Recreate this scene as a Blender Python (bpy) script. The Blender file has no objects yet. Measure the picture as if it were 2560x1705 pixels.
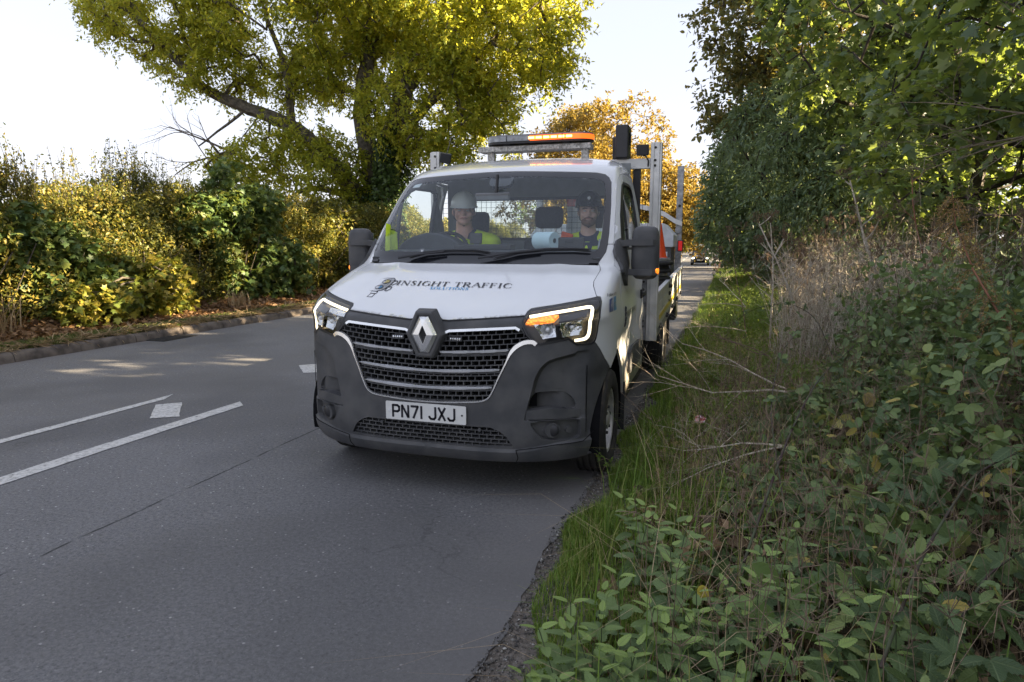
import bpy, bmesh, math, random
import numpy as np
from mathutils import Vector, Matrix
from mathutils.geometry import delaunay_2d_cdt
R_ = math.radians
SC = bpy.context.scene
COL = SC.collection
rng = np.random.default_rng(7)
random.seed(7)

# ---------------------------------------------------------------- camera
cam = bpy.data.cameras.new('camera'); camo = bpy.data.objects.new('camera', cam); COL.objects.link(camo)
_yaw, _pit = R_(17.259), R_(8.389)
_f = Vector((-math.sin(_yaw)*math.cos(_pit), math.cos(_yaw)*math.cos(_pit), -math.sin(_pit)))
_r = Vector((math.cos(_yaw), math.sin(_yaw), 0)); _u = _r.cross(_f)
camo.matrix_world = Matrix(((_r.x, _u.x, -_f.x, 1.626), (_r.y, _u.y, -_f.y, -3.504), (_r.z, _u.z, -_f.z, 1.503), (0, 0, 0, 1)))
cam.sensor_width = 36; cam.lens = 36*1647.65/2560; cam.clip_start = .05; cam.clip_end = 3000
SC.camera = camo
# ---------------------------------------------------------------- sky, sun, exposure
SUN_EL, SUN_AZ = 21.0, 9.0          # azimuth measured from +X towards +Y
w = bpy.data.worlds.new('World'); SC.world = w; w.use_nodes = True
nt = w.node_tree; bg = nt.nodes['Background']
sky = nt.nodes.new('ShaderNodeTexSky'); sky.sky_type = 'NISHITA'; sky.sun_disc = False
sky.sun_elevation = R_(SUN_EL); sky.sun_rotation = R_(90 - SUN_AZ)
sky.air_density = 1.0; sky.dust_density = 1.0; sky.ozone_density = 2.5
hs = nt.nodes.new('ShaderNodeHueSaturation'); hs.inputs['Saturation'].default_value = 1.0; gm_ = nt.nodes.new('ShaderNodeGamma'); gm_.inputs[1].default_value = .22; nt.links.new(sky.outputs[0], gm_.inputs[0]); nt.links.new(gm_.outputs[0], hs.inputs['Color']); wb = nt.nodes.new('ShaderNodeMix'); wb.data_type = 'RGBA'; wb.blend_type = 'MULTIPLY'; wb.inputs[0].default_value = 1; wb.inputs[7].default_value = (.945, .905, .97, 1); nt.links.new(hs.outputs[0], wb.inputs[6]); nt.links.new(wb.outputs[2], bg.inputs[0]); bg.inputs[1].default_value = 0.092
sl = bpy.data.lights.new('sun', 'SUN'); sl.energy = 3.6; sl.angle = R_(.5); sl.color = (1, .80, .52)
so = bpy.data.objects.new('sun', sl); COL.objects.link(so)
sd = Vector((math.cos(R_(SUN_AZ))*math.cos(R_(SUN_EL)), math.sin(R_(SUN_AZ))*math.cos(R_(SUN_EL)), math.sin(R_(SUN_EL))))
so.rotation_euler = sd.to_track_quat('Z', 'Y').to_euler(); so.location = (20, 0, 20)
SC.view_settings.view_transform = 'Standard'; SC.view_settings.look = 'None'; SC.view_settings.gamma = 1
SC.view_settings.exposure = 3.32
SC.cycles.max_bounces = 8; SC.cycles.transparent_max_bounces = 12

# ---------------------------------------------------------------- materials
def nmat(name):
    m = bpy.data.materials.new(name); m.use_nodes = True
    return m, m.node_tree.nodes, m.node_tree.links, m.node_tree.nodes['Principled BSDF']
def pmat(name, c, rough=.5, metal=0, var=.12, scale=12, bump=0, bscale=200, coat=0, spec=.5, c2=None, detail=6, coord='Object'):
    m, n, l, b = nmat(name)
    tc = n.new('ShaderNodeTexCoord'); nz = n.new('ShaderNodeTexNoise'); nz.inputs['Scale'].default_value = scale
    nz.inputs['Detail'].default_value = detail
    l.new(tc.outputs[coord], nz.inputs['Vector'])
    mx = n.new('ShaderNodeMix'); mx.data_type = 'RGBA'
    mx.inputs[6].default_value = (*[v*(1-var) for v in c], 1)
    mx.inputs[7].default_value = (*(c2 or [min(1, v*(1+var)) for v in c]), 1)
    rp = n.new('ShaderNodeMapRange'); rp.inputs[1].default_value = .35; rp.inputs[2].default_value = .65
    l.new(nz.outputs[0], rp.inputs[0]); l.new(rp.outputs[0], mx.inputs[0]); l.new(mx.outputs[2], b.inputs['Base Color'])
    b.inputs['Roughness'].default_value = rough; b.inputs['Metallic'].default_value = metal
    b.inputs['Specular IOR Level'].default_value = spec
    b.inputs['Coat Weight'].default_value = coat; b.inputs['Coat Roughness'].default_value = .05
    if bump:
        n2 = n.new('ShaderNodeTexNoise'); n2.inputs['Scale'].default_value = bscale; n2.inputs['Detail'].default_value = 4
        l.new(tc.outputs[coord], n2.inputs['Vector'])
        bp = n.new('ShaderNodeBump'); bp.inputs['Strength'].default_value = bump; bp.inputs['Distance'].default_value = .01
        l.new(n2.outputs[0], bp.inputs['Height']); l.new(bp.outputs[0], b.inputs['Normal'])
    return m
def emat(name, c, s, base=None, var=0):
    m, n, l, b = nmat(name); b.inputs['Base Color'].default_value = (*(base or c), 1)
    b.inputs['Emission Color'].default_value = (*c, 1); b.inputs['Emission Strength'].default_value = s
    b.inputs['Roughness'].default_value = .25
    if var:
        tc = n.new('ShaderNodeTexCoord'); vo = n.new('ShaderNodeTexVoronoi'); vo.inputs['Scale'].default_value = var; l.new(tc.outputs['Object'], vo.inputs[0])
        mr = n.new('ShaderNodeMapRange'); mr.inputs[1].default_value = .1; mr.inputs[2].default_value = .7; mr.inputs[3].default_value = s*1.7; mr.inputs[4].default_value = s*.35; l.new(vo.outputs['Distance'], mr.inputs[0]); l.new(mr.outputs[0], b.inputs['Emission Strength'])
    return m
def glassmat(name, tint, refl=1.0, ior=1.5, rough=0.0, haze=0.0):
    m, n, l, b = nmat(name); n.remove(b); out = n['Material Output']
    tr = n.new('ShaderNodeBsdfTransparent'); tr.inputs[0].default_value = (*tint, 1)
    gl = n.new('ShaderNodeBsdfGlossy'); gl.inputs['Roughness'].default_value = rough; gl.inputs[0].default_value = (refl, refl, refl, 1)
    fr = n.new('ShaderNodeFresnel'); ge = n.new('ShaderNodeNewGeometry'); io = n.new('ShaderNodeMapRange'); io.inputs[3].default_value = ior; io.inputs[4].default_value = 1/ior; l.new(ge.outputs['Backfacing'], io.inputs[0]); l.new(io.outputs[0], fr.inputs[0])
    mx = n.new('ShaderNodeMixShader'); l.new(fr.outputs[0], mx.inputs[0]); l.new(tr.outputs[0], mx.inputs[1]); l.new(gl.outputs[0], mx.inputs[2])
    df = n.new('ShaderNodeBsdfDiffuse'); df.inputs[0].default_value = (.55, .66, .75, 1); m2 = n.new('ShaderNodeMixShader'); m2.inputs[0].default_value = haze  # bluish diffuse film imitates the veil of sky reflected in the glass
    l.new(mx.outputs[0], m2.inputs[1]); l.new(df.outputs[0], m2.inputs[2]); l.new(m2.outputs[0], out.inputs[0])
    return m
def ramp(n, l, src, stops):
    r = n.new('ShaderNodeValToRGB'); e = r.color_ramp.elements
    while len(e) < len(stops): e.new(.5)
    for k, (p, c) in enumerate(stops): e[k].position = p; e[k].color = (*c, 1)
    l.new(src, r.inputs[0]); return r
def leafmat(name, cols, trans=(.25, .3, .04), tw=.4, rough=.45, patch=.35, pscale=.7, spec=.35, veins=False):
    """cols: colours over the per-leaf random value, patch: large scale noise shifting it"""
    m, n, l, b = nmat(name); out = n['Material Output']
    at = n.new('ShaderNodeAttribute'); at.attribute_name = 'r'
    tc = n.new('ShaderNodeTexCoord'); nz = n.new('ShaderNodeTexNoise'); nz.inputs['Scale'].default_value = pscale; nz.inputs['Detail'].default_value = 3
    l.new(tc.outputs['Object'], nz.inputs['Vector'])
    ma = n.new('ShaderNodeMath'); ma.operation = 'MULTIPLY_ADD'; ma.inputs[1].default_value = patch*2
    l.new(nz.outputs[0], ma.inputs[0])
    mb = n.new('ShaderNodeMath'); mb.operation = 'SUBTRACT'; mb.inputs[1].default_value = patch
    l.new(at.outputs['Fac'], mb.inputs[0]); l.new(mb.outputs[0], ma.inputs[2])
    rp = ramp(n, l, ma.outputs[0], [(k/(len(cols)-1), tuple(v*1.52 for v in c)) for k, c in enumerate(cols)])
    l.new(rp.outputs[0], b.inputs['Base Color']); b.inputs['Roughness'].default_value = rough
    b.inputs['Specular IOR Level'].default_value = spec
    if veins:
        av = n.new('ShaderNodeAttribute'); av.attribute_name = 'v'; sv = n.new('ShaderNodeSeparateXYZ'); l.new(av.outputs['Vector'], sv.inputs[0])
        ax = n.new('ShaderNodeMath'); ax.operation = 'ABSOLUTE'; l.new(sv.outputs[0], ax.inputs[0])
        ph = n.new('ShaderNodeMath'); ph.operation = 'MULTIPLY_ADD'; ph.inputs[1].default_value = -.9; l.new(ax.outputs[0], ph.inputs[0]); l.new(sv.outputs[1], ph.inputs[2])
        fr = n.new('ShaderNodeMath'); fr.operation = 'PINGPONG'; fr.inputs[1].default_value = .07; l.new(ph.outputs[0], fr.inputs[0])
        v1 = n.new('ShaderNodeMapRange'); v1.inputs[1].default_value = .022; v1.inputs[2].default_value = .0; l.new(fr.outputs[0], v1.inputs[0])
        v2 = n.new('ShaderNodeMapRange'); v2.inputs[1].default_value = .035; v2.inputs[2].default_value = .01; l.new(ax.outputs[0], v2.inputs[0])
        vm = n.new('ShaderNodeMath'); vm.operation = 'MAXIMUM'; l.new(v1.outputs[0], vm.inputs[0]); l.new(v2.outputs[0], vm.inputs[1])
        vf = n.new('ShaderNodeMath'); vf.operation = 'MULTIPLY'; vf.inputs[1].default_value = .45; l.new(vm.outputs[0], vf.inputs[0])
        vx = n.new('ShaderNodeMix'); vx.data_type = 'RGBA'; l.new(vf.outputs[0], vx.inputs[0]); l.new(rp.outputs[0], vx.inputs[6]); vx.inputs[7].default_value = (.20, .26, .12, 1); l.new(vx.outputs[2], b.inputs['Base Color'])
        bp = n.new('ShaderNodeBump'); bp.inputs['Distance'].default_value = .003; bp.inputs['Strength'].default_value = .6; bp.invert = True; l.new(vm.outputs[0], bp.inputs['Height']); l.new(bp.outputs[0], b.inputs['Normal'])
    tl = n.new('ShaderNodeBsdfTranslucent')
    mc = n.new('ShaderNodeMix'); mc.data_type = 'RGBA'; mc.blend_type = 'MIX'; mc.inputs[0].default_value = .6
    l.new(rp.outputs[0], mc.inputs[6]); mc.inputs[7].default_value = (*trans, 1); l.new(mc.outputs[2], tl.inputs[0])
    mx = n.new('ShaderNodeMixShader'); mx.inputs[0].default_value = tw
    l.new(b.outputs[0], mx.inputs[1]); l.new(tl.outputs[0], mx.inputs[2]); l.new(mx.outputs[0], out.inputs[0])
    return m

# ---------------------------------------------------------------- object helpers
ORIG = {}
def tag(o, label=None, cat=None, group=None, kind=None):
    if label: o['label'] = label
    if cat: o['category'] = cat
    if group: o['group'] = group
    if kind: o['kind'] = kind
    return o
def thing(name, loc, label, cat, group=None):
    o = bpy.data.objects.new(name, None); COL.objects.link(o); o.location = loc; o.empty_display_size = .2
    ORIG[o.name] = np.array(loc, float); return tag(o, label, cat, group)
def origin_of(o):
    while o.parent: o = o.parent
    return ORIG.get(o.name, np.array(o.location[:]))
def mesh_obj(name, V, F, m, parent=None, smooth=None, loc=None, attr=None, bevel=0, label=None):
    """V world coordinates (n,3); F list of tuples or int array (m,k)"""
    V = np.asarray(V, float)
    o0 = origin_of(parent) if parent is not None else (np.array(loc, float) if loc is not None else np.zeros(3))
    me = bpy.data.meshes.new(name)
    if isinstance(F, np.ndarray):
        k = F.shape[1]; me.vertices.add(len(V)); me.vertices.foreach_set('co', (V-o0).astype(np.float32).ravel())
        me.loops.add(F.size); me.loops.foreach_set('vertex_index', F.astype(np.int32).ravel())
        me.polygons.add(len(F)); me.polygons.foreach_set('loop_start', np.arange(0, F.size, k, dtype=np.int32))
        me.update(calc_edges=True)
    else:
        me.from_pydata([tuple(v) for v in (V-o0)], [], [tuple(int(i) for i in f) for f in F]); me.update()
    if attr is not None:
        a = me.attributes.new('r', 'FLOAT', 'POINT'); a.data.foreach_set('value', np.asarray(attr, np.float32))
    if m is not None: me.materials.append(m)
    if smooth is not None:
        me.polygons.foreach_set('use_smooth', np.ones(len(me.polygons), bool))
        if smooth < 179: me.set_sharp_from_angle(angle=R_(smooth))
    o = bpy.data.objects.new(name, me); COL.objects.link(o)
    if parent is not None: o.parent = parent
    else: o.location = o0
    if bevel:
        b = o.modifiers.new('bevel', 'BEVEL'); b.width = bevel; b.segments = 2; b.limit_method = 'ANGLE'; b.angle_limit = R_(40)
    if label: o['label'] = label
    return o
def rotm(rx=0, ry=0, rz=0):
    return np.array((Matrix.Rotation(rz, 3, 'Z') @ Matrix.Rotation(ry, 3, 'Y') @ Matrix.Rotation(rx, 3, 'X')))
class MB:
    def __init__(s): s.V = []; s.F = []
    def add(s, V, F):
        b = len(s.V); s.V += [tuple(map(float, v)) for v in V]; s.F += [tuple(int(i)+b for i in f) for f in F]; return s
    def box(s, c, d, rot=None):
        c = np.array(c, float); h = np.array(d, float)/2
        P = np.array([[x, y, z] for x in (-1, 1) for y in (-1, 1) for z in (-1, 1)])*h
        if rot is not None: P = P @ np.asarray(rot).T
        return s.add(P+c, [(0, 1, 3, 2), (4, 6, 7, 5), (0, 4, 5, 1), (2, 3, 7, 6), (0, 2, 6, 4), (1, 5, 7, 3)])
    def box2(s, a, b):
        a = np.array(a, float); b = np.array(b, float); return s.box((a+b)/2, np.abs(b-a))
    def tube(s, pts, r, n=8, cap=True, flat=None):
        pts = np.array(pts, float); k = len(pts); r = np.broadcast_to(np.asarray(r, float), (k,))
        t = np.gradient(pts, axis=0); t /= np.linalg.norm(t, axis=1, keepdims=True)+1e-12
        up = np.array([0, 0, 1.]) if abs(t[0][2]) < .9 else np.array([1., 0, 0])
        V = []
        for i in range(k):
            a = np.cross(t[i], up); a /= np.linalg.norm(a); b = np.cross(a, t[i]); up = b
            for j in range(n):
                th = 2*math.pi*j/n; V.append(pts[i]+r[i]*(math.cos(th)*a+math.sin(th)*b*(flat or 1)))
        F = [(i*n+j, i*n+(j+1) % n, (i+1)*n+(j+1) % n, (i+1)*n+j) for i in range(k-1) for j in range(n)]
        if cap: F += [tuple(range(n-1, -1, -1)), tuple(range((k-1)*n, k*n))]
        return s.add(V, F)
    def cyl(s, p0, p1, r0, r1=None, n=24, cap=True): return s.tube([p0, p1], [r0, r0 if r1 is None else r1], n, cap)
    def lathe(s, prof, c, axis='x', n=40, close=False):
        """prof: (radius, offset along axis)"""
        V = []; 
        for (r, a) in prof:
            for j in range(n):
                th = 2*math.pi*j/n; p, q = r*math.cos(th), r*math.sin(th)
                V.append({'x': (a, p, q), 'y': (p, a, q), 'z': (p, q, a)}[axis])
        V = np.array(V)+np.array(c); k = len(prof)
        F = [(i*n+j, i*n+(j+1) % n, (i+1)*n+(j+1) % n, (i+1)*n+j) for i in range(k-1) for j in range(n)]
        if close: F += [tuple(range(n)), tuple(range((k-1)*n, k*n))]
        return s.add(V, F)
    def prism(s, poly, a, b, axis='y'):
        """poly 2D extruded from a to b along axis; 2D = the other two axes in order"""
        n = len(poly); V = []
        for t in (a, b):
            for p, q in poly: V.append({'x': (t, p, q), 'y': (p, t, q), 'z': (p, q, t)}[axis])
        F = [tuple(range(n)), tuple(range(2*n-1, n-1, -1))]+[(i, i+n, (i+1) % n+n, (i+1) % n) for i in range(n)]
        return s.add(V, F)
    def ell(s, c, r, n=20, m=12, rot=None):
        V = [];
        for i in range(m+1):
            ph = math.pi*i/m
            for j in range(n):
                th = 2*math.pi*j/n; V.append((r[0]*math.sin(ph)*math.cos(th), r[1]*math.sin(ph)*math.sin(th), r[2]*math.cos(ph)))
        V = np.array(V)
        if rot is not None: V = V @ np.asarray(rot).T
        F = [(i*n+j, (i+1)*n+j, (i+1)*n+(j+1) % n, i*n+(j+1) % n) for i in range(m) for j in range(n)]
        return s.add(V+np.array(c), F)
    def mirror(s):
        V = [(-x, y, z) for x, y, z in s.V]; return MB().add(V, [tuple(reversed(f)) for f in s.F])
    def build(s, name, m, parent=None, **k): return mesh_obj(name, s.V, s.F, m, parent, **k)
def rrect(w, h, r, n=5):
    out = []
    for cx, cy, a0 in ((w/2-r, h/2-r, 0), (-w/2+r, h/2-r, 90), (-w/2+r, -h/2+r, 180), (w/2-r, -h/2+r, 270)):
        for k in range(n+1): a = R_(a0+90*k/n); out.append((cx+r*math.cos(a), cy+r*math.sin(a)))
    return out
# ---------------------------------------------------------------- cab surface: plan outlines over height, (u along the outline, z)
def pchip(xs,ys):
    xs=np.array(xs,float);ys=np.array(ys,float);h=np.diff(xs);d=np.diff(ys)/h;m=np.zeros(len(xs))
    for i in range(1,len(xs)-1):
        if d[i-1]*d[i]>0:
            a=2*h[i]+h[i-1];b=h[i]+2*h[i-1];m[i]=(a+b)/(a/d[i-1]+b/d[i])
    m[0]=d[0];m[-1]=d[-1]
    def f(x):
        x=np.clip(np.asarray(x,float),xs[0],xs[-1]);i=np.clip(np.searchsorted(xs,x)-1,0,len(xs)-2)
        t=(x-xs[i])/h[i];return ys[i]*(1+2*t)*(1-t)**2+h[i]*m[i]*t*(1-t)**2+ys[i+1]*t*t*(3-2*t)+h[i]*m[i+1]*t*t*(t-1)
    return f
PZ=[.20,.25,.32,.45,.60,.80,.95,1.02,1.06,1.10,1.16,1.23,1.30,1.366,1.45,1.70,2.00,2.055,2.10,2.14,2.175,2.205,2.235]
PY=[.10,.045,.015,0,0,.01,.03,.045,.065,.14,.30,.49,.68,.86,.94,1.165,1.45,1.515,1.60,1.73,1.87,2.02,2.20]
PW=[.96,1.01,1.03,1.035,1.035,1.03,1.02,1.016,1.014,1.012,1.01,1.005,1.00,.995,.985,.955,.892,.875,.86,.835,.80,.75,.67]
PD=[.70,.72,.74,.75,.75,.74,.72,.70,.66,.61,.54,.50,.48,.47,.46,.42,.36,.36,.38,.40,.42,.44,.46]
PP=[3.0,3.0,3.0,3.0,3.0,3.1,3.3,3.5,3.8,4.2,5.2,5.6,5.2,4.3,4.1,3.9,3.6,3.4,3.2,3.0,2.9,2.8,2.8]
fy,fw,fd,fp=pchip(PZ,PY),pchip(PZ,PW),pchip(PZ,PD),pchip(PZ,PP)
ZG=np.arange(.20,2.2351,.005);UG=np.arange(0,3.6,.01)
TX=np.zeros((len(ZG),len(UG)));TY=TX.copy()
th=np.concatenate([[0],np.linspace(0,1,400)[1:]**1.5])*math.pi/2
for i,z in enumerate(ZG):
    w,D,p,y0=fw(z),fd(z),fp(z),fy(z)
    t=np.linspace(0,math.pi/2,500); x=w*np.sin(t)**(2/p); y=y0+D*(1-np.maximum(np.cos(t),0)**(2/p))
    x[0]=0;L=np.concatenate([[0],np.cumsum(np.hypot(np.diff(x),np.diff(y)))])
    TX[i]=np.where(UG<=L[-1],np.interp(UG,L,x),w); TY[i]=np.where(UG<=L[-1],np.interp(UG,L,y),y0+D+UG-L[-1])
def Wp(u,z):
    u=np.asarray(u,float);z=np.asarray(z,float);s=np.sign(u)+(u==0);a=np.abs(u)
    fi=np.clip((z-.20)/.005,0,len(ZG)-1.001);fj=np.clip(a/.01,0,len(UG)-1.001)
    i=fi.astype(int);j=fj.astype(int);p=fi-i;q=fj-j
    def I(T):return (T[i,j]*(1-p)*(1-q)+T[i+1,j]*p*(1-q)+T[i,j+1]*(1-p)*q+T[i+1,j+1]*p*q)
    X,Y=I(TX),I(TY);k=np.clip((Y-.62)/.4,0,1);q2=np.clip((1.0-z)/.2,0,1);X=X-.032*k*k*(3-2*k)*q2*q2*(3-2*q2)
    return np.stack([s*X,Y,z],-1)
def Wn(u,z):
    e=.012;a=Wp(np.asarray(u)+e,z)-Wp(np.asarray(u)-e,z);b=Wp(u,np.asarray(z)+e)-Wp(u,np.asarray(z)-e)
    n=np.cross(a,b);return n/np.linalg.norm(n,axis=-1,keepdims=True)
def u_of_x(x,z):   # front
    u=np.linspace(0,2.2,2201);P=Wp(u,np.full_like(u,z));k=P[:,0]>=abs(x)
    i=int(np.argmax(k)) if k.any() else 2200
    return float(np.sign(x)*u[i])
def u_of_y(y,z):
    u=np.linspace(0,3.5,3501);P=Wp(u,np.full_like(u,z));return float(np.interp(y,P[:,1],u))
YR = 2.46
_Lrow = {}
def u_rear(z, y=YR): return u_of_y(y, z)
def pip(P, poly):
    P = np.asarray(P, float); x, y = P[:, 0], P[:, 1]; ins = np.zeros(len(P), bool); n = len(poly)
    for i in range(n):
        x1, y1 = poly[i]; x2, y2 = poly[(i+1) % n]
        c = ((y1 > y) != (y2 > y)); 
        if y1 != y2: ins ^= c & (x < (x2-x1)*(y-y1)/(y2-y1)+x1)
    return ins
def dist_poly(P, poly, closed=True):
    P = np.asarray(P, float); d = np.full(len(P), 9.); n = len(poly)
    for i in range(n if closed else n-1):
        a = np.array(poly[i]); b = np.array(poly[(i+1) % n]); ab = b-a
        t = np.clip(((P-a) @ ab)/max(ab @ ab, 1e-12), 0, 1); d = np.minimum(d, np.linalg.norm(P-(a+t[:, None]*ab), axis=1))
    return d
def densify(poly, h=.02, closed=True):
    out = []; n = len(poly)
    for i in range(n if closed else n-1):
        a = np.array(poly[i], float); b = np.array(poly[(i+1) % n], float); k = max(1, int(math.ceil(np.linalg.norm(b-a)/h)))
        for j in range(k): out.append(tuple(a+(b-a)*j/k))
    if not closed: out.append(tuple(poly[-1]))
    return out
def roundp(poly, it=2, closed=True):
    """Chaikin corner cutting"""
    for _ in range(it):
        o = []; n = len(poly)
        for i in range(n if closed else n-1):
            a = np.array(poly[i]); b = np.array(poly[(i+1) % n]); o += [tuple(a*.8+b*.2), tuple(a*.2+b*.8)]
        if not closed: o = [tuple(poly[0])]+o+[tuple(poly[-1])]
        poly = o
    return poly
def mirp(poly): return [(-u, z) for u, z in poly][::-1]
_zr = [.2]
while _zr[-1] < 2.235:
    z_ = _zr[-1]; sl_ = abs(float(fy(z_+.005)-fy(z_))/.005); _zr.append(z_+(.028 if not .98 < z_ < 1.13 else .012)/math.sqrt(1+sl_*sl_))
ZR = np.array(_zr)
def offfn(off): return off if callable(off) else (lambda U: np.full(len(U), off))
def patch(outer, holes=(), du=.03, off=0., rim=.015, hrim=None, zr=None, shrink=0, h=.018, lines=()):
    outer = densify(outer, h); holes = [densify(q, h) for q in holes]
    us = np.array([p[0] for p in outer]); zs = np.array([p[1] for p in outer])
    zr = ZR if zr is None else zr
    zr = zr[(zr > zs.min()) & (zr < zs.max())]
    G = np.array([(u, z) for z in zr for u in np.arange(us.min()+du*.5, us.max(), du)])
    if len(G):
        k = pip(G, outer)
        for q in holes: k &= ~pip(G, q)
        G = G[k]
        if len(G):
            d = dist_poly(G, outer)
            for q in holes: d = np.minimum(d, dist_poly(G, q))
            G = G[d > min(.009, du*.35)]
    pts = list(outer); ed = []; loops = []
    b = 0
    for q in [outer]+holes:
        if q is not outer: b = len(pts); pts += q
        n = len(q); ed += [(b+i, b+(i+1) % n) for i in range(n)]
    for ln in lines:
        q = densify(ln, h, False); b = len(pts); pts += q; ed += [(b+i, b+i+1) for i in range(len(q)-1)]
        if len(G): G = G[dist_poly(G, q, False) > .006]
    pts = [Vector(p) for p in pts]+[Vector(p) for p in G]
    vo, eo, fo, ov, oe, of = delaunay_2d_cdt(pts, ed, [], 0, 1e-6)
    V2 = np.array([tuple(v) for v in vo]); F = np.array([tuple(f) for f in fo])
    cen = V2[F].mean(1); k = pip(cen, outer)
    for q in holes: k &= ~pip(cen, q)
    F = F[k]
    P = Wp(V2[:, 0], V2[:, 1]); N = Wn(V2[:, 0], V2[:, 1]); o = offfn(off)(V2)
    P3 = P+N*o[:, None]
    # orient outwards
    a = P3[F]; fn = np.cross(a[:, 1]-a[:, 0], a[:, 2]-a[:, 0]); s = (fn*N[F[:, 0]]).sum(1)
    F[s < 0] = F[s < 0][:, ::-1]
    V = list(P3); FF = [tuple(f) for f in F]
    if rim:
        from collections import Counter
        ec = Counter()
        for f in FF:
            for i in range(3): ec[(f[i], f[(i+1) % 3])] += 1
        idx = {}
        for (i, j) in list(ec):
            if (j, i) not in ec:
                for q in (i, j):
                    if q not in idx: idx[q] = len(V); V.append(P3[q]-N[q]*rim)
                FF.append((j, i, idx[i], idx[j]))
    return np.array(V), FF
def surf_tube(poly, r, off=0., n=8, closed=False, h=.02):
    q = densify(poly, h, closed)
    if closed: q.append(q[0])
    q = np.array(q); P = Wp(q[:, 0], q[:, 1])+Wn(q[:, 0], q[:, 1])*off
    return MB().tube(P, r, n)
def ribbon(poly, wd, off=.002, thick=.006, h=.02, closed=False):
    """flat band following a (u,z) polyline on the surface, width in metres across"""
    q = np.array(densify(poly, h, closed)); P = Wp(q[:, 0], q[:, 1]); N = Wn(q[:, 0], q[:, 1])
    T = np.gradient(P, axis=0); T /= np.linalg.norm(T, axis=1, keepdims=True); B = np.cross(N, T)
    wd = np.broadcast_to(np.asarray(wd, float), (len(q),))[:, None]/2
    A = [P+B*wd+N*(off-thick), P+B*wd*.75+N*off, P-B*wd*.75+N*off, P-B*wd+N*(off-thick)]
    n = len(q); V = np.concatenate(A); F = [(k*n+i, k*n+i+1, (k+1)*n+i+1, (k+1)*n+i) for k in range(3) for i in range(n-1)]
    F += [(0, n, 2*n, 3*n), (n-1, 4*n-1, 3*n-1, 2*n-1)]
    return MB().add(V, [f[::-1] for f in F])
def decal(polys, off=.0018):
    """polys in (u,z); n-gons triangulated by cdt and laid on the surface"""
    m = MB()
    for q in polys:
        V, F = patch(q, rim=0, off=off, du=.2, h=.02); m.add(V, F)
    return m
# ---------------------------------------------------------------- truck
M = {}
M['white'] = pmat('white_paint', (.69, .70, .71), .25, var=.03, scale=3, coat=.7)
# road dirt low on the doors and wings
def dirty_paint():
    m, n, l, b = nmat('white_paint_dirty')
    g = n.new('ShaderNodeNewGeometry'); sx = n.new('ShaderNodeSeparateXYZ'); l.new(g.outputs['Position'], sx.inputs[0])
    mr = n.new('ShaderNodeMapRange'); mr.inputs[1].default_value = .85; mr.inputs[2].default_value = .38; l.new(sx.outputs['Z'], mr.inputs[0])
    nz = n.new('ShaderNodeTexNoise'); nz.inputs['Scale'].default_value = 9; nz.inputs['Detail'].default_value = 9; l.new(g.outputs['Position'], nz.inputs[0])
    mu = n.new('ShaderNodeMath'); mu.operation = 'MULTIPLY'; l.new(mr.outputs[0], mu.inputs[0]); l.new(nz.outputs[0], mu.inputs[1])
    rp = ramp(n, l, mu.outputs[0], [(.0, (.69, .70, .71)), (.22, (.62, .615, .60)), (.38, (.42, .38, .33)), (.6, (.25, .21, .17))])
    l.new(rp.outputs[0], b.inputs['Base Color']); b.inputs['Roughness'].default_value = .3; b.inputs['Coat Weight'].default_value = .5
    return m
M['whited'] = dirty_paint()
M['plastic'] = pmat('grey_plastic', (.088, .09, .097), .55, var=.28, scale=7, bump=.35, bscale=420, spec=.4, c2=(.105, .104, .106), detail=12)
M['black'] = pmat('black_plastic', (.022, .022, .025), .45, var=.2, bump=.1, bscale=400)
M['dark'] = pmat('dark_void', (.006, .006, .007), .8, spec=.1)
M['seal'] = pmat('rubber_seal', (.012, .012, .013), .6)
M['frit'] = pmat('black_glass', (.010, .011, .014), .12, coat=.3)
M['glass'] = glassmat('windscreen_glass', (.92, .96, .965), 1.0, 1.42, haze=.045)  # sky-reflection veil mixed into the glass colour
M['sglass'] = glassmat('side_glass', (.86, .90, .89), 1.0, 1.28)
M['clear'] = glassmat('lamp_cover', (.95, .96, .96), .9, 1.45)
M['chrome'] = pmat('chrome', (.80, .80, .80), .22, .8, var=.05, bump=.05, bscale=30)
M['silver'] = pmat('satin_silver', (.80, .81, .84), .30, .15, var=.04)
M['reflector'] = pmat('lamp_reflector', (.72, .73, .75), .08, 1, var=.1, bump=.9, bscale=45)
M['alu'] = pmat('aluminium', (.60, .60, .585), .40, .45, var=.15, scale=7, bump=.12, bscale=60, c2=(.70, .69, .67))
M['aludirty'] = pmat('speckled_aluminium', (.48, .46, .42), .6, .25, var=.55, scale=60, c2=(.62, .6, .56), bump=.3, bscale=90)
M['steel'] = pmat('galvanised_steel', (.33, .33, .34), .5, .7, var=.3, scale=20)
M['tyre'] = pmat('tyre_rubber', (.022, .021, .021), .8, var=.4, scale=8, bump=.3, bscale=120, c2=(.045, .04, .035))
M['rim'] = pmat('steel_rim', (.42, .41, .40), .5, .4, var=.25, scale=14, c2=(.5, .48, .44), bump=.1)
M['chassis'] = pmat('chassis_paint', (.02, .019, .018), .75, var=.4, bump=.3, bscale=60)
M['drl'] = emat('daytime_lamp', (1, .86, .58), .30)
M['amberlit'] = emat('amber_indicator', (1, .25, .02), .20, (.7, .25, .03), 70)
M['dash'] = pmat('dashboard', (.05, .054, .06), .6, var=.1, bump=.3, bscale=300)
M['headliner'] = pmat('headliner', (.22, .225, .23), .9, var=.06)
M['trimgrey'] = pmat('door_trim', (.22, .235, .235), .8, var=.1)
M['seat'] = pmat('seat_fabric', (.022, .023, .027), .9, var=.25, scale=60, bump=.3, bscale=300)
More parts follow.
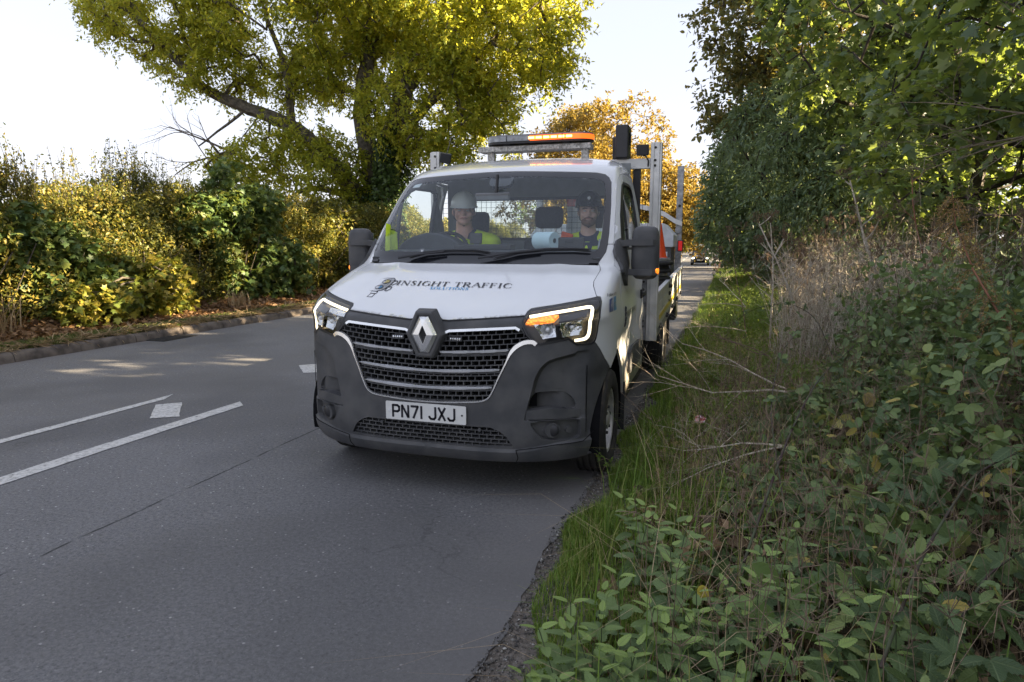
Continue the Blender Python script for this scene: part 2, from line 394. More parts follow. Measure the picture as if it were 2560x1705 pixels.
M['plate'] = pmat('number_plate', (.72, .72, .70), .35, var=.05, coat=.3)
M['ink'] = pmat('black_ink', (.012, .012, .02), .35, var=.1)
M['blueink'] = pmat('light_blue_ink', (.10, .35, .62), .35, var=.05)
M['yellink'] = pmat('pale_yellow_ink', (.75, .62, .22), .35, var=.05)

truck = thing('flatbed_truck', (0, 3.3, 0), 'white flatbed truck with dark grey bumper parked facing the viewer at the verge', 'truck')
T = truck
HL = [(0.57, 1.054), (0.572, 1.089), (0.576, 1.112), (0.590, 1.124), (0.776, 1.156), (0.950, 1.184), (0.979, 1.182), (1.005, 1.158), (1.069, 1.073), (1.066, 0.99), (1.055, 0.95), (1.035, 0.925), (1.01, .917), (0.903, 0.92), (0.878, 0.935), (0.850, 0.956), (0.685, 0.928), (0.659, 0.934), (0.610, .985)]
FRONT = [(0, 1.10), (0.019, 1.097), (0.088, 1.058), (0.125, 1.056), (0.382, 1.074), (0.572, 1.089)]
AC, AR = (.76, .345), .475
def arch(a0, a1, n=14, r=AR):
    out = []
    for k in range(n+1):
        a = R_(a0+(a1-a0)*k/n); y, z = AC[0]+r*math.cos(a), AC[1]+r*math.sin(a); out.append((u_of_y(y, z), z))
    return out
# bumper and front mask
half = [(0, .235), (.5, .238), (.9, .25), (1.1, .262)]+arch(190, 123, 10)+[(1.156, .82), (1.101, .879), (1.047, .928)]
half += [(1.035, .925), (1.01, .917), (0.903, 0.92), (0.878, 0.935), (0.850, 0.956), (0.685, 0.928), (0.659, 0.934), (0.610, .985), (.57, 1.054)]
half += FRONT[::-1][:-1]
bump_outer = half+[(-u, z) for u, z in half[::-1] if u > 1e-6]
gr_r = [(.12, .992), (.331, 1.012), (.545, 1.028), (.575, 1.01), (.61, .975), (.632, .942), (.586, .934), (.548, .914), (.520, .88), (.490, .812), (.455, .738), (.418, .650), (.392, .613), (.344, .592), (.143, .577), (0, .574)]
grille_hole = [(0, .93)]+[(.06, .955), (.10, .985)]+gr_r
grille_hole = grille_hole+[(-u, z) for u, z in grille_hole[::-1] if u > 1e-6]
low_r = [(0, .440), (.275, .444), (.400, .444), (.452, .424), (.49, .395), (.515, .357), (.530, .330), (.30, .322), (0, .318)]
low_hole = low_r+[(-u, z) for u, z in low_r[::-1] if u > 1e-6]
pocket = roundp([(0.650, 0.650), (0.779, 0.654), (0.865, 0.646), (0.912, 0.607), (0.935, 0.545), (0.75, 0.560), (0.612, 0.545)], 2)
fogbox = roundp([(0.628, 0.488), (0.935, 0.492), (0.950, 0.44), (0.940, 0.368), (0.826, 0.363), (0.715, 0.372), (.66, .42)], 1)
brow = [(.598, .50), (.618, .58), (.640, .665), (.655, .735), (.690, .806), (.745, .850), (.90, .880), (1.2, .90), (1.2, .50)]
brow = roundp(brow[:7], 2, False)+brow[7:]; NB = len(brow)-2
def off_line(L, g_):
    q = np.array(L, float); t = np.gradient(q, axis=0); t /= np.linalg.norm(t, axis=1, keepdims=True); return [tuple(p) for p in q+np.stack([t[:, 1], -t[:, 0]], 1)*g_]
lipl = [(.54, .322), (.78, .352), (.95, .356), (1.02, .40)]
def sm(x): x = np.clip(x, 0, 1); return x*x*(3-2*x)
def boff(V2):
    P = np.stack([np.abs(V2[:, 0]), V2[:, 1]], 1); ins = pip(P, brow); d = dist_poly(P, brow[:NB], False)
    o = -.046*np.clip(d/.026, 0, 1)**.8*ins*sm((1.03-P[:, 0])/.20)*sm((P[:, 1]-.47)/.03)
    # step under the scoop / outer corner
    o += -.012*sm((P[:, 0]-.985)/.014)*sm((P[:, 1]-.36)/.05)*sm((.80-P[:, 1])/.10)
    # lower lip stands forward
    lz = .300+.05*sm((P[:, 0]-.5)/.4)
    o += .016*sm((lz+.012-P[:, 1])/.014)
    return o
def mir_patch(name, poly, mat, parent, both=True, **k):
    V, F = patch(poly, **k); a = mesh_obj(name, V, F, mat, parent, smooth=35)
    if not both: return a, None
    k2 = dict(k)
    V2 = V.copy(); V2[:, 0] *= -1; b = mesh_obj(name, V2, [tuple(reversed(f)) for f in F], mat, parent, smooth=35)
    return a, b
V, F = patch(bump_outer, [grille_hole, low_hole, pocket, mirp(pocket), fogbox, mirp(fogbox)], du=.013, zr=np.concatenate([np.arange(.24, 1.03, .013), np.arange(1.03, 1.1, .005)]), off=boff, rim=.03, h=.012, lines=[f_(l_) for l_ in (brow[:NB], off_line(brow[:NB], .027), [(u, .300+.05*float(sm((u-.5)/.4))) for u in np.linspace(.02, 1.08, 50)], [(u, .314+.05*float(sm((u-.5)/.4))) for u in np.linspace(.02, 1.08, 50)]) for f_ in (list, mirp)])
bumper = mesh_obj('bumper', V, F, M['plastic'], T, smooth=38)
# pockets
def recess(poly, floor, mat, parent, name):
    V, F = patch(poly, off=floor, rim=0, du=.015, h=.012)
    a = mesh_obj(name, V, F, mat, parent, smooth=40); V = V.copy(); V[:, 0] *= -1
    b = mesh_obj(name, V, [tuple(reversed(f)) for f in F], mat, parent, smooth=40); return a, b
recess(roundp([(.62, .50), (.62, .67), (.95, .67), (.96, .52)], 1), lambda U: -.045-.075*sm((.86-np.abs(U[:, 0]))/.16)*sm((.66-U[:, 1])/.02), M['plastic'], bumper, 'intake_pocket')
fb = recess([(.61, .345), (.61, .51), (.97, .51), (.97, .345)], lambda U: np.full(len(U), -.032), M['plastic'], bumper, 'fog_lamp_housing')
# block above the fog lamp
V, F = patch([(.604, .497), (.612, .548), (.75, .562), (.938, .545), (.945, .497)], off=-.004, rim=.06, du=.02); 
blk = mesh_obj('intake_sill', V, F, M['plastic'], bumper, smooth=30); V[:, 0] *= -1; mesh_obj('intake_sill', V, [tuple(reversed(f)) for f in F], M['plastic'], bumper, smooth=30)
for s in (1, -1):
    c = Wp(.770*s, .425); nn = Wn(.770*s, .425)
    p = c-nn*.034
    mb = MB().cyl(p, p+nn*.022, .050, .046, 28); mb.build('fog_lamp', M['plastic'], bumper, smooth=40)
    MB().ell(p+nn*.018, (.037, .012, .037), 24, 12).build('fog_lamp_cover', M['black'], bumper, smooth=180)
    c2 = Wp(.876*s, .42); n2 = Wn(.876*s, .42); MB().cyl(c2-n2*.034, c2-n2*.018, .022, .02, 20).build('tow_eye_cover', M['plastic'], bumper, smooth=40)
for x in (-.30, .335):
    c = Wp(x, .425); nn = Wn(x, .425); MB().cyl(c-nn*.02, c+nn*.004, .012, .010, 16).build('parking_sensor', M['plastic'], bumper, smooth=40)
# inner dark layers
V, F = patch(roundp([(-.68, .56), (.68, .56), (.68, 1.05), (-.68, 1.05)], 0), off=-.075, rim=0, du=.06); mesh_obj('radiator_void', V, F, M['dark'], T, smooth=60)
V, F = patch([(-.58, .29), (.58, .29), (.58, .47), (-.58, .47)], off=-.06, rim=0, du=.06); mesh_obj('radiator_void', V, F, M['dark'], T, smooth=60)
def bricks(poly, z0, z1, rh, bw, off, depth, t=.0035, holes=()):
    m = MB(); 
    def bar(a, b, vert):
        a = np.array(a); b = np.array(b); mid = np.array([(a+b)/2])
        if not pip(mid, poly)[0] or any(pip(mid, q)[0] for q in holes): return
        d = np.array([t/2, 0]) if vert else np.array([0, t/2])
        q = np.array([a-d, b-d, b+d, a+d]); P = Wp(q[:, 0], q[:, 1]); N = Wn(q[:, 0], q[:, 1])
        V = list(P+N*off)+list(P+N*(off-depth))
        m.add(V, [(0, 1, 2, 3), (0, 4, 5, 1), (2, 6, 7, 3), (1, 5, 6, 2), (3, 7, 4, 0)])
    nr = int((z1-z0)/rh)
    for k in range(nr+1):
        z = z0+k*rh; sh = (k % 2)*bw/2
        um = .70; n = int(2*um/bw)
        for j in range(-n//2-1, n//2+2):
            u = j*bw+sh; curve = lambda uu: .030*(abs(uu)/.55)**1.6 if z > .55 else 0
            bar((u-bw/2, z+curve(u-bw/2)), (u, z+curve(u)), False); bar((u, z+curve(u)), (u+bw/2, z+curve(u+bw/2)), False)
            bar((u, z+curve(u)), (u, z+rh+curve(u)), True)
    return m
ehole = [(-.088, .99), (-.05, .86), (.05, .86), (.088, .99), (.05, 1.1), (-.05, 1.1)]
grille = bricks(grille_hole, .555, 1.04, .0295, .047, -.012, .045, .0055, [ehole]).build('grille', M['plastic'], T)
bricks(low_hole, .315, .45, .026, .047, -.012, .035, .0065).build('lower_grille', M['plastic'], T)
# black band behind the upper slats
for (zc, ua, ub) in ((.873, .088, .503), (.762, -.452, .452), (.661, -.41, .41)):
    segs = [(ua, ub)] if ua < 0 else [(ua, ub), (-ub, -ua)]
    for a, b in segs:
        us = np.linspace(a, b, 30); cu = lambda u: zc+.027*(abs(u)/.5)**1.6
        P = [(u, cu(u)) for u in us]; wd = [.013+.004*((i//6) % 2) for i in range(30)]; wd[0] = wd[-1] = .006
        q = np.array(P); Pw = Wp(q[:, 0], q[:, 1]); N = Wn(q[:, 0], q[:, 1]); m_ = MB(); n = 30
        w2 = np.array(wd)[:, None]/2; up = np.array([0, 0, 1.])
        A = [Pw-up*w2+N*-.02, Pw-up*w2+N*-.002, Pw+up*w2+N*.006-up*w2*.3, Pw+up*w2-N*.02]
        m_.add(np.concatenate(A), [(k*n+i, k*n+i+1, (k+1)*n+i+1, (k+1)*n+i) for k in range(3) for i in range(n-1)]).build('slat', M['silver'], grille, smooth=30)
        V, F = patch([(u, cu(u)-.019) for u in us]+[(u, cu(u)+.002) for u in us[::-1]], off=-.014, rim=.02, du=.04); mesh_obj('slat_backing', V, F, M['plastic'], grille, smooth=40)
# chrome surround and upper strips
U = [(0.660, 0.934), (0.641, 0.949), (0.613, .949), (0.584, 0.943), (0.544, 0.920), (0.514, 0.884), (0.485, 0.815), (0.449, 0.741), (0.412, 0.652), (0.387, 0.615), (0.342, 0.595), (0.143, 0.580), (0, 0.576)]
U = U+[(-u, z) for u, z in U[::-1][1:]]; U = roundp(U, 2, False)
wq = densify(U, .02, False); wd = [.010+.020*sm(np.array([(p[1]-.83)/.1]))[0] for p in wq]
ribbon(U, wd, off=.008, thick=.012).build('chrome_surround', M['chrome'], grille, smooth=40)
for s in (1, -1):
    ribbon([(s*u, z) for u, z in [(.118, .988), (.14, .998), (.331, 1.012), (.539, 1.027), (.562, 1.014)]], .020, off=.007, thick=.012).build('chrome_strip', M['chrome'], grille, smooth=40)
    sx = .185*s; V, F = patch([(sx-.040, .938), (sx+.040, .941), (sx+.040, .968), (sx-.040, .965)], off=.010, rim=.02, du=.02); st = mesh_obj('strobe_lamp', V, F, M['black'], grille, smooth=30)
    q = MB()
    for k in range(5): q.ell(Wp(sx-.028+.014*k, .953)+np.array([0, -.011, 0]), (.0066, .004, .009), 10, 6)
    q.build('strobe_lens', M['reflector'], grille, smooth=180)
# emblem mount + emblem
def hexring(c, hw, hh, tf, y, n=1): return [(c[0]-tf, y, c[1]+hh), (c[0]+tf, y, c[1]+hh), (c[0]+hw, y, c[1]), (c[0]+tf, y, c[1]-hh), (c[0]-tf, y, c[1]-hh), (c[0]-hw, y, c[1])]
ec = (0, .978)
m_ = MB(); rings = [hexring(ec, .128, .148, .058, .055), hexring(ec, .118, .138, .052, .0), hexring(ec, .108, .128, .046, -.012), hexring(ec, .088, .112, .036, -.012), hexring(ec, .084, .108, .034, .002), hexring(ec, .01, .01, .004, .004)]
V = [p for r in rings for p in r]; F = [(k*6+i, (k+1)*6+i, (k+1)*6+(i+1) % 6, k*6+(i+1) % 6) for k in range(5) for i in range(6)]
m_.add(V, F).build('emblem_mount', M['plastic'], T, bevel=.005)
m_ = MB(); a = hexring(ec, .084, .108, .028, -.006); b = [(ec[0]-.012, -.024, ec[1]+.092), (ec[0]+.014, -.024, ec[1]+.090), (ec[0]+.064, -.024, ec[1]), (ec[0]+.012, -.024, ec[1]-.092), (ec[0]-.014, -.024, ec[1]-.090), (ec[0]-.064, -.024, ec[1])]
c_ = [(ec[0]-.002, -.030, ec[1]+.052), (ec[0]+.002, -.030, ec[1]+.052), (ec[0]+.025, -.030, ec[1]), (ec[0]+.002, -.030, ec[1]-.052), (ec[0]-.002, -.030, ec[1]-.052), (ec[0]-.025, -.030, ec[1])]
V = a+b+c_; V += [(x_, -.008, z_) for x_, y_, z_ in c_]; F = [(k*6+i, (k+1)*6+i, (k+1)*6+(i+1) % 6, k*6+(i+1) % 6) for k in range(3) for i in range(6)]
m_.add(V, F).build('emblem', M['chrome'], T, bevel=.0015)
m_ = MB(); 
for k in range(9): m_.box((0, -.004, ec[1]-.048+k*.012), (.05*(1-abs(k-4)/5.), .006, .005))
m_.build('emblem_grid', M['plastic'], T)
# number plate
pl = MB().prism(rrect(.52, .111, .008), .0, .004, 'y'); PV = np.array(pl.V)+np.array([0, -.012, .509]); plate = mesh_obj('number_plate', PV, pl.F, M['plate'], T)
def strokes(defs, ox, oz, h, wd, th, sx=1.0):
    """defs: list of polylines in unit cell (0..1,0..1)"""
    m = MB()
    for pl_ in defs:
        P = np.array(pl_)*np.array([wd, h])
        for i in range(len(P)-1):
            a, b = P[i], P[i+1]; d = (b-a)/np.linalg.norm(b-a); nrm = np.array([-d[1], d[0]])*th/2; ex = d*th*.5
            if i > 0: a = a-ex*.6
            if i < len(P)-2: b = b+ex*.6
            m.add([(ox+q[0], -.0135, oz+q[1]) for q in (a-nrm, b-nrm, b+nrm, a+nrm)], [(0, 1, 2, 3)])
    return m
GL = {'P': [[(.07, 0), (.07, 1)], [(.07, .93), (.7, .93), (.93, .82), (.93, .55), (.7, .45), (.07, .45)]],
      'N': [[(.07, 0), (.07, 1)], [(.07, .98), (.93, .02)], [(.93, 0), (.93, 1)]],
      '7': [[(0, .93), (.97, .93), (.35, 0)]], '1': [[(.5, 0), (.5, 1)]],
      'J': [[(.9, 1), (.9, .2), (.72, .07), (.3, .07), (.1, .2), (.1, .3)]],
      'X': [[(.05, 0), (.95, 1)], [(.05, 1), (.95, 0)]]}
lt = MB(); x0 = -.215
for ch in 'PN71 JXJ':
    if ch == ' ': x0 += .026; continue
    wd_ = .018 if ch == '1' else .048
    s_ = strokes(GL[ch], x0, .4685, .079, wd_, .0135); lt.add(s_.V, s_.F); x0 += wd_+.0125
lt.build('plate_lettering', M['ink'], plate)
for x in (-.235, .235): MB().cyl((x, -.0125, .509), (x, -.0165, .509), .006, .005, 12).build('plate_screw', M['chassis'] if x > 0 else M['silver'], plate, smooth=40)

# bonnet
bh = FRONT+[(0.576, 1.112), (0.590, 1.124), (0.776, 1.156), (0.947, 1.186), (.925, 1.21), (0.896, 1.243), (0.885, 1.268), (0.890, 1.296), (0.895, 1.33), (0.875, 1.361), (.6, 1.366), (0, 1.366)]
def shr(poly, g):
    P = np.array(poly); n = len(P); out = []
    A = sum(P[i][0]*P[(i+1) % n][1]-P[(i+1) % n][0]*P[i][1] for i in range(n)); sg = 1 if A > 0 else -1
    for i in range(n):
        a = P[i]-P[i-1]; b = P[(i+1) % n]-P[i]; a = a/(np.linalg.norm(a)+1e-9); b = b/(np.linalg.norm(b)+1e-9)
        nrm = np.array([-(a+b)[1], (a+b)[0]])*sg; nrm = nrm/(np.linalg.norm(nrm)+1e-9); out.append(tuple(P[i]+nrm*g))
    return out
def full(h): return h+[(-u, z) for u, z in h[::-1] if u > 1e-6]
def bonoff(V2):   # pressed crease running back from the lamps
    a = np.abs(V2[:, 0]); return .006*sm((V2[:, 1]-1.10)/.05)*np.exp(-((a-.60+.0*V2[:, 1])/.07)**2)-.004*sm((.35-a)/.3)*0
V, F = patch(shr(full(bh), .002), off=bonoff, rim=.02, du=.03)
bonnet = mesh_obj('bonnet', V, F, M['white'], T, smooth=50)
surf_tube(full(FRONT[::-1]+[])[::-1] if False else [(-u, z) for u, z in FRONT[::-1]]+FRONT[1:], .0055, .001, 6).build('bonnet_seal', M['black'], bonnet, smooth=60)
for s in (1, -1):
    for ln in ([(.54, .240), (.555, .27), (.548, .318)], [(.548, .318), (.78, .348), (.95, .352), (1.03, .40)], [(.985, .80), (.988, .60), (.985, .40)], [(.575, 1.03), (.60, .985), (.655, .93)]):
        surf_tube([(s*u, z) for u, z in ln], .0024, .0165 if ln[0][1] < .33 else -.001, 5).build('seam', M['dark'], bumper)
# headlights
def both(name, build):
    out = []
    for s in (1, -1): out.append(build(s))
    return out
def flip(V, F, s):
    V = np.array(V, float)
    if s < 0: V[:, 0] *= -1; F = [tuple(reversed(f)) for f in F]
    return V, F
for s in (1, -1):
    h = bpy.data.objects.new('headlight', None)
    V, F = flip(*patch(HL, off=lambda U: np.full(len(U), -.055), rim=0, du=.03), s); hl = mesh_obj('headlight', V, F, M['black'], T, smooth=60, label='lit headlight with amber indicator' if s > 0 else 'lit headlight')
    # side wall of the housing
    q = np.array(densify(HL, .012)); P = Wp(q[:, 0], q[:, 1]); N = Wn(q[:, 0], q[:, 1]); n = len(q)
    W4 = [P+N*.001, P-N*.06]; V = np.concatenate(W4); F = [(i, (i+1) % n, n+(i+1) % n, n+i) for i in range(n)]
    V, F = flip(V, F, s); mesh_obj('lamp_housing', V, F, M['black'], hl, smooth=40)
    inner = shr(HL, .014); V, F = flip(*patch(shr(HL, .001), [inner], off=.001, rim=.004, du=.01), s); mesh_obj('lamp_bezel', V, F, M['black'], hl, smooth=40)
    V, F = flip(*patch(inner, off=.0005, rim=0, du=.03), s); mesh_obj('lamp_cover', V, F, M['clear'], hl, smooth=80)
    D = [(0.596, 1.100), (0.761, 1.127), (0.908, 1.148), (0.940, 1.148), (0.965, 1.132), (0.999, 1.078), (1.011, 1.01), (1.003, .97), (0.977, 0.952), (0.901, 0.948)]
    D = roundp(D, 2, False); r_ = ribbon(D, .017, off=-.012, thick=.012); V, F = flip(r_.V, r_.F, s); mesh_obj('daytime_lamp', V, F, M['drl'], hl, smooth=40)
    V, F = flip(*patch([(0.595, 1.086), (0.67, 1.101), (0.763, 1.108), (0.748, 1.084), (0.667, 1.070), (0.590, 1.058)], off=-.014, rim=.02, du=.02), s)
    mesh_obj('indicator', V, F, M['amberlit'] if s > 0 else M['reflector'], hl, smooth=40)
    for poly in ([(0.638, 1.050), (0.749, 1.064), (0.772, 1.03), (0.778, 0.975), (0.70, 0.963)], [(0.789, 1.060), (0.925, 1.079), (0.947, 1.02), (0.929, 0.980), (0.815, 0.970)]):
        pc = np.mean(np.array(poly), 0); 
        V, F = patch(poly, off=lambda U: -.016-.036*sm(1-np.linalg.norm(U-pc, axis=1)/.075), rim=.03, du=.008, zr=np.arange(.9, 1.2, .008)); V, F = flip(V, F, s); mesh_obj('lamp_reflector', V, F, M['reflector'], hl, smooth=60)
        bc = Wp(pc[0], pc[1])-Wn(pc[0], pc[1])*.034; V, F = flip(*(lambda m: (m.V, m.F))(MB().ell(bc, (.014, .014, .014), 16, 8)), s); mesh_obj('bulb', V, F, M['glassbulb'] if 'glassbulb' in M else M['silver'], hl, smooth=180)
    V, F = flip(*patch([(.77, 1.107), (.93, 1.132), (.945, 1.10), (.78, 1.075)], off=-.02, rim=.01, du=.02), s); mesh_obj('lamp_trim', V, F, M['black'], hl, smooth=40)
# wings
DF = [(.955, 1.25), (.965, 1.12), (1.00, .99), (1.10, .885)]           # door front seam (y,z), lower part
def yz(L): return [(u_of_y(y, z), z) for y, z in L]
DFu = [(0.959, 1.523), (0.94, 1.706), (0.93, 1.859), (0.925, 1.932), (0.93, 1.993), (0.962, 2.028), (1.068, 2.052)]
sail0 = [(0.979, 1.45), (.990, 1.36)]
wing = [(0.947, 1.188), (0.979, 1.184), (1.007, 1.158), (1.071, 1.073), (1.068, 0.99), (1.057, 0.95), (1.047, .930), (1.101, .881), (1.156, .822)]+arch(123, 0, 24)+yz([(1.245, .40), (1.285, .40), (1.285, .56), (1.26, .68), (1.20, .79)])+yz(DF[::-1])+sail0[::-1]+[(.962, 1.50), (.912, 1.50), (0.906, 1.448), (0.884, 1.411), (0.860, 1.375), (0.875, 1.361), (0.896, 1.33), (0.890, 1.296), (0.885, 1.268), (0.896, 1.243), (.925, 1.21)]
for s in (1, -1):
    V, F = flip(*patch(shr(wing, .002), rim=.018, du=.035), s); mesh_obj('wing', V, F, M['whited'], T, smooth=50)
# roof and pillars
zr_top = 2.235
hr = [(0, 2.062), (.13, 2.061), (.453, 2.046), (0.732, 2.034), (0.799, 2.022), (0.838, 1.998), (0.865, 1.958), (0.892, 1.774), (0.910, 1.574), (0.912, 1.503), (.960, 1.503)]+DFu
hr += [(u_of_y(2.0, 2.060), 2.060), (u_rear(2.062), 2.062), (u_rear(2.15), 2.15), (u_rear(2.234), 2.234), (0, 2.234)]
V, F = patch(shr(full(hr), .001), rim=.012, du=.035); roof = mesh_obj('roof', V, F, M['white'], T, smooth=60)
m_ = MB(); us = np.linspace(-u_rear(2.234), u_rear(2.234), 61); P = Wp(us, np.full(61, 2.234)); Q = P.copy(); Q[:, 1] = YR
m_.add(np.concatenate([P, Q]), [(i, i+1, 61+i+1, 61+i) for i in range(60)]).build('roof_panel', M['white'], roof, smooth=60)
# gutter line pressed in the roof side
# doors
Wn_ = [(1.215, 1.46), (1.26, 1.56), (1.366, 1.708), (1.54, 1.88), (1.632, 1.946), (1.74, 1.980), (2.112, 1.988), (2.22, 1.97), (2.25, 1.9), (2.25, 1.50), (2.22, 1.455)]
winp = yz(Wn_)
door = yz(DF)+yz([(1.205, .79), (1.265, .68), (1.29, .56), (1.29, .41), (2.33, .41), (2.36, .47), (2.37, .9), (2.37, 1.5), (2.36, 1.95), (2.30, 2.03)])+[(u_of_y(2.0, 2.056), 2.056)]+DFu[::-1]+[(.972, 1.49)]+sail0
fr_in = yz([(1.29, 1.475), (1.33, 1.56), (1.42, 1.69), (1.575, 1.855), (1.66, 1.93), (1.76, 1.962), (2.10, 1.968), (2.19, 1.952), (2.225, 1.89), (2.225, 1.51), (2.20, 1.475)])
for s in (1, -1):
    V, F = flip(*patch(shr(door, .003), [winp], rim=.02, du=.04), s); dr = mesh_obj('door', V, F, M['whited'], T, smooth=50)
    V, F = flip(*patch(winp, [fr_in], off=-.002, rim=.03, du=.02), s); mesh_obj('window_frame', V, F, M['black'], dr, smooth=40)
    V, F = flip(*patch(fr_in, off=-.012, rim=0, du=.05), s); mesh_obj('window', V, F, M['sglass'], dr, smooth=60)
    q = yz([(1.56, 1.83), (1.59, 1.83), (1.585, 1.47), (1.555, 1.47)]); V, F = flip(*patch(q, off=-.004, rim=.02, du=.02), s); mesh_obj('quarter_light_bar', V, F, M['black'], dr, smooth=40)
    q = yz([(1.47, .72), (2.27, .70), (2.27, .53), (1.49, .52), (1.43, .56)]); V, F = flip(*patch(roundp(q, 1), off=.020, rim=.024, du=.05), s); mesh_obj('rub_strip', V, F, M['plastic'], dr, smooth=35)
    x = s*1.03; hd = MB().box((x, 2.20, 1.085), (.035, .17, .045)); hd.build('handle', M['black'], dr, bevel=.012)
    m_ = MB().box((x*.986, 2.20, 1.085), (.02, .20, .075)); m_.build('handle_recess', M['seal'], dr, bevel=.006)
# lower back panel of the cab side behind the door and the sill
for s in (1, -1):
    q = [(u_of_y(2.375, z), z) for z in (.42, .9, 1.5, 1.95)]+[(u_of_y(2.31, 2.03), 2.03), (u_of_y(2.0, 2.0585), 2.0585), (u_rear(2.0585), 2.0585)]+[(u_rear(z), z) for z in (1.5, .9, .42)]
    V, F = flip(*patch(shr(q, .001), rim=.03, du=.03), s); mesh_obj('rear_corner_panel', V, F, M['whited'], T, smooth=50)
    m_ = MB().box((s*.95, 1.87, .375), (.10, 1.15, .07)); m_.build('sill', M['chassis'], T, bevel=.01)
# windscreen
wo = [(0, 2.060), (.13, 2.059), (.453, 2.044), (0.732, 2.032), (0.799, 2.020), (0.837, 1.998), (0.863, 1.958), (0.891, 1.774), (0.909, 1.574), (0.911, 1.51), (0.905, 1.448), (0.883, 1.411), (0.858, 1.374), (0.82, 1.3685), (0, 1.3685)]
wc_ = [(0, 2.018), (.13, 2.017), (.465, 2.002), (0.740, 1.987), (0.795, 1.970), (0.822, 1.930), (0.843, 1.773), (0.855, 1.555), (0.850, 1.475), (0.826, 1.450), (0, 1.448)]
wc_ = roundp(full(wc_), 1)
V, F = patch(full(wo), [wc_], off=-.003, rim=.012, du=.025); ws = mesh_obj('windscreen_surround', V, F, M['frit'], T, smooth=60)
V, F = patch(wc_, off=-.0035, rim=0, du=.05); mesh_obj('windscreen', V, F, M['glass'], T, smooth=80)
# wipers
def wiper(pts, arm):
    q = np.array(densify(pts, .03, False)); P = Wp(q[:, 0], q[:, 1])+Wn(q[:, 0], q[:, 1])*.012; r = np.full(len(P), .006); r[0] = r[-1] = .003
    m = MB().tube(P, r, 6, flat=1.0); m.tube(P+np.array([0, -.004, .012]), r*1.2, 6)
    q = np.array(densify(arm, .03, False)); P = Wp(q[:, 0], q[:, 1])+Wn(q[:, 0], q[:, 1])*.028; m.tube(P, np.linspace(.011, .006, len(P)), 6)
    return m
wiper([(-.52, 1.392), (-.40, 1.425), (-.22, 1.440), (-.02, 1.440), (.10, 1.425)], [(-.60, 1.380), (-.45, 1.41), (-.25, 1.432)]).build('wiper', M['black'], T, smooth=40)
wiper([(.13, 1.385), (.30, 1.43), (.50, 1.450), (.68, 1.452), (.80, 1.445)], [(.02, 1.385), (.25, 1.425), (.45, 1.443)]).build('wiper', M['black'], T, smooth=40)
for s in (1, -1): V, F = flip(*patch([(.80, 1.372), (.865, 1.372), (.872, 1.395), (.80, 1.39)], off=.004, rim=.01, du=.03), s); mesh_obj('cowl_clip', V, F, M['black'], T, smooth=40)
# sticker, camera box, mirror foot on the glass
q = [(-.775, 1.955), (-.70, 1.957), (-.685, 1.99), (-.76, 1.988)]; V, F = patch(q, off=-.006, rim=0); mesh_obj('windscreen_sticker', V, F, pmat('sticker', (.45, .5, .5), .6), T)
V, F = patch(roundp([(-.10, 2.03), (.10, 2.03), (.085, 1.945), (-.085, 1.945)], 2), off=-.010, rim=.03, du=.03); mesh_obj('sensor_housing', V, F, M['frit'], T, smooth=40)
# cab lining shell: dark, behind all panels, open at the windows
sh_out = [(0, 1.375), (.84, 1.375), (u_of_y(1.02, 1.36), 1.36), (u_of_y(1.3, 1.0), 1.0), (u_of_y(1.4, .6), .6), (u_rear(.6), .6), (u_rear(1.2), 1.2), (u_rear(1.7), 1.7), (u_rear(2.2), 2.2), (0, 2.2)]
ws_hole = full([(0, 2.052), (.45, 2.036), (.73, 2.022), (.79, 2.01), (.825, 1.985), (.85, 1.94), (.875, 1.77), (.893, 1.57), (.89, 1.44), (.84, 1.41), (0, 1.40)])
V, F = patch(full(sh_out), [ws_hole, winp, mirp(winp)], off=-.035, rim=0, du=.06, h=.04); mesh_obj('cab_lining', V, F, M['trimgrey'], T, smooth=60)
# wheel-arch liner
for s in (1, -1):
    m_ = MB(); n = 20; V = []
    for xx in (.99, .55):
        for k in range(n+1): a = R_(-12+204*k/n); V.append((s*xx, AC[0]+.455*math.cos(a), AC[1]+.455*math.sin(a)))
    m_.add(V, [(i, i+1, n+1+i+1, n+1+i) for i in range(n)]); V = [(s*.55, p[1], p[2]) for p in V[:n+1]]; m_.add(V, [tuple(range(n+1))]); m_.build('arch_liner', M['dark'], T)
    m_ = MB().box((s*.93, 1.235, .33), (.17, .012, .36)); m_.build('mud_flap', M['black'], T)
# emblems / writing on the bonnet -----------------------------------------
def text_mesh(txt, size=1, shear=0):
    cu = bpy.data.curves.new('t', 'FONT'); cu.body = txt; cu.size = size; cu.shear = shear; o = bpy.data.objects.new('t', cu); COL.objects.link(o)
    dg = bpy.context.evaluated_depsgraph_get(); me = bpy.data.meshes.new_from_object(o.evaluated_get(dg)); V = np.array([v.co[:] for v in me.vertices]); F = [tuple(p.vertices) for p in me.polygons]
    bpy.data.objects.remove(o); bpy.data.curves.remove(cu); bpy.data.meshes.remove(me); return V, F
def W_of_xz(x, z): return u_of_x(x, z)
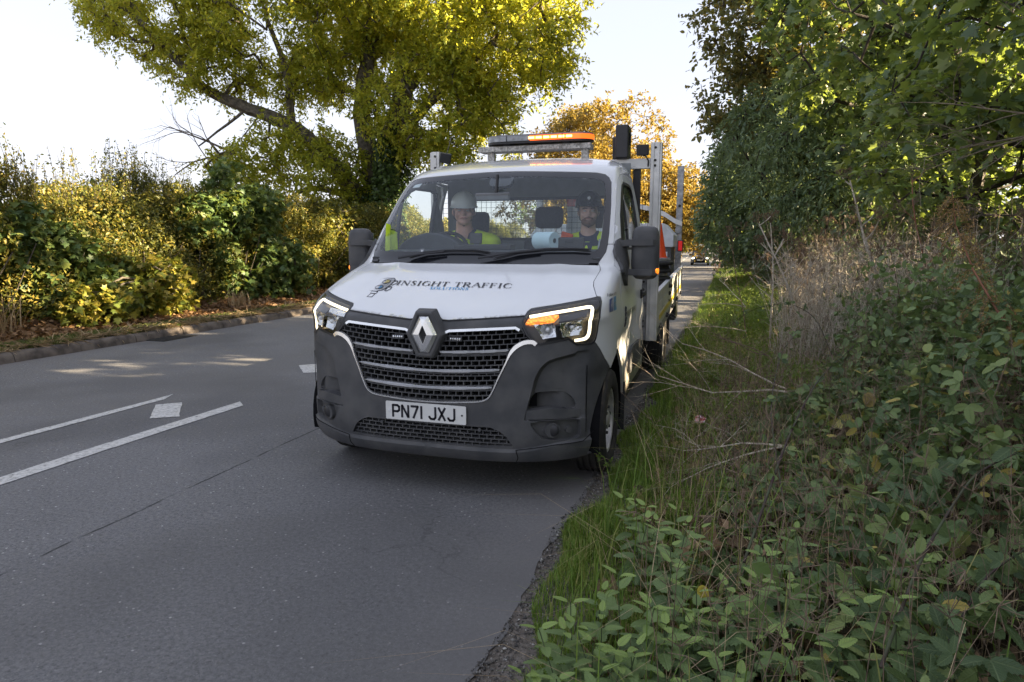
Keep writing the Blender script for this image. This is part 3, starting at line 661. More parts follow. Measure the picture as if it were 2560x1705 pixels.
# serif letters from strokes: (polyline, thick?) ; serifs as short bars
SER = {
 'I': ([((.5, 0), (.5, 1), 1)], [(.5, 0), (.5, 1)]),
 'N': ([((.15, 0), (.15, 1), 0), ((.15, 1), (.85, 0), 1), ((.85, 0), (.85, 1), 0)], [(.15, 0), (.12, 1), (.85, 1)]),
 'S': ([((.82, .78), (.72, .93), 0), ((.72, .93), (.5, .99), 0), ((.5, .99), (.25, .92), 1), ((.25, .92), (.2, .72), 1), ((.2, .72), (.5, .52), 1), ((.5, .52), (.8, .34), 1), ((.8, .34), (.76, .1), 1), ((.76, .1), (.5, .01), 0), ((.5, .01), (.25, .06), 0), ((.25, .06), (.16, .26), 0)], []),
 'G': ([((.88, .78), (.75, .94), 0), ((.75, .94), (.5, 1), 0), ((.5, 1), (.22, .88), 1), ((.22, .88), (.1, .5), 1), ((.1, .5), (.22, .12), 1), ((.22, .12), (.5, 0), 0), ((.5, 0), (.85, .1), 0), ((.85, .1), (.85, .42), 1)], [(.82, .43)]),
 'H': ([((.15, 0), (.15, 1), 1), ((.85, 0), (.85, 1), 1), ((.15, .52), (.85, .52), 0)], [(.15, 0), (.15, 1), (.85, 0), (.85, 1)]),
 'T': ([((.5, 0), (.5, 1), 1), ((.08, .98), (.92, .98), 0), ((.08, .98), (.06, .8), 0), ((.92, .98), (.94, .8), 0)], [(.5, 0)]),
 'R': ([((.18, 0), (.18, 1), 1), ((.18, .98), (.6, .97), 0), ((.6, .97), (.78, .82), 1), ((.78, .82), (.72, .6), 1), ((.72, .6), (.18, .5), 0), ((.5, .5), (.92, 0), 1)], [(.18, 0), (.16, 1), (.94, 0)]),
 'A': ([((.08, 0), (.5, 1), 0), ((.5, 1), (.92, 0), 1), ((.25, .36), (.76, .36), 0)], [(.08, 0), (.92, 0)]),
 'F': ([((.18, 0), (.18, 1), 1), ((.18, .98), (.85, .98), 0), ((.85, .98), (.87, .8), 0), ((.18, .52), (.68, .52), 0), ((.68, .62), (.68, .42), 0)], [(.18, 0), (.16, 1)]),
 'C': ([((.9, .76), (.75, .94), 0), ((.75, .94), (.5, 1), 0), ((.5, 1), (.22, .88), 1), ((.22, .88), (.1, .5), 1), ((.1, .5), (.22, .12), 1), ((.22, .12), (.5, 0), 0), ((.5, 0), (.78, .06), 0), ((.78, .06), (.92, .24), 0)], []),
 'O': ([((.5, 1), (.2, .86), 1), ((.2, .86), (.1, .5), 1), ((.1, .5), (.2, .14), 1), ((.2, .14), (.5, 0), 0), ((.5, 0), (.8, .14), 0), ((.8, .14), (.9, .5), 1), ((.9, .5), (.8, .86), 1), ((.8, .86), (.5, 1), 0)], []),
 'L': ([((.2, 0), (.2, 1), 1), ((.2, .02), (.85, .02), 0), ((.85, .02), (.87, .22), 0)], [(.2, 1)]),
 'U': ([((.15, 1), (.15, .3), 1), ((.15, .3), (.3, .05), 1), ((.3, .05), (.6, .0), 0), ((.6, 0), (.82, .2), 0), ((.82, .2), (.84, 1), 0)], [(.15, 1), (.84, 1)])}
WD = {'I': .34, 'S': .55, 'T': .72, 'F': .62, 'L': .62, 'R': .72}
def serif_text(txt, u0, u1, zfun, hz, aspect, shear, ths=(.05, .13)):
    """letters between u0 and u1; height hz in z; physical aspect = bonnet length per z"""
    adv = sum((WD.get(c, .82)+.10) if c != ' ' else .40 for c in txt)-.10; k = (u1-u0)/adv; m = MB(); x = 0; H = hz*aspect  # physical height
    for c in txt:
        if c == ' ': x += .40; continue
        wd_ = WD.get(c, .82); st, sf = SER[c]
        segs = [(np.array(a), np.array(b), ths[t]) for a, b, t in st]+[(np.array((p[0]-.16/wd_*.8, p[1]+(.025 if p[1] < .5 else -.025))), np.array((p[0]+.16/wd_*.8, p[1]+(.025 if p[1] < .5 else -.025))), .05) for p in sf]
        for a, b, th in segs:
            A = np.array([a[0]*wd_*k, a[1]*H]); B = np.array([b[0]*wd_*k, b[1]*H]); d = B-A; L = np.linalg.norm(d); d /= L; nn = np.array([-d[1], d[0]])*th*H*.62
            A = A-d*th*H*.2; B = B+d*th*H*.2
            q = [A-nn, B-nn, B+nn, A+nn]; uz = []
            for p in q:
                uu = u0+x*k+p[0]+shear*p[1]; uz.append((uu, zfun(uu)+p[1]/aspect))
            uz = np.array(uz); m.add(Wp(uz[:, 0], uz[:, 1])+Wn(uz[:, 0], uz[:, 1])*.0035, [(0, 1, 2, 3)])
        x += wd_+.10
    return m
serif_text('INSIGHT TRAFFIC', -.430, .388, lambda u: 1.229-.006*(u+.43)/.82, .0245, 3.0, -.12).build('lettering', M['ink'], bonnet)
serif_text('SOLUTIONS', -.160, .108, lambda u: 1.2085, .0135, 3.0, -.12, (.07, .13)).build('lettering', M['blueink'], bonnet, label='light blue lettering')
def wl(m, pts, r, off=.003, closed=False): 
    q = surf_tube(pts, r, off, 4, closed, .03); m.add(q.V, q.F)
lg = MB(); LO = lambda a, b: (-.527+a, 1.222+b)    # emblem centre; b in z
body = [(-.045, -.029), (-.062, -.022), (-.066, -.005), (-.060, .022), (-.050, .038), (-.02, .044), (.035, .045), (.052, .038), (.060, .020), (.058, -.008), (.040, -.024), (.0, -.031)]
Bd = [LO(a, b) for a, b in body]; wl(lg, Bd, .0026, closed=True)
for s in (-1, 1):
    for b0 in (.015, -.018):
        e = [(s*.060, b0+.016), (s*.085, b0+.014), (s*.092, b0+.002), (s*.075, b0-.010), (s*.060, b0-.008)]; wl(lg, [LO(a, b) for a, b in e], .0024, closed=True)
        for k in range(1): wl(lg, [LO(s*(.064+.006*k), b0+.011-.004*k), LO(s*(.084-.002*k), b0+.009-.004*k)], .0014)
for k in range(12):   # hatching
    t = -.057+k*.0102; a = [LO(t-.012, -.026+.0006*k), LO(t+.02, .040)]; seg = densify(a, .006, False); 
    keep = [p for p in seg if pip(np.array([p]), Bd)[0] and min(((p[0]-cx)/.028)**2+((p[1]-cz)/.0115)**2 for cx, cz in (LO(.004, .024), LO(-.006, -.008))) > 1.15]
    if len(keep) > 2: wl(lg, [keep[0], keep[-1]], .0012)
wl(lg, [LO(-.028, -.032), LO(-.018, -.043), LO(.022, -.043), LO(.020, -.032)], .0022, closed=True)
wl(lg, [LO(-.014, -.044), LO(-.018, -.062), LO(.018, -.062), LO(.017, -.044)], .0022, closed=True)
for cc, mt in ((LO(.004, .024), 'yellink'), (LO(-.006, -.008), 'blueink')):
    ring = [(cc[0]+.026*math.cos(a), cc[1]+.0105*math.sin(a)) for a in np.linspace(0, 2*math.pi, 25)[:-1]]
    decal([ring], .0025).build('logo_disc', M[mt], bonnet); wl(lg, ring, .0026, .0035, True)
lg.build('traffic_light_logo', M['ink'], bonnet)
# decals on the near side door and wing
def side_text(txt, y0, z0, size, off, mat, sx=1.0, par=T, name='lettering'):
    V, F = text_mesh(txt, 1.0); P = []
    for v in V: y = y0+v[0]*size*sx; z = z0+v[1]*size; P.append((u_of_y(y, z), z))
    P = np.array(P); mesh_obj(name, Wp(P[:, 0], P[:, 1])+Wn(P[:, 0], P[:, 1])*off, F, mat, par)
def quad_map(q): 
    q = [np.array(p) for p in q]; return lambda a, b: (q[0]*(1-a)+q[1]*a)*(1-b)+(q[3]*(1-a)+q[2]*a)*b
def uv_text(txt, q, off, mat):
    V, F = text_mesh(txt, 1.0); V = V-V.min(0); V = V/np.maximum(V.max(0), 1e-6); f = quad_map(q); P = np.array([f(v[0], v[1]) for v in V]); mesh_obj('lettering', Wp(P[:, 0], P[:, 1])+Wn(P[:, 0], P[:, 1])*off, F, mat, T)
uv_text('Follow us on', [(1.044, 1.181), (1.255, 1.183), (1.185, 1.207), (1.027, 1.197)], .002, M['ink'])
def side_box(y0, y1, z0, z1, mat, off, name):
    q = yz([(y0, z0), (y1, z0), (y1, z1), (y0, z1)]); V, F = patch(q, off=off, rim=0, du=.1); return mesh_obj(name, V, F, mat, T)
M['fblue'] = pmat('navy_decal', (.03, .07, .22), .35); M['lblue'] = pmat('blue_decal', (.03, .22, .45), .35)
QF = [(1.196, 1.089), (1.300, 1.087), (1.142, 1.172), (1.093, 1.164)]; QL = [(1.335, 1.087), (1.456, 1.085), (1.259, 1.175), (1.173, 1.172)]
for q_, c_m in ((QF, 'fblue'), (QL, 'lblue')): V, F = patch(q_, off=.002, rim=0, du=.1); mesh_obj('social_decal', V, F, M[c_m], T)
inn = lambda q, a0, a1, b0, b1: [quad_map(q)(a, b) for a, b in ((a0, b0), (a1, b0), (a1, b1), (a0, b1))]
uv_text('f', inn(QF, .38, .78, .05, .85), .0035, M['white']); uv_text('in', inn(QL, .2, .8, .2, .8), .0035, M['white'])
side_text('INSIGHT TRAFFIC', 1.23, .985, .060, .002, M['ink'], 1.1)
m_ = MB()
for k in range(4):
    c = yz([(1.17, .94+.035*k)])[0]; q = surf_tube([(c[0]+.03*math.cos(a), c[1]+.02*math.sin(a)) for a in np.linspace(0, 2*math.pi, 10)[:-1]], .004, .002, 4, True); m_.add(q.V, q.F)
m_.build('door_logo', M['ink'], T)
# ---------------------------------------------------------------- mirrors
for s in (1, -1):
    X = lambda v: s*v
    sailp = yz([(1.19, 1.545), (1.06, 1.43), (1.01, 1.335), (1.04, 1.285), (1.165, 1.195), (1.20, 1.29), (1.29, 1.42), (1.27, 1.50)])
    V, F = flip(*patch(roundp(sailp, 1), off=.022, rim=.03, du=.03), s); mir = mesh_obj('mirror', V, F, M['plastic'], T, smooth=40)
    # housing: rounded box, built by lofting rounded rectangles up z
    prof = [(1.253, .30, .3), (1.258, .62, .62), (1.275, .84, .85), (1.31, .96, .97), (1.36, 1, 1), (1.45, 1, 1), (1.55, .97, .97), (1.59, .90, .92), (1.612, .78, .8), (1.622, .60, .6), (1.625, .3, .3)]
    V = []; F = []; rr = rrect(.195, .135, .055, 6); n = len(rr)
    for z, a, b in prof:
        for p in rr: V.append((X(1.132+p[0]*a), 1.265+p[1]*b+.02*(z-1.45)**2, z))
    for k in range(len(prof)-1): F += [(k*n+i, k*n+(i+1) % n, (k+1)*n+(i+1) % n, (k+1)*n+i) for i in range(n)]
    F += [tuple(range(n))[::-1], tuple(range((len(prof)-1)*n, len(prof)*n))]
    if s < 0: F = [tuple(reversed(f)) for f in F]
    mesh_obj('mirror_housing', V, F, M['plastic'], mir, smooth=50)
    for z in (1.512, 1.305):
        m_ = MB(); 
        pts = [(X(.955), 1.17, z-.01), (X(1.03), 1.20, z), (X(1.10), 1.19, z), (X(1.19), 1.205, z), (X(1.222), 1.24, z), (X(1.224), 1.28, z)]
        q = np.array(pts); V = []
        for i, p in enumerate(q):
            w_ = .022; V += [(p[0], p[1]-.014, p[2]-w_), (p[0], p[1]+.03, p[2]-w_), (p[0], p[1]+.03, p[2]+w_), (p[0], p[1]-.014, p[2]+w_)]
        F = [(i*4+j, i*4+(j+1) % 4, (i+1)*4+(j+1) % 4, (i+1)*4+j) for i in range(len(q)-1) for j in range(4)]+[(0, 3, 2, 1), (20, 21, 22, 23)]
        m_.add(V, F); m_.build('mirror_arm', M['plastic'], mir, bevel=.008, smooth=30)
    MB().box((X(1.13), 1.337, 1.47), (.15, .004, .24)).build('mirror_glass', M['chrome'], mir)
    q = MB().ell((X(1.213), 1.265, 1.315), (.018, .055, .034), 14, 8); q.build('side_indicator', M['amberlit'], mir, smooth=180)
# ---------------------------------------------------------------- wheels
def wheel(x, y, s, steer=0, rear=False):
    R = rotm(0, 0, steer); C0 = np.array([x, y, .343])
    rt = bpy.data.objects.new('wheel', None); COL.objects.link(rt); rt.parent = T
    r = .345; wd = .215
    prof = [(.218, wd/2-.01), (.235, wd/2+.002), (.29, wd/2+.006), (.325, wd/2-.004), (.339, wd/2-.022), (r, wd/2-.04)]
    tread = []
    for a in (.065, .022, -.022, -.065): tread += [(r, a+.010), (r-.010, a+.007), (r-.010, a-.007), (r, a-.010)]
    prof = prof+tread+[(p[0], -p[1]) for p in prof[::-1]]
    m_ = MB().lathe(prof, (0, 0, 0), 'x', 56); V = np.array(m_.V)*np.array([s, 1, 1]) @ R.T+C0; F = m_.F if s > 0 else [tuple(reversed(f)) for f in m_.F]
    # parts hang directly below the wheel root through mesh parenting
    ty = mesh_obj('tyre', V, F, M['tyre'], T, smooth=35); ty.parent = rt
    rim_p = [(.222, .085), (.216, .092), (.205, .086), (.196, .05), (.188, .03), (.15, .035 if not rear else -.03), (.12, .055 if not rear else -.04), (.10, .062 if not rear else -.045), (.066, .060 if not rear else -.045), (.060, .085 if not rear else .02), (.045, .092 if not rear else .03), (.001, .092 if not rear else .03)]
    m_ = MB().lathe(rim_p, (0, 0, 0), 'x', 40); V = np.array(m_.V)*np.array([s, 1, 1]) @ R.T+C0; rm = mesh_obj('rim', V, m_.F if s > 0 else [tuple(reversed(f)) for f in m_.F], M['rim'], T, smooth=40); rm.parent = rt
    for k in range(6):
        a = k*math.pi/3+.3; p = np.array([.06 if not rear else -.045, .085*math.cos(a), .085*math.sin(a)]); m_ = MB().cyl(p, p+np.array([.03, 0, 0]), .013, .010, 8)
        V = np.array(m_.V)*np.array([s, 1, 1]) @ R.T+C0; nu = mesh_obj('wheel_nut', V, m_.F, M['chassis'], T, smooth=30); nu.parent = rt
    for k in range(9):
        a = k*2*math.pi/9; p = np.array([.046, .168*math.cos(a), .168*math.sin(a)]); m_ = MB().cyl(p-np.array([.02, 0, 0]), p+np.array([.001, 0, 0]), .017, .017, 10)
        V = np.array(m_.V)*np.array([s, 1, 1]) @ R.T+C0; nu = mesh_obj('rim_slot', V, m_.F, M['dark'], T); nu.parent = rt
wheel(.885, .765, 1, R_(0)); wheel(-.885, .765, -1, R_(0))
wheel(.935, 4.55, 1, 0, True); wheel(-.935, 4.55, -1, 0, True)
wheel(.72, 4.55, 1, 0, True); wheel(-.72, 4.55, -1, 0, True)
m_ = MB().box((0, .8, .33), (1.6, .10, .09)); m_.box((0, 4.55, .35), (1.3, .14, .14)); m_.box((-.42, 3.6, .55), (.08, 6.2, .16)); m_.box((.42, 3.6, .55), (.08, 6.2, .16)); m_.box((0, .75, .40), (1.25, 1.0, .22)); m_.box((.55, 3.2, .48), (.4, .7, .28)); m_.box((-.55, 3.2, .48), (.4, .7, .28)); m_.box((0, 2.0, .45), (1.0, .5, .2))
m_.build('chassis', M['chassis'], T, bevel=.01)
# ---------------------------------------------------------------- cab interior
m_ = MB().prism([(.98, 1.30), (.96, 1.405), (1.15, 1.455), (1.48, 1.462), (1.56, 1.44), (1.60, 1.36), (1.60, .9), (1.0, .9)], -.86, .86, 'x')
dash = m_.build('dashboard', M['dash'], T, smooth=40)
MB().prism([(-.88, 1.43), (-.85, 1.50), (-.75, 1.56), (-.62, 1.592), (-.52, 1.59), (-.40, 1.55), (-.32, 1.49), (-.29, 1.43)], 1.40, 1.56, 'y').build('instrument_hood', M['dash'], dash, bevel=.015, smooth=40)
MB().box((-.08, 1.28, 1.478), (.46, .12, .045)).build('document_tray', M['black'], dash, bevel=.01)
MB().box((-.215, 1.46, 1.545), (.10, .02, .085), rotm(-.2)).build('screen_mount', M['black'], dash, bevel=.006)
m_ = MB(); a = np.linspace(0, 2*math.pi, 41); Rw = rotm(R_(-62)); P = np.stack([.205*np.cos(a), .205*np.sin(a), 0*a], 1) @ np.array(rotm(R_(58))).T+np.array([-.575, 1.66, 1.42]); m_.tube(P, .016, 8, cap=False)
for an in (-15, 195, 270):
    e = np.array([.2*math.cos(R_(an)), .2*math.sin(R_(an)), 0]) @ np.array(rotm(R_(58))).T; m_.tube([np.array([-.575, 1.66, 1.42]), np.array([-.575, 1.66, 1.42])+e], .018, 6)
m_.ell((-.575, 1.655, 1.42), (.075, .05, .07), 14, 8); m_.build('steering_wheel', M['black'], T, smooth=60)
def seat(x, w_, hr=True):
    st = MB().box((x, 2.17, 1.25), (w_, .13, .62), rotm(R_(-10))).build('seat_back', M['seat'], T, bevel=.045, smooth=40)
    MB().box((x, 1.95, .92), (w_, .50, .15)).build('seat_cushion', M['seat'], st, bevel=.04, smooth=40)
    return st
sd_ = seat(-.50, .50); MB().box((-.50, 2.215, 1.69), (.27, .10, .20), rotm(R_(-8))).build('headrest', M['seat'], sd_, bevel=.045, smooth=40)
for x, w_ in ((.18, .42), (.64, .42)):
    st = seat(x, w_); MB().box((x+.02, 2.18, 1.73), (.25, .10, .19), rotm(R_(-8))).build('headrest', M['seat'], st, bevel=.045, smooth=40)
    m_ = MB(); 
    for q in (-.06, .06): m_.cyl((x+.02+q, 2.19, 1.5), (x+.02+q, 2.18, 1.68), .007, n=8)
    m_.build('headrest_posts', M['silver'], st)
MB().box((-.03, 1.33, 1.855), (.275, .025, .062)).build('interior_mirror', pmat('mirror_back', (.12, .125, .13), .4), T, bevel=.012, smooth=40)
MB().cyl((-.0, 1.33, 1.86), (-.0, 1.36, 2.02), .012).build('mirror_stalk', M['black'], T)
# rear wall of the cab with its window
def ring(a, b):  # outer and inner rectangles in xz at y
    (x0, x1, z0, z1), (u0, u1, w0, w1) = a, b
    return [((x0, z0), (x1, z0), (u1, w0), (u0, w0)), ((x1, z0), (x1, z1), (u1, w1), (u1, w0)), ((x1, z1), (x0, z1), (u0, w1), (u1, w1)), ((x0, z1), (x0, z0), (u0, w0), (u0, w1))]
m_ = MB()
for y in (2.44, 2.465):
    for q in ring((-.86, .86, .60, 2.20), (-.64, .64, 1.56, 1.90)): m_.add([(p[0], y, p[1]) for p in q], [(0, 1, 2, 3)])
m_.build('cab_rear_wall', M['trimgrey'], T)
MB().box((0, 2.452, 1.73), (1.28, .005, .34)).build('rear_window', M['sglass'], T)
m_ = MB().box2((-.66, 2.43, 1.90), (.66, 2.45, 1.925)).box2((-.66, 2.43, 1.535), (.66, 2.45, 1.56)).box2((-.665, 2.43, 1.535), (-.64, 2.45, 1.925)).box2((.64, 2.43, 1.535), (.665, 2.45, 1.925)); m_.build('rear_window_frame', M['seal'], T)
MB().box2((-.95, 1.0, .58), (.95, 2.44, .60)).build('cab_floor', M['dash'], T)
# ---------------------------------------------------------------- load bed
BZ = lambda y: .024*(y-2.6)
bed = bpy.data.objects.new('load_bed', None); COL.objects.link(bed); bed.parent = T
def bpart(m_, name, mat, **k): o = m_.build(name, mat, T, **k); o.parent = bed; return o
Y0, Y1 = 2.66, 6.98
def shear(m_): m_.V = [(x, y, z+BZ(y)) for x, y, z in m_.V]; return m_
bpart(shear(MB().box2((-1.06, Y0, .70), (1.06, Y1, .74))), 'bed_floor', M['steel'])
for s in (1, -1):
    m_ = MB(); 
    for k, (za, zb) in enumerate(((.705, .83), (.834, .945), (.949, 1.045))): m_.box2((s*1.075, Y0+.02, za), (s*1.105, Y1-.03, zb))
    bpart(shear(m_), 'dropside', M['alu'], bevel=.004)
    bpart(shear(MB().box2((s*1.07, Y0+.02, 1.045), (s*1.115, Y1-.03, 1.065))), 'dropside_cap', M['silver'], bevel=.004)
    bpart(shear(MB().box2((s*1.105, Y0+.3, .765), (s*1.108, Y1-.2, .815))), 'reflective_strip', pmat('yellow_reflective_tape', (.62, .45, .04), .3, var=.15, scale=30))
    m_ = MB().box2((s*1.04, Y0, .62), (s*1.10, Y1, .70)); bpart(shear(m_), 'side_rail', M['steel'], bevel=.005)
    for yy in np.arange(Y0+.4, Y1, .85): bpart(shear(MB().box((s*1.11, yy, .70), (.03, .06, .05)).cyl((s*1.11, yy, .70), (s*1.13, yy, .69), .018, n=10)), 'catch', M['black'])
bpart(shear(MB().box2((-1.06, Y1-.03, .70), (1.06, Y1, 1.06))), 'tailboard', M['alu'])
bpart(MB().box((1.0, 6.3, .58), (.16, .5, .30)).box((-1.0, 6.3, .58), (.16, .5, .30)), 'side_locker', M['black'], bevel=.02)
bpart(MB().box((.93, 5.15, .42), (.26, .015, .40)).box((-.93, 5.15, .42), (.26, .015, .40)), 'mud_flap', M['black'])
bpart(MB().box((.97, 6.85, .52), (.12, .10, .12)), 'rear_lamp', M['black'])
# headboard frame
hb = bpy.data.objects.new('headboard', None); COL.objects.link(hb); hb.parent = T
def hpart(m_, name, mat, **k): o = m_.build(name, mat, T, **k); o.parent = hb; return o
for s in (1, -1):
    m_ = MB().box2((s*1.015, 2.60, .62), (s*1.095, 2.66, 2.39)); m_.box2((s*1.095, 2.606, .62), (s*1.112, 2.70, 2.385)); m_.box2((s*1.04, 2.594, .62), (s*1.048, 2.60, 2.39))
    hpart(m_, 'post', M['alu'], bevel=.004)
    m_ = MB().box2((s*.90, 2.62, .62), (s*1.012, 2.66, 1.36)); hpart(m_, 'post_channel', M['steel'], bevel=.004)
    m_ = MB()
    for zz in (2.345, 2.235, 2.19, 1.16, .96, .80, .75):
        xx = s*(1.055 if zz > 2 else .985); m_.cyl((xx, 2.60 if zz > 2 else 2.62, zz), (xx, 2.585 if zz > 2 else 2.605, zz), .012, .010, 8)
    hpart(m_, 'bolts', M['chassis'])
hpart(MB().box2((-1.015, 2.605, 2.165), (1.015, 2.655, 2.255)), 'crossbar', M['alu'], bevel=.004)
hpart(MB().box2((-1.015, 2.62, 1.50), (1.015, 2.65, 1.55)), 'crossbar', M['alu'], bevel=.004)
hpart(MB().box2((.86, 2.63, 1.55), (.93, 2.65, 2.165)).box2((-.93, 2.63, 1.55), (-.86, 2.65, 2.165)), 'mesh_stile', M['black'])
m_ = MB()
for k in range(7): m_.box2((-1.01, 2.635, .75+k*.107), (1.01, 2.65, .75+k*.107+.10))
hpart(m_, 'headboard_planks', M['alu'], bevel=.004)
m_ = MB()
for x in np.arange(-1.0, 1.01, .05): m_.box2((x-.0015, 2.655, 1.55), (x+.0015, 2.659, 2.165))
for z in np.arange(1.55, 2.165, .05): m_.box2((-1.01, 2.6592, z-.0015), (1.01, 2.6625, z+.0015))
hpart(m_, 'wire_mesh', M['chassis'])
# rear posts
for s in (1, -1):
    hpart(shear(MB().box2((s*1.01, 6.55, .74), (s*1.10, 6.63, 2.52))), 'rear_post', M['steel'], bevel=.004)
hpart(MB().cyl((1.055, 6.552, 2.05), (1.055, 6.535, 2.05), .02, n=10), 'bolt', M['chassis']); hpart(MB().cyl((1.05, 6.60, 1.70), (1.05, 6.50, 1.70), .045, n=12), 'post_fitting', M['steel'])
q = [(.2, 6.5, 2.12), (.6, 6.5, 2.02), (.85, 6.5, 1.93), (1.0, 6.5, 1.83), (1.10, 6.5, 1.79)]; P = np.array(q); V = []
for p in P: V += [p+[0, -.01, -.035], p+[0, .01, -.035], p+[0, .01, .035], p+[0, -.01, .035]]
F = [(i*4+j, i*4+(j+1) % 4, (i+1)*4+(j+1) % 4, (i+1)*4+j) for i in range(4) for j in range(4)]; o = mesh_obj('rear_rail', np.array(V), F, M['alu'], T); o.parent = hb
m_ = MB().box((1.105, 6.2, 1.475), (.075, .05, .16)); o = hpart(m_, 'rear_marker_lamp', M['black'], bevel=.008)
m_ = MB().box((1.105, 6.172, 1.475), (.055, .012, .135)); hpart(m_, 'red_lens', emat('red_lens', (.6, .02, .02), .05, (.5, .02, .02)), bevel=.006)
# black light board on top of the headboard and two work lamps
m_ = MB().box((.765, 2.64, 2.40), (.115, .20, .29)); hpart(m_, 'folded_sign_box', M['black'], bevel=.012)
m_ = MB().box((.69, 2.70, 2.36), (.05, .08, .20)).box((.829, 2.63, 2.43), (.012, .05, .11)); hpart(m_, 'sign_box_bracket', M['black'], bevel=.006)
for (x, rx, rz) in ((.945, .15, 0), (-.945, .25, .5)):
    m_ = MB().box((x, 2.59, 2.325), (.108, .05, .095), rotm(rx, .15 if x < 0 else 0, rz)); wl_ = hpart(m_, 'work_lamp', M['black'], bevel=.008)
    m_ = MB()
    for k in range(7): m_.box(np.array([x-.045+.015*k, 2.618, 2.325]), (.003, .02, .08), rotm(rx, 0, rz))
    o = m_.build('cooling_fins', M['black'], T); o.parent = hb
    m_ = MB().tube([(x, 2.60, 2.28), (x+.03, 2.575, 2.27), (x+.055, 2.575, 2.23), (x+.05, 2.585, 2.18)], .007, 6); hpart(m_, 'cable', M['black'])
hpart(MB().tube([(-.93, 2.59, 2.36), (-.86, 2.55, 2.52)], .003, 5), 'aerial', M['steel'])
# amber beacon bar on its shelf
lb = bpy.data.objects.new('light_bar', None); COL.objects.link(lb); lb.parent = T
def lpart(m_, name, mat, **k): o = m_.build(name, mat, T, **k); o.parent = lb; return o
lpart(MB().box2((-.52, 2.36, 2.332), (.52, 2.52, 2.378)), 'shelf', M['aludirty'], bevel=.004)
for x in (-.40, .475): lpart(MB().box2((x-.045, 2.40, 2.20), (x+.02, 2.44, 2.334)).box2((x-.045, 2.36, 2.19), (x+.02, 2.46, 2.205)), 'shelf_leg', M['aludirty'], bevel=.004)
def stadium(hw, hy, z0, z1, x0=-9, x1=9, cx=.045, cy=2.44):
    out = []
    for k in range(33): a = math.pi/2-math.pi*k/32; out.append((hw-hy*1.2+hy*1.2*math.cos(a), hy*math.sin(a)))
    for k in range(33): a = -math.pi/2-math.pi*k/32; out.append((-hw+hy*1.2+hy*1.2*math.cos(a), hy*math.sin(a)))
    # clip in x
    o2 = []
    n = len(out)
    for i in range(n):
        a, b = np.array(out[i]), np.array(out[(i+1) % n])
        ina, inb = x0 <= a[0] <= x1, x0 <= b[0] <= x1
        if ina: o2.append(tuple(a))
        if ina != inb:
            xc = x0 if (a[0] < x0) != (b[0] < x0) else x1; t = (xc-a[0])/(b[0]-a[0]); o2.append(tuple(a+t*(b-a)))
    return MB().prism([(cx+p, cy+q) for p, q in o2], z0, z1, 'z')
lpart(stadium(.49, .12, 2.392, 2.412), 'bar_base', M['black'], smooth=40)
lpart(stadium(.49, .135, 2.410, 2.452, x1=-.065), 'clear_lens', pmat('smoky_lens', (.28, .29, .30), .15, var=.3, scale=25), smooth=40)
lpart(stadium(.49, .135, 2.410, 2.452, x0=-.06), 'amber_lens', emat('amber_lens', (1, .13, .014), .20, (.8, .12, .02)), smooth=40)
lpart(stadium(.482, .128, 2.452, 2.466), 'bar_top', pmat('bar_top_cover', (.20, .20, .21), .35), smooth=40)
for c_, d_, a_ in [((.068*k, 2.306, 2.432), (.052, .008, .018), 0) for k in range(6)]+[((.455, 2.335, 2.432), (.045, .006, .018), .7), ((.495, 2.375, 2.432), (.035, .006, .018), 1.2)]:
    lpart(MB().box(c_, d_, rotm(0, 0, a_)), 'led_module', M.setdefault('led', emat('amber_led', (1, .40, .08), 1.2)))
lpart(MB().box((-.23, 2.303, 2.43), (.006, .006, .05)).box((.28, 2.303, 2.43), (.005, .006, .05)), 'lens_seam', M['black'])
lpart(MB().box((-.25, 2.42, 2.388), (.06, .1, .018)).box((.3, 2.42, 2.388), (.06, .1, .018)), 'bar_foot', M['black'])
# ---------------------------------------------------------------- load: things of their own
M['boxwhite'] = pmat('white_painted_lid', (.55, .57, .60), .5, var=.12, scale=8)
ch = thing('storage_chest', (.75, 5.9, .80), 'dark grey chest with a white sloping lid standing in the truck bed', 'chest')
shear(MB().box2((-.85, 5.5, .74), (1.03, 6.2, 1.40))).build('chest_body', pmat('dark_grey_panel', (.06, .062, .068), .6), ch, bevel=.01)
MB().prism([(-.90, 1.46), (1.055, 1.46), (1.055, 1.62), (.92, 1.77), (-.78, 1.77), (-.90, 1.62)], 5.48, 6.25, 'y').build('lid', M['boxwhite'], ch, bevel=.01)
MB().box2((.86, 5.49, 1.22), (.98, 5.498, 1.40)).build('vent_grille', M['boxwhite'], ch)
cone_l = ['orange traffic cone standing on a stack of flat black cone bases behind the cab']
cn = thing('traffic_cone', (1.0, 4.2, 1.34), cone_l[0], 'cone')
MB().lathe([(.115, 0), (.10, .03), (.03, .42), (.018, .425), (.001, .425)], (.955, 4.3, 1.34), 'z', 24).build('cone_body', emat('orange_cone', (.8, .07, .02), .0, (.75, .07, .02)), cn, smooth=40)
MB().lathe([(.0855, .10), (.063, .20)], (.955, 4.3, 1.34), 'z', 24).build('reflective_sleeve', pmat('white_sleeve', (.6, .6, .6), .4), cn, smooth=40)
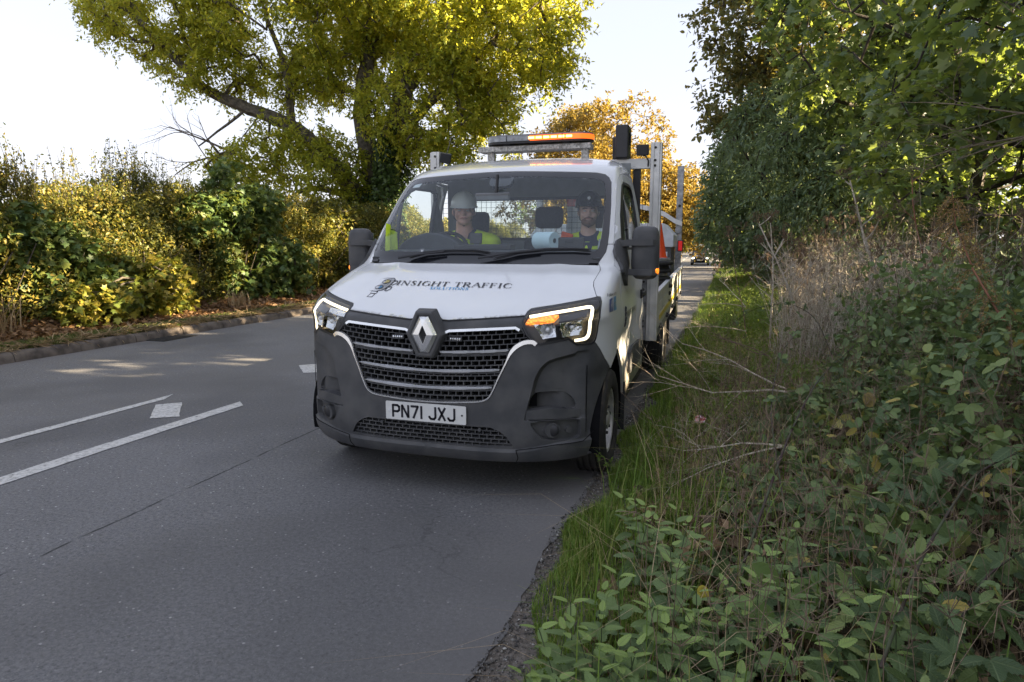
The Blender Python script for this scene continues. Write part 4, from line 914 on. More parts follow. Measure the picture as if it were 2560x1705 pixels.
for k in range(6):
    o = thing('cone_base', (.95, 4.25, .80+.085*k), ('lowest ' if k == 0 else 'topmost ' if k == 5 else '%s from the bottom ' % ['', 'second', 'third', 'fourth', 'fifth'][k])+'flat black base in the stack of bases in the truck bed', 'cone base', 'stacked cone bases')
    j = .015*((k*7) % 3-1)
    MB().lathe([(.20, 0), (.21, .02), (.205, .035), (.17, .05), (.06, .055), (.001, .055)], (.92+j, 4.25-j, .84+.085*k), 'z', 28).build('disc', M['chassis'], o, smooth=40)
    MB().lathe([(.175, .051), (.17, .078), (.09, .082)], (.92+j, 4.25-j, .84+.085*k), 'z', 28).build('rim_band', M['steel'] if k % 2 else M['tyre'], o, smooth=40)
bd = thing('sign_board', (.28, 2.95, .8), 'red and white board standing in the bed seen through the cab rear window', 'board')
MB().box2((.20, 2.9, .8), (.34, 2.93, 1.86)).build('board_panel', pmat('board_white', (.6, .62, .65), .5), bd); MB().box2((.20, 2.895, 1.86), (.36, 2.935, 1.93)).build('red_band', pmat('board_red', (.55, .04, .03), .5), bd)
# paper roll and dark case on the dashboard
pr = thing('paper_roll', (.43, 1.2, 1.46), 'thick roll of pale blue paper lying on the dashboard', 'paper roll')
c = np.array([.43, 1.17, 1.525]); ax = np.array([math.cos(R_(-28)), math.sin(R_(-28)), 0]); m_ = MB(); n = 30
e1 = np.array([-ax[1], ax[0], 0]); V = []
pf = [(.018, .085), (.020, .0851), (.060, .085), (.063, .08), (.063, -.08), (.060, -.085), (.018, -.085)]
for r, a in pf:
    for j in range(n): th = 2*math.pi*j/n; V.append(c+ax*a+r*(math.cos(th)*e1+math.sin(th)*np.array([0, 0, 1])))
m_.add(V, [(i*n+j, i*n+(j+1) % n, (i+1)*n+(j+1) % n, (i+1)*n+j) for i in range(len(pf)-1) for j in range(n)]); m_.build('paper', pmat('blue_paper', (.50, .66, .72), .9, var=.03, bump=.1, bscale=80), pr, smooth=40)
cs = thing('tool_case', (.6, 1.25, 1.46), 'black case lying on the dashboard beside the paper roll', 'case')
MB().box((.60, 1.24, 1.505), (.20, .12, .09), rotm(0, 0, .2)).build('case_body', M['black'], cs, bevel=.012); MB().box((.60, 1.175, 1.52), (.06, .012, .02), rotm(0, 0, .2)).build('case_handle', M['seal'], cs, bevel=.004)

# ---------------------------------------------------------------- people
def remeshed(name, m_, vox, mat, parent, sm_it=3, decimate=None):
    me = bpy.data.meshes.new(name); o0 = origin_of(parent); me.from_pydata([tuple(np.array(v)-o0) for v in m_.V], [], m_.F); o = bpy.data.objects.new(name, me); COL.objects.link(o)
    r = o.modifiers.new('r', 'REMESH'); r.mode = 'VOXEL'; r.voxel_size = vox; s_ = o.modifiers.new('s', 'SMOOTH'); s_.iterations = sm_it; s_.factor = .5
    dg = bpy.context.evaluated_depsgraph_get(); me2 = bpy.data.meshes.new_from_object(o.evaluated_get(dg)); bpy.data.objects.remove(o); bpy.data.meshes.remove(me)
    me2.name = name; me2.materials.clear(); me2.materials.append(mat); me2.polygons.foreach_set('use_smooth', np.ones(len(me2.polygons), bool))
    o = bpy.data.objects.new(name, me2); COL.objects.link(o); o.parent = parent; return o
M['skin'] = pmat('skin', (.62, .36, .28), .5, var=.12, scale=18, c2=(.68, .38, .30))
M['skinp'] = pmat('skin_pale', (.60, .38, .30), .5, var=.10, scale=18)
M['hiviz'] = pmat('yellow_hi_vis', (.66, .88, .03), .7, var=.06, scale=9); M['navy'] = pmat('navy_cloth', (.018, .025, .06), .85, var=.2)
M['reft'] = pmat('reflective_tape', (.42, .46, .50), .4); M['hat'] = pmat('white_hard_hat', (.82, .85, .84), .28, var=.03, coat=.3)
M['blk'] = pmat('black_helmet', (.012, .012, .014), .2, coat=.6); M['hair'] = pmat('hair', (.03, .02, .015), .8); M['beard'] = pmat('beard', (.16, .085, .05), .9, bump=.5, bscale=300, var=.3)
M['eye'] = pmat('eye_white', (.5, .5, .5), .3); M['lip'] = pmat('lips', (.36, .14, .12), .5); M['orange'] = pmat('orange_cloth', (.8, .12, .03), .7)
def person(px, py, pz, turn, driver):
    """pz = eye height"""
    P = thing('person', (px, py, .98), 'driver in a white hard hat and yellow hi-vis jacket behind the steering wheel' if driver else 'bearded passenger in a black helmet and hi-vis jacket on the right seat', 'person')
    Rz = np.array(rotm(0, 0, turn)); skin = M['skin'] if driver else M['skinp']; fat = 1.16 if driver else 1.0
    H = lambda x, y, z: np.array([px, py, pz])+Rz @ np.array([x*fat, y, z])
    body = MB(); E = lambda c, r: body.ell(H(*c), (r[0]*fat, r[1], r[2]), 18, 12, Rz)
    E((0, .01, .035), (.077, .095, .095)); E((0, -.012, -.035), (.068, .080, .075)); E((0, -.040, -.085), (.048, .048, .036)); E((0, -.070, -.098), (.026, .022, .018))
    E((0, -.098, -.022), (.016, .020, .018)); body.tube([H(0, -.082, .006), H(0, -.098, -.012)], [.010, .013], 8)
    E((0, -.076, .020), (.055, .022, .014)); E((.042, -.066, -.030), (.026, .024, .024)); E((-.042, -.066, -.030), (.026, .024, .024)); E((0, -.083, -.060), (.030, .018, .016))
    for s in (-1, 1): E((s*.078, .015, -.010), (.012, .020, .030))
    body.tube([H(0, .02, -.04), H(0, .035, -.13), np.array([px, py+.05, pz-.24])], [.058*fat, .060*fat, .085*fat], 16)
    C_ = np.array([px, py+.06, pz])
    body.tube([C_+[0, .02, -.24], C_+[0, .02, -.33], C_+[0, .03, -.50], C_+[0, .03, -.68], C_+[0, .0, -.78]], [.10, .165*fat, .17*fat, .17*fat, .16*fat], 20, flat=.75)
    for s in (-1, 1):
        sh = C_+[s*.195*fat, .01, -.275]; el = C_+[s*.26, -.10, -.52]; wr = C_+[s*.17, -.33, -.46 if driver else -.60]
        if driver: wr = np.array([-.575+s*.19, 1.665, 1.40])
        body.tube([C_+[0, .02, -.24], sh], [.085, .075], 12); body.ell(sh, (.072, .072, .07)); body.tube([sh, (sh+el)/2+[0, .01, 0], el], [.064, .058, .046], 12); body.ell(el, (.047, .047, .047)); body.tube([el, wr], [.045, .028], 12)
        pd = np.array([0, -.045, .015]) if driver else np.array([-s*.02, -.05, -.012]); body.tube([wr, wr+pd, wr+pd*2], [.028, .040, .034], 10, flat=.55)
        for k in range(5):
            if k < 4:
                b = wr+pd*1.7+np.array([(k-1.5)*.019, 0, 0]); L = (.06, .068, .064, .052)[k]; t1 = b+np.array([0, -L*.5, .002]); t2 = t1+np.array([0, -L*.25, -.020]); t3 = t2+np.array([0, .004, -.018]); body.tube([b, t1, t2, t3], [.0095, .0090, .0085, .0078], 8)
            else:
                b = wr+pd*.8; d = np.array([-s*.032, -.012, 0]); body.tube([b, b+d, b+d*1.3+np.array([0, -.028, -.004])], [.012, .011, .009], 8)
        hip = C_+[s*.10, -.02, -.74]; kn = C_+[s*.15, -.50, -.68]; an = C_+[s*.15, -.62, -1.02]
        body.tube([hip, kn], [.095, .065], 12); body.ell(kn, (.066, .066, .066)); body.tube([kn, an], [.058, .042], 12); body.tube([an, an+[0, -.12, -.04], an+[0, -.2, -.05]], [.045, .045, .035], 10, flat=.7)
    ob = remeshed('body', body, .0085, skin, P, 4)
    # jacket
    j = MB(); j.tube([C_+[0, .025, -.225], C_+[0, .02, -.27], C_+[0, .02, -.33], C_+[0, .03, -.50], C_+[0, .03, -.72]], [.10, .145*fat, .190*fat, .193*fat, .195*fat], 24, flat=.80)
    for s in (-1, 1):
        sh = C_+[s*.195*fat, .01, -.275]; el = C_+[s*.26, -.10, -.52]; wr = np.array([-.575+s*.19, 1.665, 1.40]) if driver else C_+[s*.17, -.33, -.60]
        j.tube([C_+[s*.05, .02, -.235], sh], [.088, .086], 14); j.ell(sh, (.088, .088, .082)); j.tube([sh, (sh+el)/2+[0, .01, 0], el], [.080, .074, .062], 14); j.ell(el, (.063, .063, .063)); j.tube([el, el*.15+wr*.85], [.060, .045], 14)
    remeshed('jacket', j, .010, M['hiviz'], P, 3)
    # collar and dark yoke
    m_ = MB(); n = 28; V = []
    for (r, zz, yo) in ((.072, -.150, .035), (.088, -.165, .03), (.098, -.21, .03), (.125, -.245, .03), (.120, -.255, .03)):
        for k in range(n):
            a = 2*math.pi*k/n; fr = max(0, -math.sin(a)); V.append(C_+np.array([r*fat*math.cos(a), yo-.06+.03+r*1.05*math.sin(a), zz-.035*fr**2]))
    m_.add(V, [(i*n+k, i*n+(k+1) % n, (i+1)*n+(k+1) % n, (i+1)*n+k) for i in range(4) for k in range(n)]); m_.build('collar', M['navy'], P, smooth=60)
    m_ = MB()   # dark V front
    m_.add([C_+[-.055, -.115, -.245], C_+[.055, -.115, -.245], C_+[.035, -.165, -.34], C_+[.02, -.175, -.60], C_+[-.02, -.175, -.60], C_+[-.035, -.165, -.34]], [(0, 5, 4, 3, 2, 1)]); m_.build('shirt_front', M['navy'] if not driver else M['navy'], P)
    m_ = MB()
    for s in (-1, 1):
        q = np.array([C_+[s*.105*fat, .06, -.190], C_+[s*.11*fat, -.02, -.192], C_+[s*.115*fat, -.085, -.235], C_+[s*.115*fat, -.128, -.31], C_+[s*.115*fat, -.138, -.45]]); w_ = .024; V = [p+[-w_, 0, .003] for p in q]+[p+[w_, 0, -.006] for p in q]
        m_.add(V, [(i, i+1, 6+i, 5+i) for i in range(4)])
    m_.build('reflective_bands', M['reft'], P)
    # face details
    m_ = MB()
    for s in (-1, 1): m_.ell(H(s*.032, -.085, .002), (.014, .007, .0075), 12, 8, Rz)
    m_.build('eyes', M['eye'], P, smooth=180)
    m_ = MB()
    for s in (-1, 1):
        m_.ell(H(s*.032, -.0885, .002), (.0055, .003, .0058), 10, 6, Rz); m_.tube([H(s*.052, -.078, .018), H(s*.035, -.092, .024), H(s*.014, -.092, .020)], [.003, .0048, .004], 6)
    m_.build('brows_and_pupils', M['hair'], P, smooth=180)
    MB().tube([H(-.026, -.090, -.064), H(-.012, -.098, -.059), H(0, -.100, -.061), H(.012, -.098, -.059), H(.026, -.090, -.064)], [.002, .0045, .0045, .0045, .002], 6).build('mouth', M['lip'], P, smooth=180)
    # hair sides
    m_ = MB().ell(H(0, .018, .038), (.081*fat, .099, .085), 20, 12, Rz); m_.V = [v if (Rz.T @ (np.array(v)-np.array([px, py, pz])))[1] > -.03 or v[2] > pz+.06 else tuple(H(0, .02, .05)) for v in m_.V]
    m_.build('hair', M['hair'], P, smooth=180)
    if not driver:
        b = MB().ell(H(0, -.046, -.082), (.060, .050, .040), 18, 10, Rz); b.tube([H(-.034, -.082, -.058), H(0, -.101, -.048), H(.034, -.082, -.058)], [.006, .008, .006], 6); b.ell(H(0, -.082, -.092), (.030, .020, .024), 12, 8, Rz); b.build('beard', M['beard'], P, smooth=180)
        m_ = MB(); q = C_+np.array([-.17, -.09, -.20]); m_.box(q, (.10, .02, .07), rotm(.5, .3, 0)); m_.build('shoulder_band', M['orange'], P, bevel=.008)
    # helmet shell: dome with brim
    m_ = MB(); n = 32; V = []; hw = 1.0 if driver else .98
    rows = [(0, 1.0), (.25, .97), (.5, .87), (.72, .70), (.88, .48), (.97, .22), (1.0, .0)]
    tilt = np.array(rotm(R_(4 if driver else -2))); base = np.array([0, .005, .050])
    for zz, rr in rows:
        for k in range(n):
            a = 2*math.pi*k/n; v = np.array([.112*hw*rr*math.cos(a), .140*hw*rr*math.sin(a), .125*zz])
            if zz < .97 and abs(math.cos(a)) < .2 and driver: v[2] += .008
            V.append(H(*(base+tilt @ v)/np.array([fat, 1, 1])))
    F = [(i*n+k, i*n+(k+1) % n, (i+1)*n+(k+1) % n, (i+1)*n+k) for i in range(len(rows)-1) for k in range(n)]
    inner = []
    b0 = len(V)
    for k in range(n):   # brim, longer at the front
        a = 2*math.pi*k/n; f_ = max(0, -math.sin(a)); e = (.012+.045*f_**1.5) if driver else (.006+.050*f_**2.5)
        V.append(H(*(base+tilt @ np.array([(.112*hw+e*.8)*math.cos(a), (.140*hw+e)*math.sin(a), -.012-.010*f_]))/np.array([fat, 1, 1])))
    for k in range(n):
        a = 2*math.pi*k/n; V.append(H(*(base+tilt @ np.array([.104*math.cos(a), .130*math.sin(a), -.010]))/np.array([fat, 1, 1])))
    F += [(k, b0+k, b0+(k+1) % n, (k+1) % n) for k in range(n)]+[(b0+k, b0+n+k, b0+n+(k+1) % n, b0+(k+1) % n) for k in range(n)]
    m_.add(V, F); hb_ = m_.build('hard_hat' if driver else 'safety_helmet', M['hat'] if driver else M['blk'], P, smooth=60)
    MB().tube([H(-.085/fat*1.0, .0, .05), H(-.072, -.02, -.06), H(0, -.045, -.128), H(.072, -.02, -.06), H(.085, .0, .05)], .0045, 6).build('chin_strap', M['seal'], P)
    if not driver: MB().ell(H(0, -.140, .10), (.014, .006, .014), 12, 8, Rz).build('badge', M['silver'], hb_, smooth=180)
    return P
person(-.500, 1.93, 1.782, R_(20), True)
person(.600, 1.90, 1.762, R_(12), False)
jk = thing('hung_jacket', (-.86, 1.22, 1.46), 'bright yellow hi-vis jacket hanging inside the far door window', 'jacket')
m_ = MB(); V = []
for i in range(9):
    for k in range(9):
        a, b = i/8, k/8; V.append((-.845+.03*math.sin(a*9)+.02*b, 1.12+.20*a*(1-.3*b), 1.36+.30*b*(1-.25*a)))
m_.add(V, [(i*9+k, i*9+k+1, (i+1)*9+k+1, (i+1)*9+k) for i in range(8) for k in range(8)]); m_.build('jacket_cloth', M['hiviz'], jk, smooth=180)
# ---------------------------------------------------------------- ground, road, kerb
def bend(y): return .9*(1-np.exp(-np.maximum(np.asarray(y, float), 0)/30))
def sag(y): return -.5*np.exp(-((np.asarray(y, float)-62)/22.)**2)*sm((np.asarray(y, float)-8)/20)
def lump(x, y, s=1., seed=0):
    return (np.sin(x*1.7*s+seed)*np.cos(y*1.3*s+1.3*seed)+.5*np.sin(x*3.9*s+y*2.3*s+seed)+.25*np.sin(7.3*s*x-5.1*s*y+2*seed))/1.75
def gz(x, y):
    """height of the terrain at road-frame x"""
    x = np.asarray(x, float); y = np.asarray(y, float)
    r = sm((x-1.25)/1.2)*.16+sm((x-2.2)/2.5)*.30+.03*lump(x, y, 1.5)*sm((x-1.4)/.6)
    l = .125*(x < -7.06)+.12*sm((-7.9-x)/1.5)+.02*lump(x, y, 2)*sm((-7.6-x)/.5)
    base = np.where((x > -7.06) & (x < .80), -.05, 0)
    return base+r*(x > 0)+l*(x < 0)
def sheet(name, xs, ys, zf, m, kind='structure', dz=0):
    X, Y = np.meshgrid(xs, ys); Z = zf(X, Y)+sag(Y)+dz; XX = X+bend(Y)
    V = np.stack([XX, Y, Z], -1).reshape(-1, 3); nx, ny = len(xs), len(ys)
    i = np.arange(nx*ny).reshape(ny, nx); F = np.stack([i[:-1, :-1], i[:-1, 1:], i[1:, 1:], i[1:, :-1]], -1).reshape(-1, 4)
    o = mesh_obj(name, V, F, m, smooth=180)
    if kind: o['kind'] = kind
    return o
YS = np.concatenate([np.arange(-14, 12, .25), np.arange(12, 40, 1.), np.arange(40, 120, 4.), np.arange(120, 700, 40.)])
def soilmat(name, stops, sc=3.):
    m, n, l, b = nmat(name); tc = n.new('ShaderNodeTexCoord'); nz = n.new('ShaderNodeTexNoise'); nz.inputs['Scale'].default_value = sc; nz.inputs['Detail'].default_value = 12; nz.inputs['Roughness'].default_value = .7
    l.new(tc.outputs['Object'], nz.inputs[0]); rp = ramp(n, l, nz.outputs[0], stops); l.new(rp.outputs[0], b.inputs['Base Color']); b.inputs['Roughness'].default_value = .95
    b.inputs['Specular IOR Level'].default_value = .15
    bp = n.new('ShaderNodeBump'); bp.inputs['Distance'].default_value = .05; n2 = n.new('ShaderNodeTexNoise'); n2.inputs['Scale'].default_value = 35; n2.inputs['Detail'].default_value = 8
    l.new(tc.outputs['Object'], n2.inputs[0]); l.new(n2.outputs[0], bp.inputs['Height']); l.new(bp.outputs[0], b.inputs['Normal'])
    return m
soil = soilmat('soil', [(.3, (.030, .022, .014)), (.5, (.060, .045, .030)), (.7, (.085, .065, .042))])
litter = soilmat('leaf_litter_soil', [(.3, (.05, .035, .024)), (.5, (.11, .075, .05)), (.7, (.17, .12, .08))], 14)
field = soilmat('field', [(.3, (.05, .06, .02)), (.5, (.09, .10, .03)), (.7, (.14, .13, .05))], 1.)
xs = np.concatenate([[-700, -300, -120, -60, -30, -18, -13, -11], np.arange(-10, -7.1, .25), [-7.06, -7.055, -6, -3, 0, .79, .80], np.arange(.9, 6, .2), [7, 9, 12, 18, 30, 60, 120, 300, 700]])
def groundmat():
    return soilmat('ground_soil', [(.3, (.035, .028, .016)), (.5, (.062, .050, .028)), (.7, (.09, .075, .042))], 2.5)
sheet('ground', xs, YS, lambda X, Y: gz(X, Y)-.05*((X > .75) & (X < 1.31)), groundmat())
sheet('verge', np.arange(-9.9, -7.75, .15), YS[YS < 110], lambda X, Y: gz(X, Y)+.004, litter)
dirt = soilmat('gritty_dirt', [(.3, (.09, .076, .065)), (.5, (.16, .138, .118)), (.7, (.24, .215, .19))], 30)
sheet('path', np.arange(.80, 1.34, .04), YS[YS < 60], lambda X, Y: gz(X, Y)+.002-.012*(1-sm((X-.84)/.12))+.003*lump(X*6, Y*6), dirt)
# asphalt
def asphalt():
    m, n, l, b = nmat('asphalt'); tc = n.new('ShaderNodeTexCoord'); o = tc.outputs['Object']
    def noise(s, d=4, r=.6):
        z = n.new('ShaderNodeTexNoise'); z.inputs['Scale'].default_value = s; z.inputs['Detail'].default_value = d; z.inputs['Roughness'].default_value = r; l.new(o, z.inputs[0]); return z.outputs[0]
    def mr(src, a, b_, c=0, d=1):
        q = n.new('ShaderNodeMapRange'); q.inputs[1].default_value = a; q.inputs[2].default_value = b_; q.inputs[3].default_value = c; q.inputs[4].default_value = d; l.new(src, q.inputs[0]); return q.outputs[0]
    def mix(f, a, b_, bl='MIX'):
        q = n.new('ShaderNodeMix'); q.data_type = 'RGBA'; q.blend_type = bl
        for sk, v in ((0, f), (6, a), (7, b_)):
            if hasattr(v, 'links') or hasattr(v, 'node'): l.new(v, q.inputs[sk])
            else: q.inputs[sk].default_value = v if sk == 0 else (*v, 1)
        return q.outputs[2]
    def math_(op, a, b_=None):
        q = n.new('ShaderNodeMath'); q.operation = op
        for i, v in enumerate((a, b_)):
            if v is None: continue
            if hasattr(v, 'node'): l.new(v, q.inputs[i])
            else: q.inputs[i].default_value = v
        return q.outputs[0]
    sp = n.new('ShaderNodeSeparateXYZ'); l.new(o, sp.inputs[0]); X = sp.outputs['X']
    c = mix(mr(noise(1.3, 6), .35, .65), (.066, .066, .071), (.10, .099, .103))
    fine = noise(48, 9, .97); c = mix(mr(fine, .42, .60),  c, (.25, .247, .25)); c = mix(mr(noise(42, 9, .95), .54, .60), c, (.022, .022, .026))
    # pale chippings
    vo = n.new('ShaderNodeTexVoronoi'); vo.inputs['Scale'].default_value = 30; l.new(o, vo.inputs[0])
    sv = n.new('ShaderNodeSeparateColor'); l.new(vo.outputs['Color'], sv.inputs[0])
    spk = math_('MULTIPLY', mr(vo.outputs['Distance'], .20, .12), mr(sv.outputs[0], .80, .84)); c = mix(spk, c, (.46, .45, .44))
    vo2 = n.new('ShaderNodeTexVoronoi'); vo2.inputs['Scale'].default_value = 85; l.new(o, vo2.inputs[0]); sv2 = n.new('ShaderNodeSeparateColor'); l.new(vo2.outputs['Color'], sv2.inputs[0])
    c = mix(math_('MULTIPLY', mr(vo2.outputs['Distance'], .35, .25), mr(sv2.outputs[0], .86, .9)), c, (.25, .25, .25))
    # dusty, worn band by the verge, wheel tracks, thin line of a joint
    wob = math_('ADD', X, math_('MULTIPLY', noise(.8, 5), .5))
    c = mix(math_('MULTIPLY', mr(wob, .55, 1.15), .75), c, (.17, .16, .155))
    tr = math_('ABSOLUTE', math_('ADD', wob, 3.3)); c = mix(math_('MULTIPLY', mr(tr, .9, .2), .25), c, (.10, .095, .09))
    jo = math_('ABSOLUTE', math_('ADD', math_('ADD', X, math_('MULTIPLY', noise(2.2, 4), .06)), 1.43)); c = mix(math_('MULTIPLY', mr(jo, .012, .004), mr(noise(6, 3), .40, .55)), c, (.016, .016, .018))
    oil = noise(.35, 3); c = mix(math_('MULTIPLY', mr(oil, .50, .62), .35), c, (.030, .030, .034))
    pat = math_('MULTIPLY', mr(noise(.22, 2), .56, .57), .22); c = mix(pat, c, (.13, .125, .12))
    crk = n.new('ShaderNodeTexVoronoi'); crk.feature = 'DISTANCE_TO_EDGE'; crk.inputs['Scale'].default_value = .55; crk.inputs['Randomness'].default_value = 1
    wv = n.new('ShaderNodeVectorMath'); wv.operation = 'ADD'; wn = n.new('ShaderNodeTexNoise'); wn.inputs['Scale'].default_value = 3; wn.inputs['Detail'].default_value = 6; l.new(o, wn.inputs[0]); ws_ = n.new('ShaderNodeVectorMath'); ws_.operation = 'SCALE'; ws_.inputs[3].default_value = .5; l.new(wn.outputs['Color'], ws_.inputs[0]); l.new(o, wv.inputs[0]); l.new(ws_.outputs[0], wv.inputs[1]); l.new(wv.outputs[0], crk.inputs[0])
    c = mix(math_('MULTIPLY', mr(crk.outputs['Distance'], .006, .001), math_('MULTIPLY', mr(noise(.7, 3), .55, .62), .3)), c, (.014, .014, .016))
    gut = mr(X, -6.70, -6.95); c = mix(math_('MULTIPLY', gut, .7), c, (.15, .135, .125))
    l.new(c, b.inputs['Base Color']); b.inputs['Roughness'].default_value = .72; b.inputs['Specular IOR Level'].default_value = .45
    bp = n.new('ShaderNodeBump'); bp.inputs['Strength'].default_value = .55; bp.inputs['Distance'].default_value = .006; l.new(fine, bp.inputs['Height']); l.new(bp.outputs[0], b.inputs['Normal'])
    return m
AS = asphalt()
ys = np.concatenate([np.arange(-14, 14, .04), np.arange(14, 40, 1.), np.arange(40, 130, 4.)])
edge = .89+.012*np.sin(ys*2.1)+.012*np.sin(ys*5.3+1)+.009*np.sin(ys*13.7)+.007*np.sin(ys*29.)+.004*np.sin(ys*61)+.02*np.sin(ys*.6+.5)
V = []; cols = [-7.03, -5, -3, -1, .3, .7]
for j, y in enumerate(ys):
    for x in cols+[float(edge[j])]: V.append((x+float(bend(y)), y, float(sag(y))))
k = len(cols)+1; i = np.arange(len(ys)*k).reshape(len(ys), k)
tag(mesh_obj('road', np.array(V), np.stack([i[:-1, :-1], i[:-1, 1:], i[1:, 1:], i[1:, :-1]], -1).reshape(-1, 4), AS, smooth=180), kind='structure')
# painted markings
def paintmat():
    m, n, l, b = nmat('road_paint'); tc = n.new('ShaderNodeTexCoord'); nz = n.new('ShaderNodeTexNoise'); nz.inputs['Scale'].default_value = 30; nz.inputs['Detail'].default_value = 8; nz.inputs['Roughness'].default_value = .75
    l.new(tc.outputs['Object'], nz.inputs[0]); rp = ramp(n, l, nz.outputs[0], [(.34, (.08, .08, .08)), (.41, (.36, .355, .34)), (.52, (.54, .53, .51)), (.7, (.64, .63, .61))]); l.new(rp.outputs[0], b.inputs['Base Color']); b.inputs['Roughness'].default_value = .7
    return m
PM = paintmat()
def marking(poly):
    q = densify(poly, .12); c = np.mean(np.array(poly), 0); r2 = np.random.default_rng(int(abs(c[0]*100)+abs(c[1])*10))
    P = np.array(q)+r2.normal(0, .0022, (len(q), 2)); V = [(p[0]+float(bend(p[1])), p[1], .005+float(sag(p[1]))) for p in P]
    vo, eo, fo, *_ = delaunay_2d_cdt([Vector((p[0], p[1])) for p in P], [(i, (i+1) % len(P)) for i in range(len(P))], [], 0, 1e-7)
    v2 = np.array([tuple(v) for v in vo]); F = np.array([tuple(f) for f in fo]); F = F[pip(v2[F].mean(1), [tuple(p) for p in P])]
    V = [(p[0]+float(bend(p[1])), p[1], .005+float(sag(p[1]))) for p in v2]; a = np.array(V)[F]; s = np.cross(a[:, 1]-a[:, 0], a[:, 2]-a[:, 0])[:, 2] < 0; F[s] = F[s][:, ::-1]
    tag(mesh_obj('road_marking', V, F, PM), kind='structure')
marking([(-3.74, -13), (-3.59, -13), (-3.51, 1.48), (-3.61, 1.68)]); marking([(-2.85, -13), (-2.67, -13), (-2.61, 1.50), (-2.75, 1.62)])
for dy in (0, 2.15, 4.3, 6.45, 8.6): marking([(-3.41, 1.28+dy), (-3.25, 1.43+dy), (-2.86, 1.0+dy), (-3.05, .87+dy)])
for k in range(14): marking([(-3.05, 16+k*6.5), (-2.95, 16+k*6.5), (-2.95, 20+k*6.5), (-3.05, 20+k*6.5)])
# kerb: concrete blocks with joints, one object
km = pmat('kerb_concrete', (.085, .07, .06), .9, var=.35, scale=7, bump=.5, bscale=90, c2=(.15, .125, .105))
prof = [(-6.99, -.02), (-7.0, .03), (-7.012, .085), (-7.035, .112), (-7.07, .125), (-7.15, .127), (-7.15, -.05)]
m_ = MB(); y = -13.; r2 = np.random.default_rng(3)
while y < 70:
    L = .905; j = r2.normal(0, .003); jz = r2.normal(0, .003); V = []
    for yy in (y, y+L):
        for p in prof: V.append((p[0]+j+float(bend(yy)), yy, p[1]+jz+float(sag(yy))))
    n = len(prof); m_.add(V, [(k, n+k, n+k+1, k+1) for k in range(n-1)]+[tuple(range(n))[::-1], tuple(range(n, 2*n))]); y += .915
tag(m_.build('kerb', km, smooth=35), kind='structure')
dg_ = thing('drain_grate', (-6.80, 4.9, .0), 'dark metal drain grate set in the road against the kerb', 'drain')
m_ = MB().box2((-6.93, 4.55, .003), (-6.53, 5.25, .012)); 
m_.build('frame', M['chassis'], dg_)
m_ = MB()
for k in range(9): m_.box2((-6.90, 4.60+k*.07, .012), (-6.56, 4.64+k*.07, .018))
m_.build('bars', M['chassis'], dg_)
# ---------------------------------------------------------------- foliage tools
def tri_t(V, F): return np.array(V, float), np.array(F, int)
T_DIA = tri_t([(0, 0, 0), (-.24, .45, .07), (.24, .45, .07), (0, 1, -.04)], [(0, 2, 3), (0, 3, 1)])
T_NAR = tri_t([(0, 0, 0), (-.15, .45, .04), (.15, .45, .04), (0, 1, -.06)], [(0, 2, 3), (0, 3, 1)])
T_OVAL = tri_t([(0, 0, 0), (-.26, .25, .06), (-.28, .6, .07), (0, 1, -.06), (.28, .6, .07), (.26, .25, .06), (0, .5, 0)], [(0, 6, 1), (1, 6, 2), (2, 6, 3), (0, 5, 6), (5, 4, 6), (4, 3, 6)])
_lob = [(0, 0), (-.22, .02), (-.48, .10), (-.30, .30), (-.52, .58), (-.20, .56), (0, 1.0), (.20, .56), (.52, .58), (.30, .30), (.48, .10), (.22, .02)]
T_LOB = tri_t([(x, y, -.25*(x*x)-.12*y*y) for x, y in _lob]+[(0, .35, .05)], [(i, 12, i+1) if False else (i+1, 12, i) for i in range(11)]+[(0, 12, 11)])
def serr(wd=.31, n=7, tooth=.045, fold=.12, net=False):
    L = []; Rr = []; Mid = []
    V = []; F = []
    for k in range(n+1):
        t = k/n; w_ = wd*(t**.55*(1-t)**.75*1.85 if not net else t**.42*(1-t)**.95*2.15) if 0 < t < 1 else 0
        V.append((0, t, -.10*t*t)); 
        if 0 < k < n:
            V.append((-w_-tooth, t+.02, fold*w_*2-.10*t*t-.06*(w_*2)**2)); V.append((w_+tooth, t+.02, fold*w_*2-.10*t*t-.06*(w_*2)**2))
            V.append((-w_+.005, t+.055, fold*w_*2-.10*t*t)); V.append((w_-.005, t+.055, fold*w_*2-.10*t*t))
    ix = {}; c = 0
    for k in range(n+1):
        ix[k] = c; c += 5 if 0 < k < n else 1
    for k in range(n):
        a, b = ix[k], ix[k+1]
        if k == 0: F += [(a, b, b+1), (a, b+2, b)]
        elif k == n-1: F += [(a, b, a+3), (a, a+3, a+1), (a, a+4, b), (a, a+2, a+4)]
        else: F += [(a, b, a+3), (a, a+3, a+1), (b, b+1, a+3), (a, a+4, b), (a, a+2, a+4), (b, a+4, b+2)]
    return tri_t(V, F)
T_SER = serr()
T_NET = serr(.23, 8, .05, .1, True)
def unit(v): return v/(np.linalg.norm(v, axis=-1, keepdims=True)+1e-9)
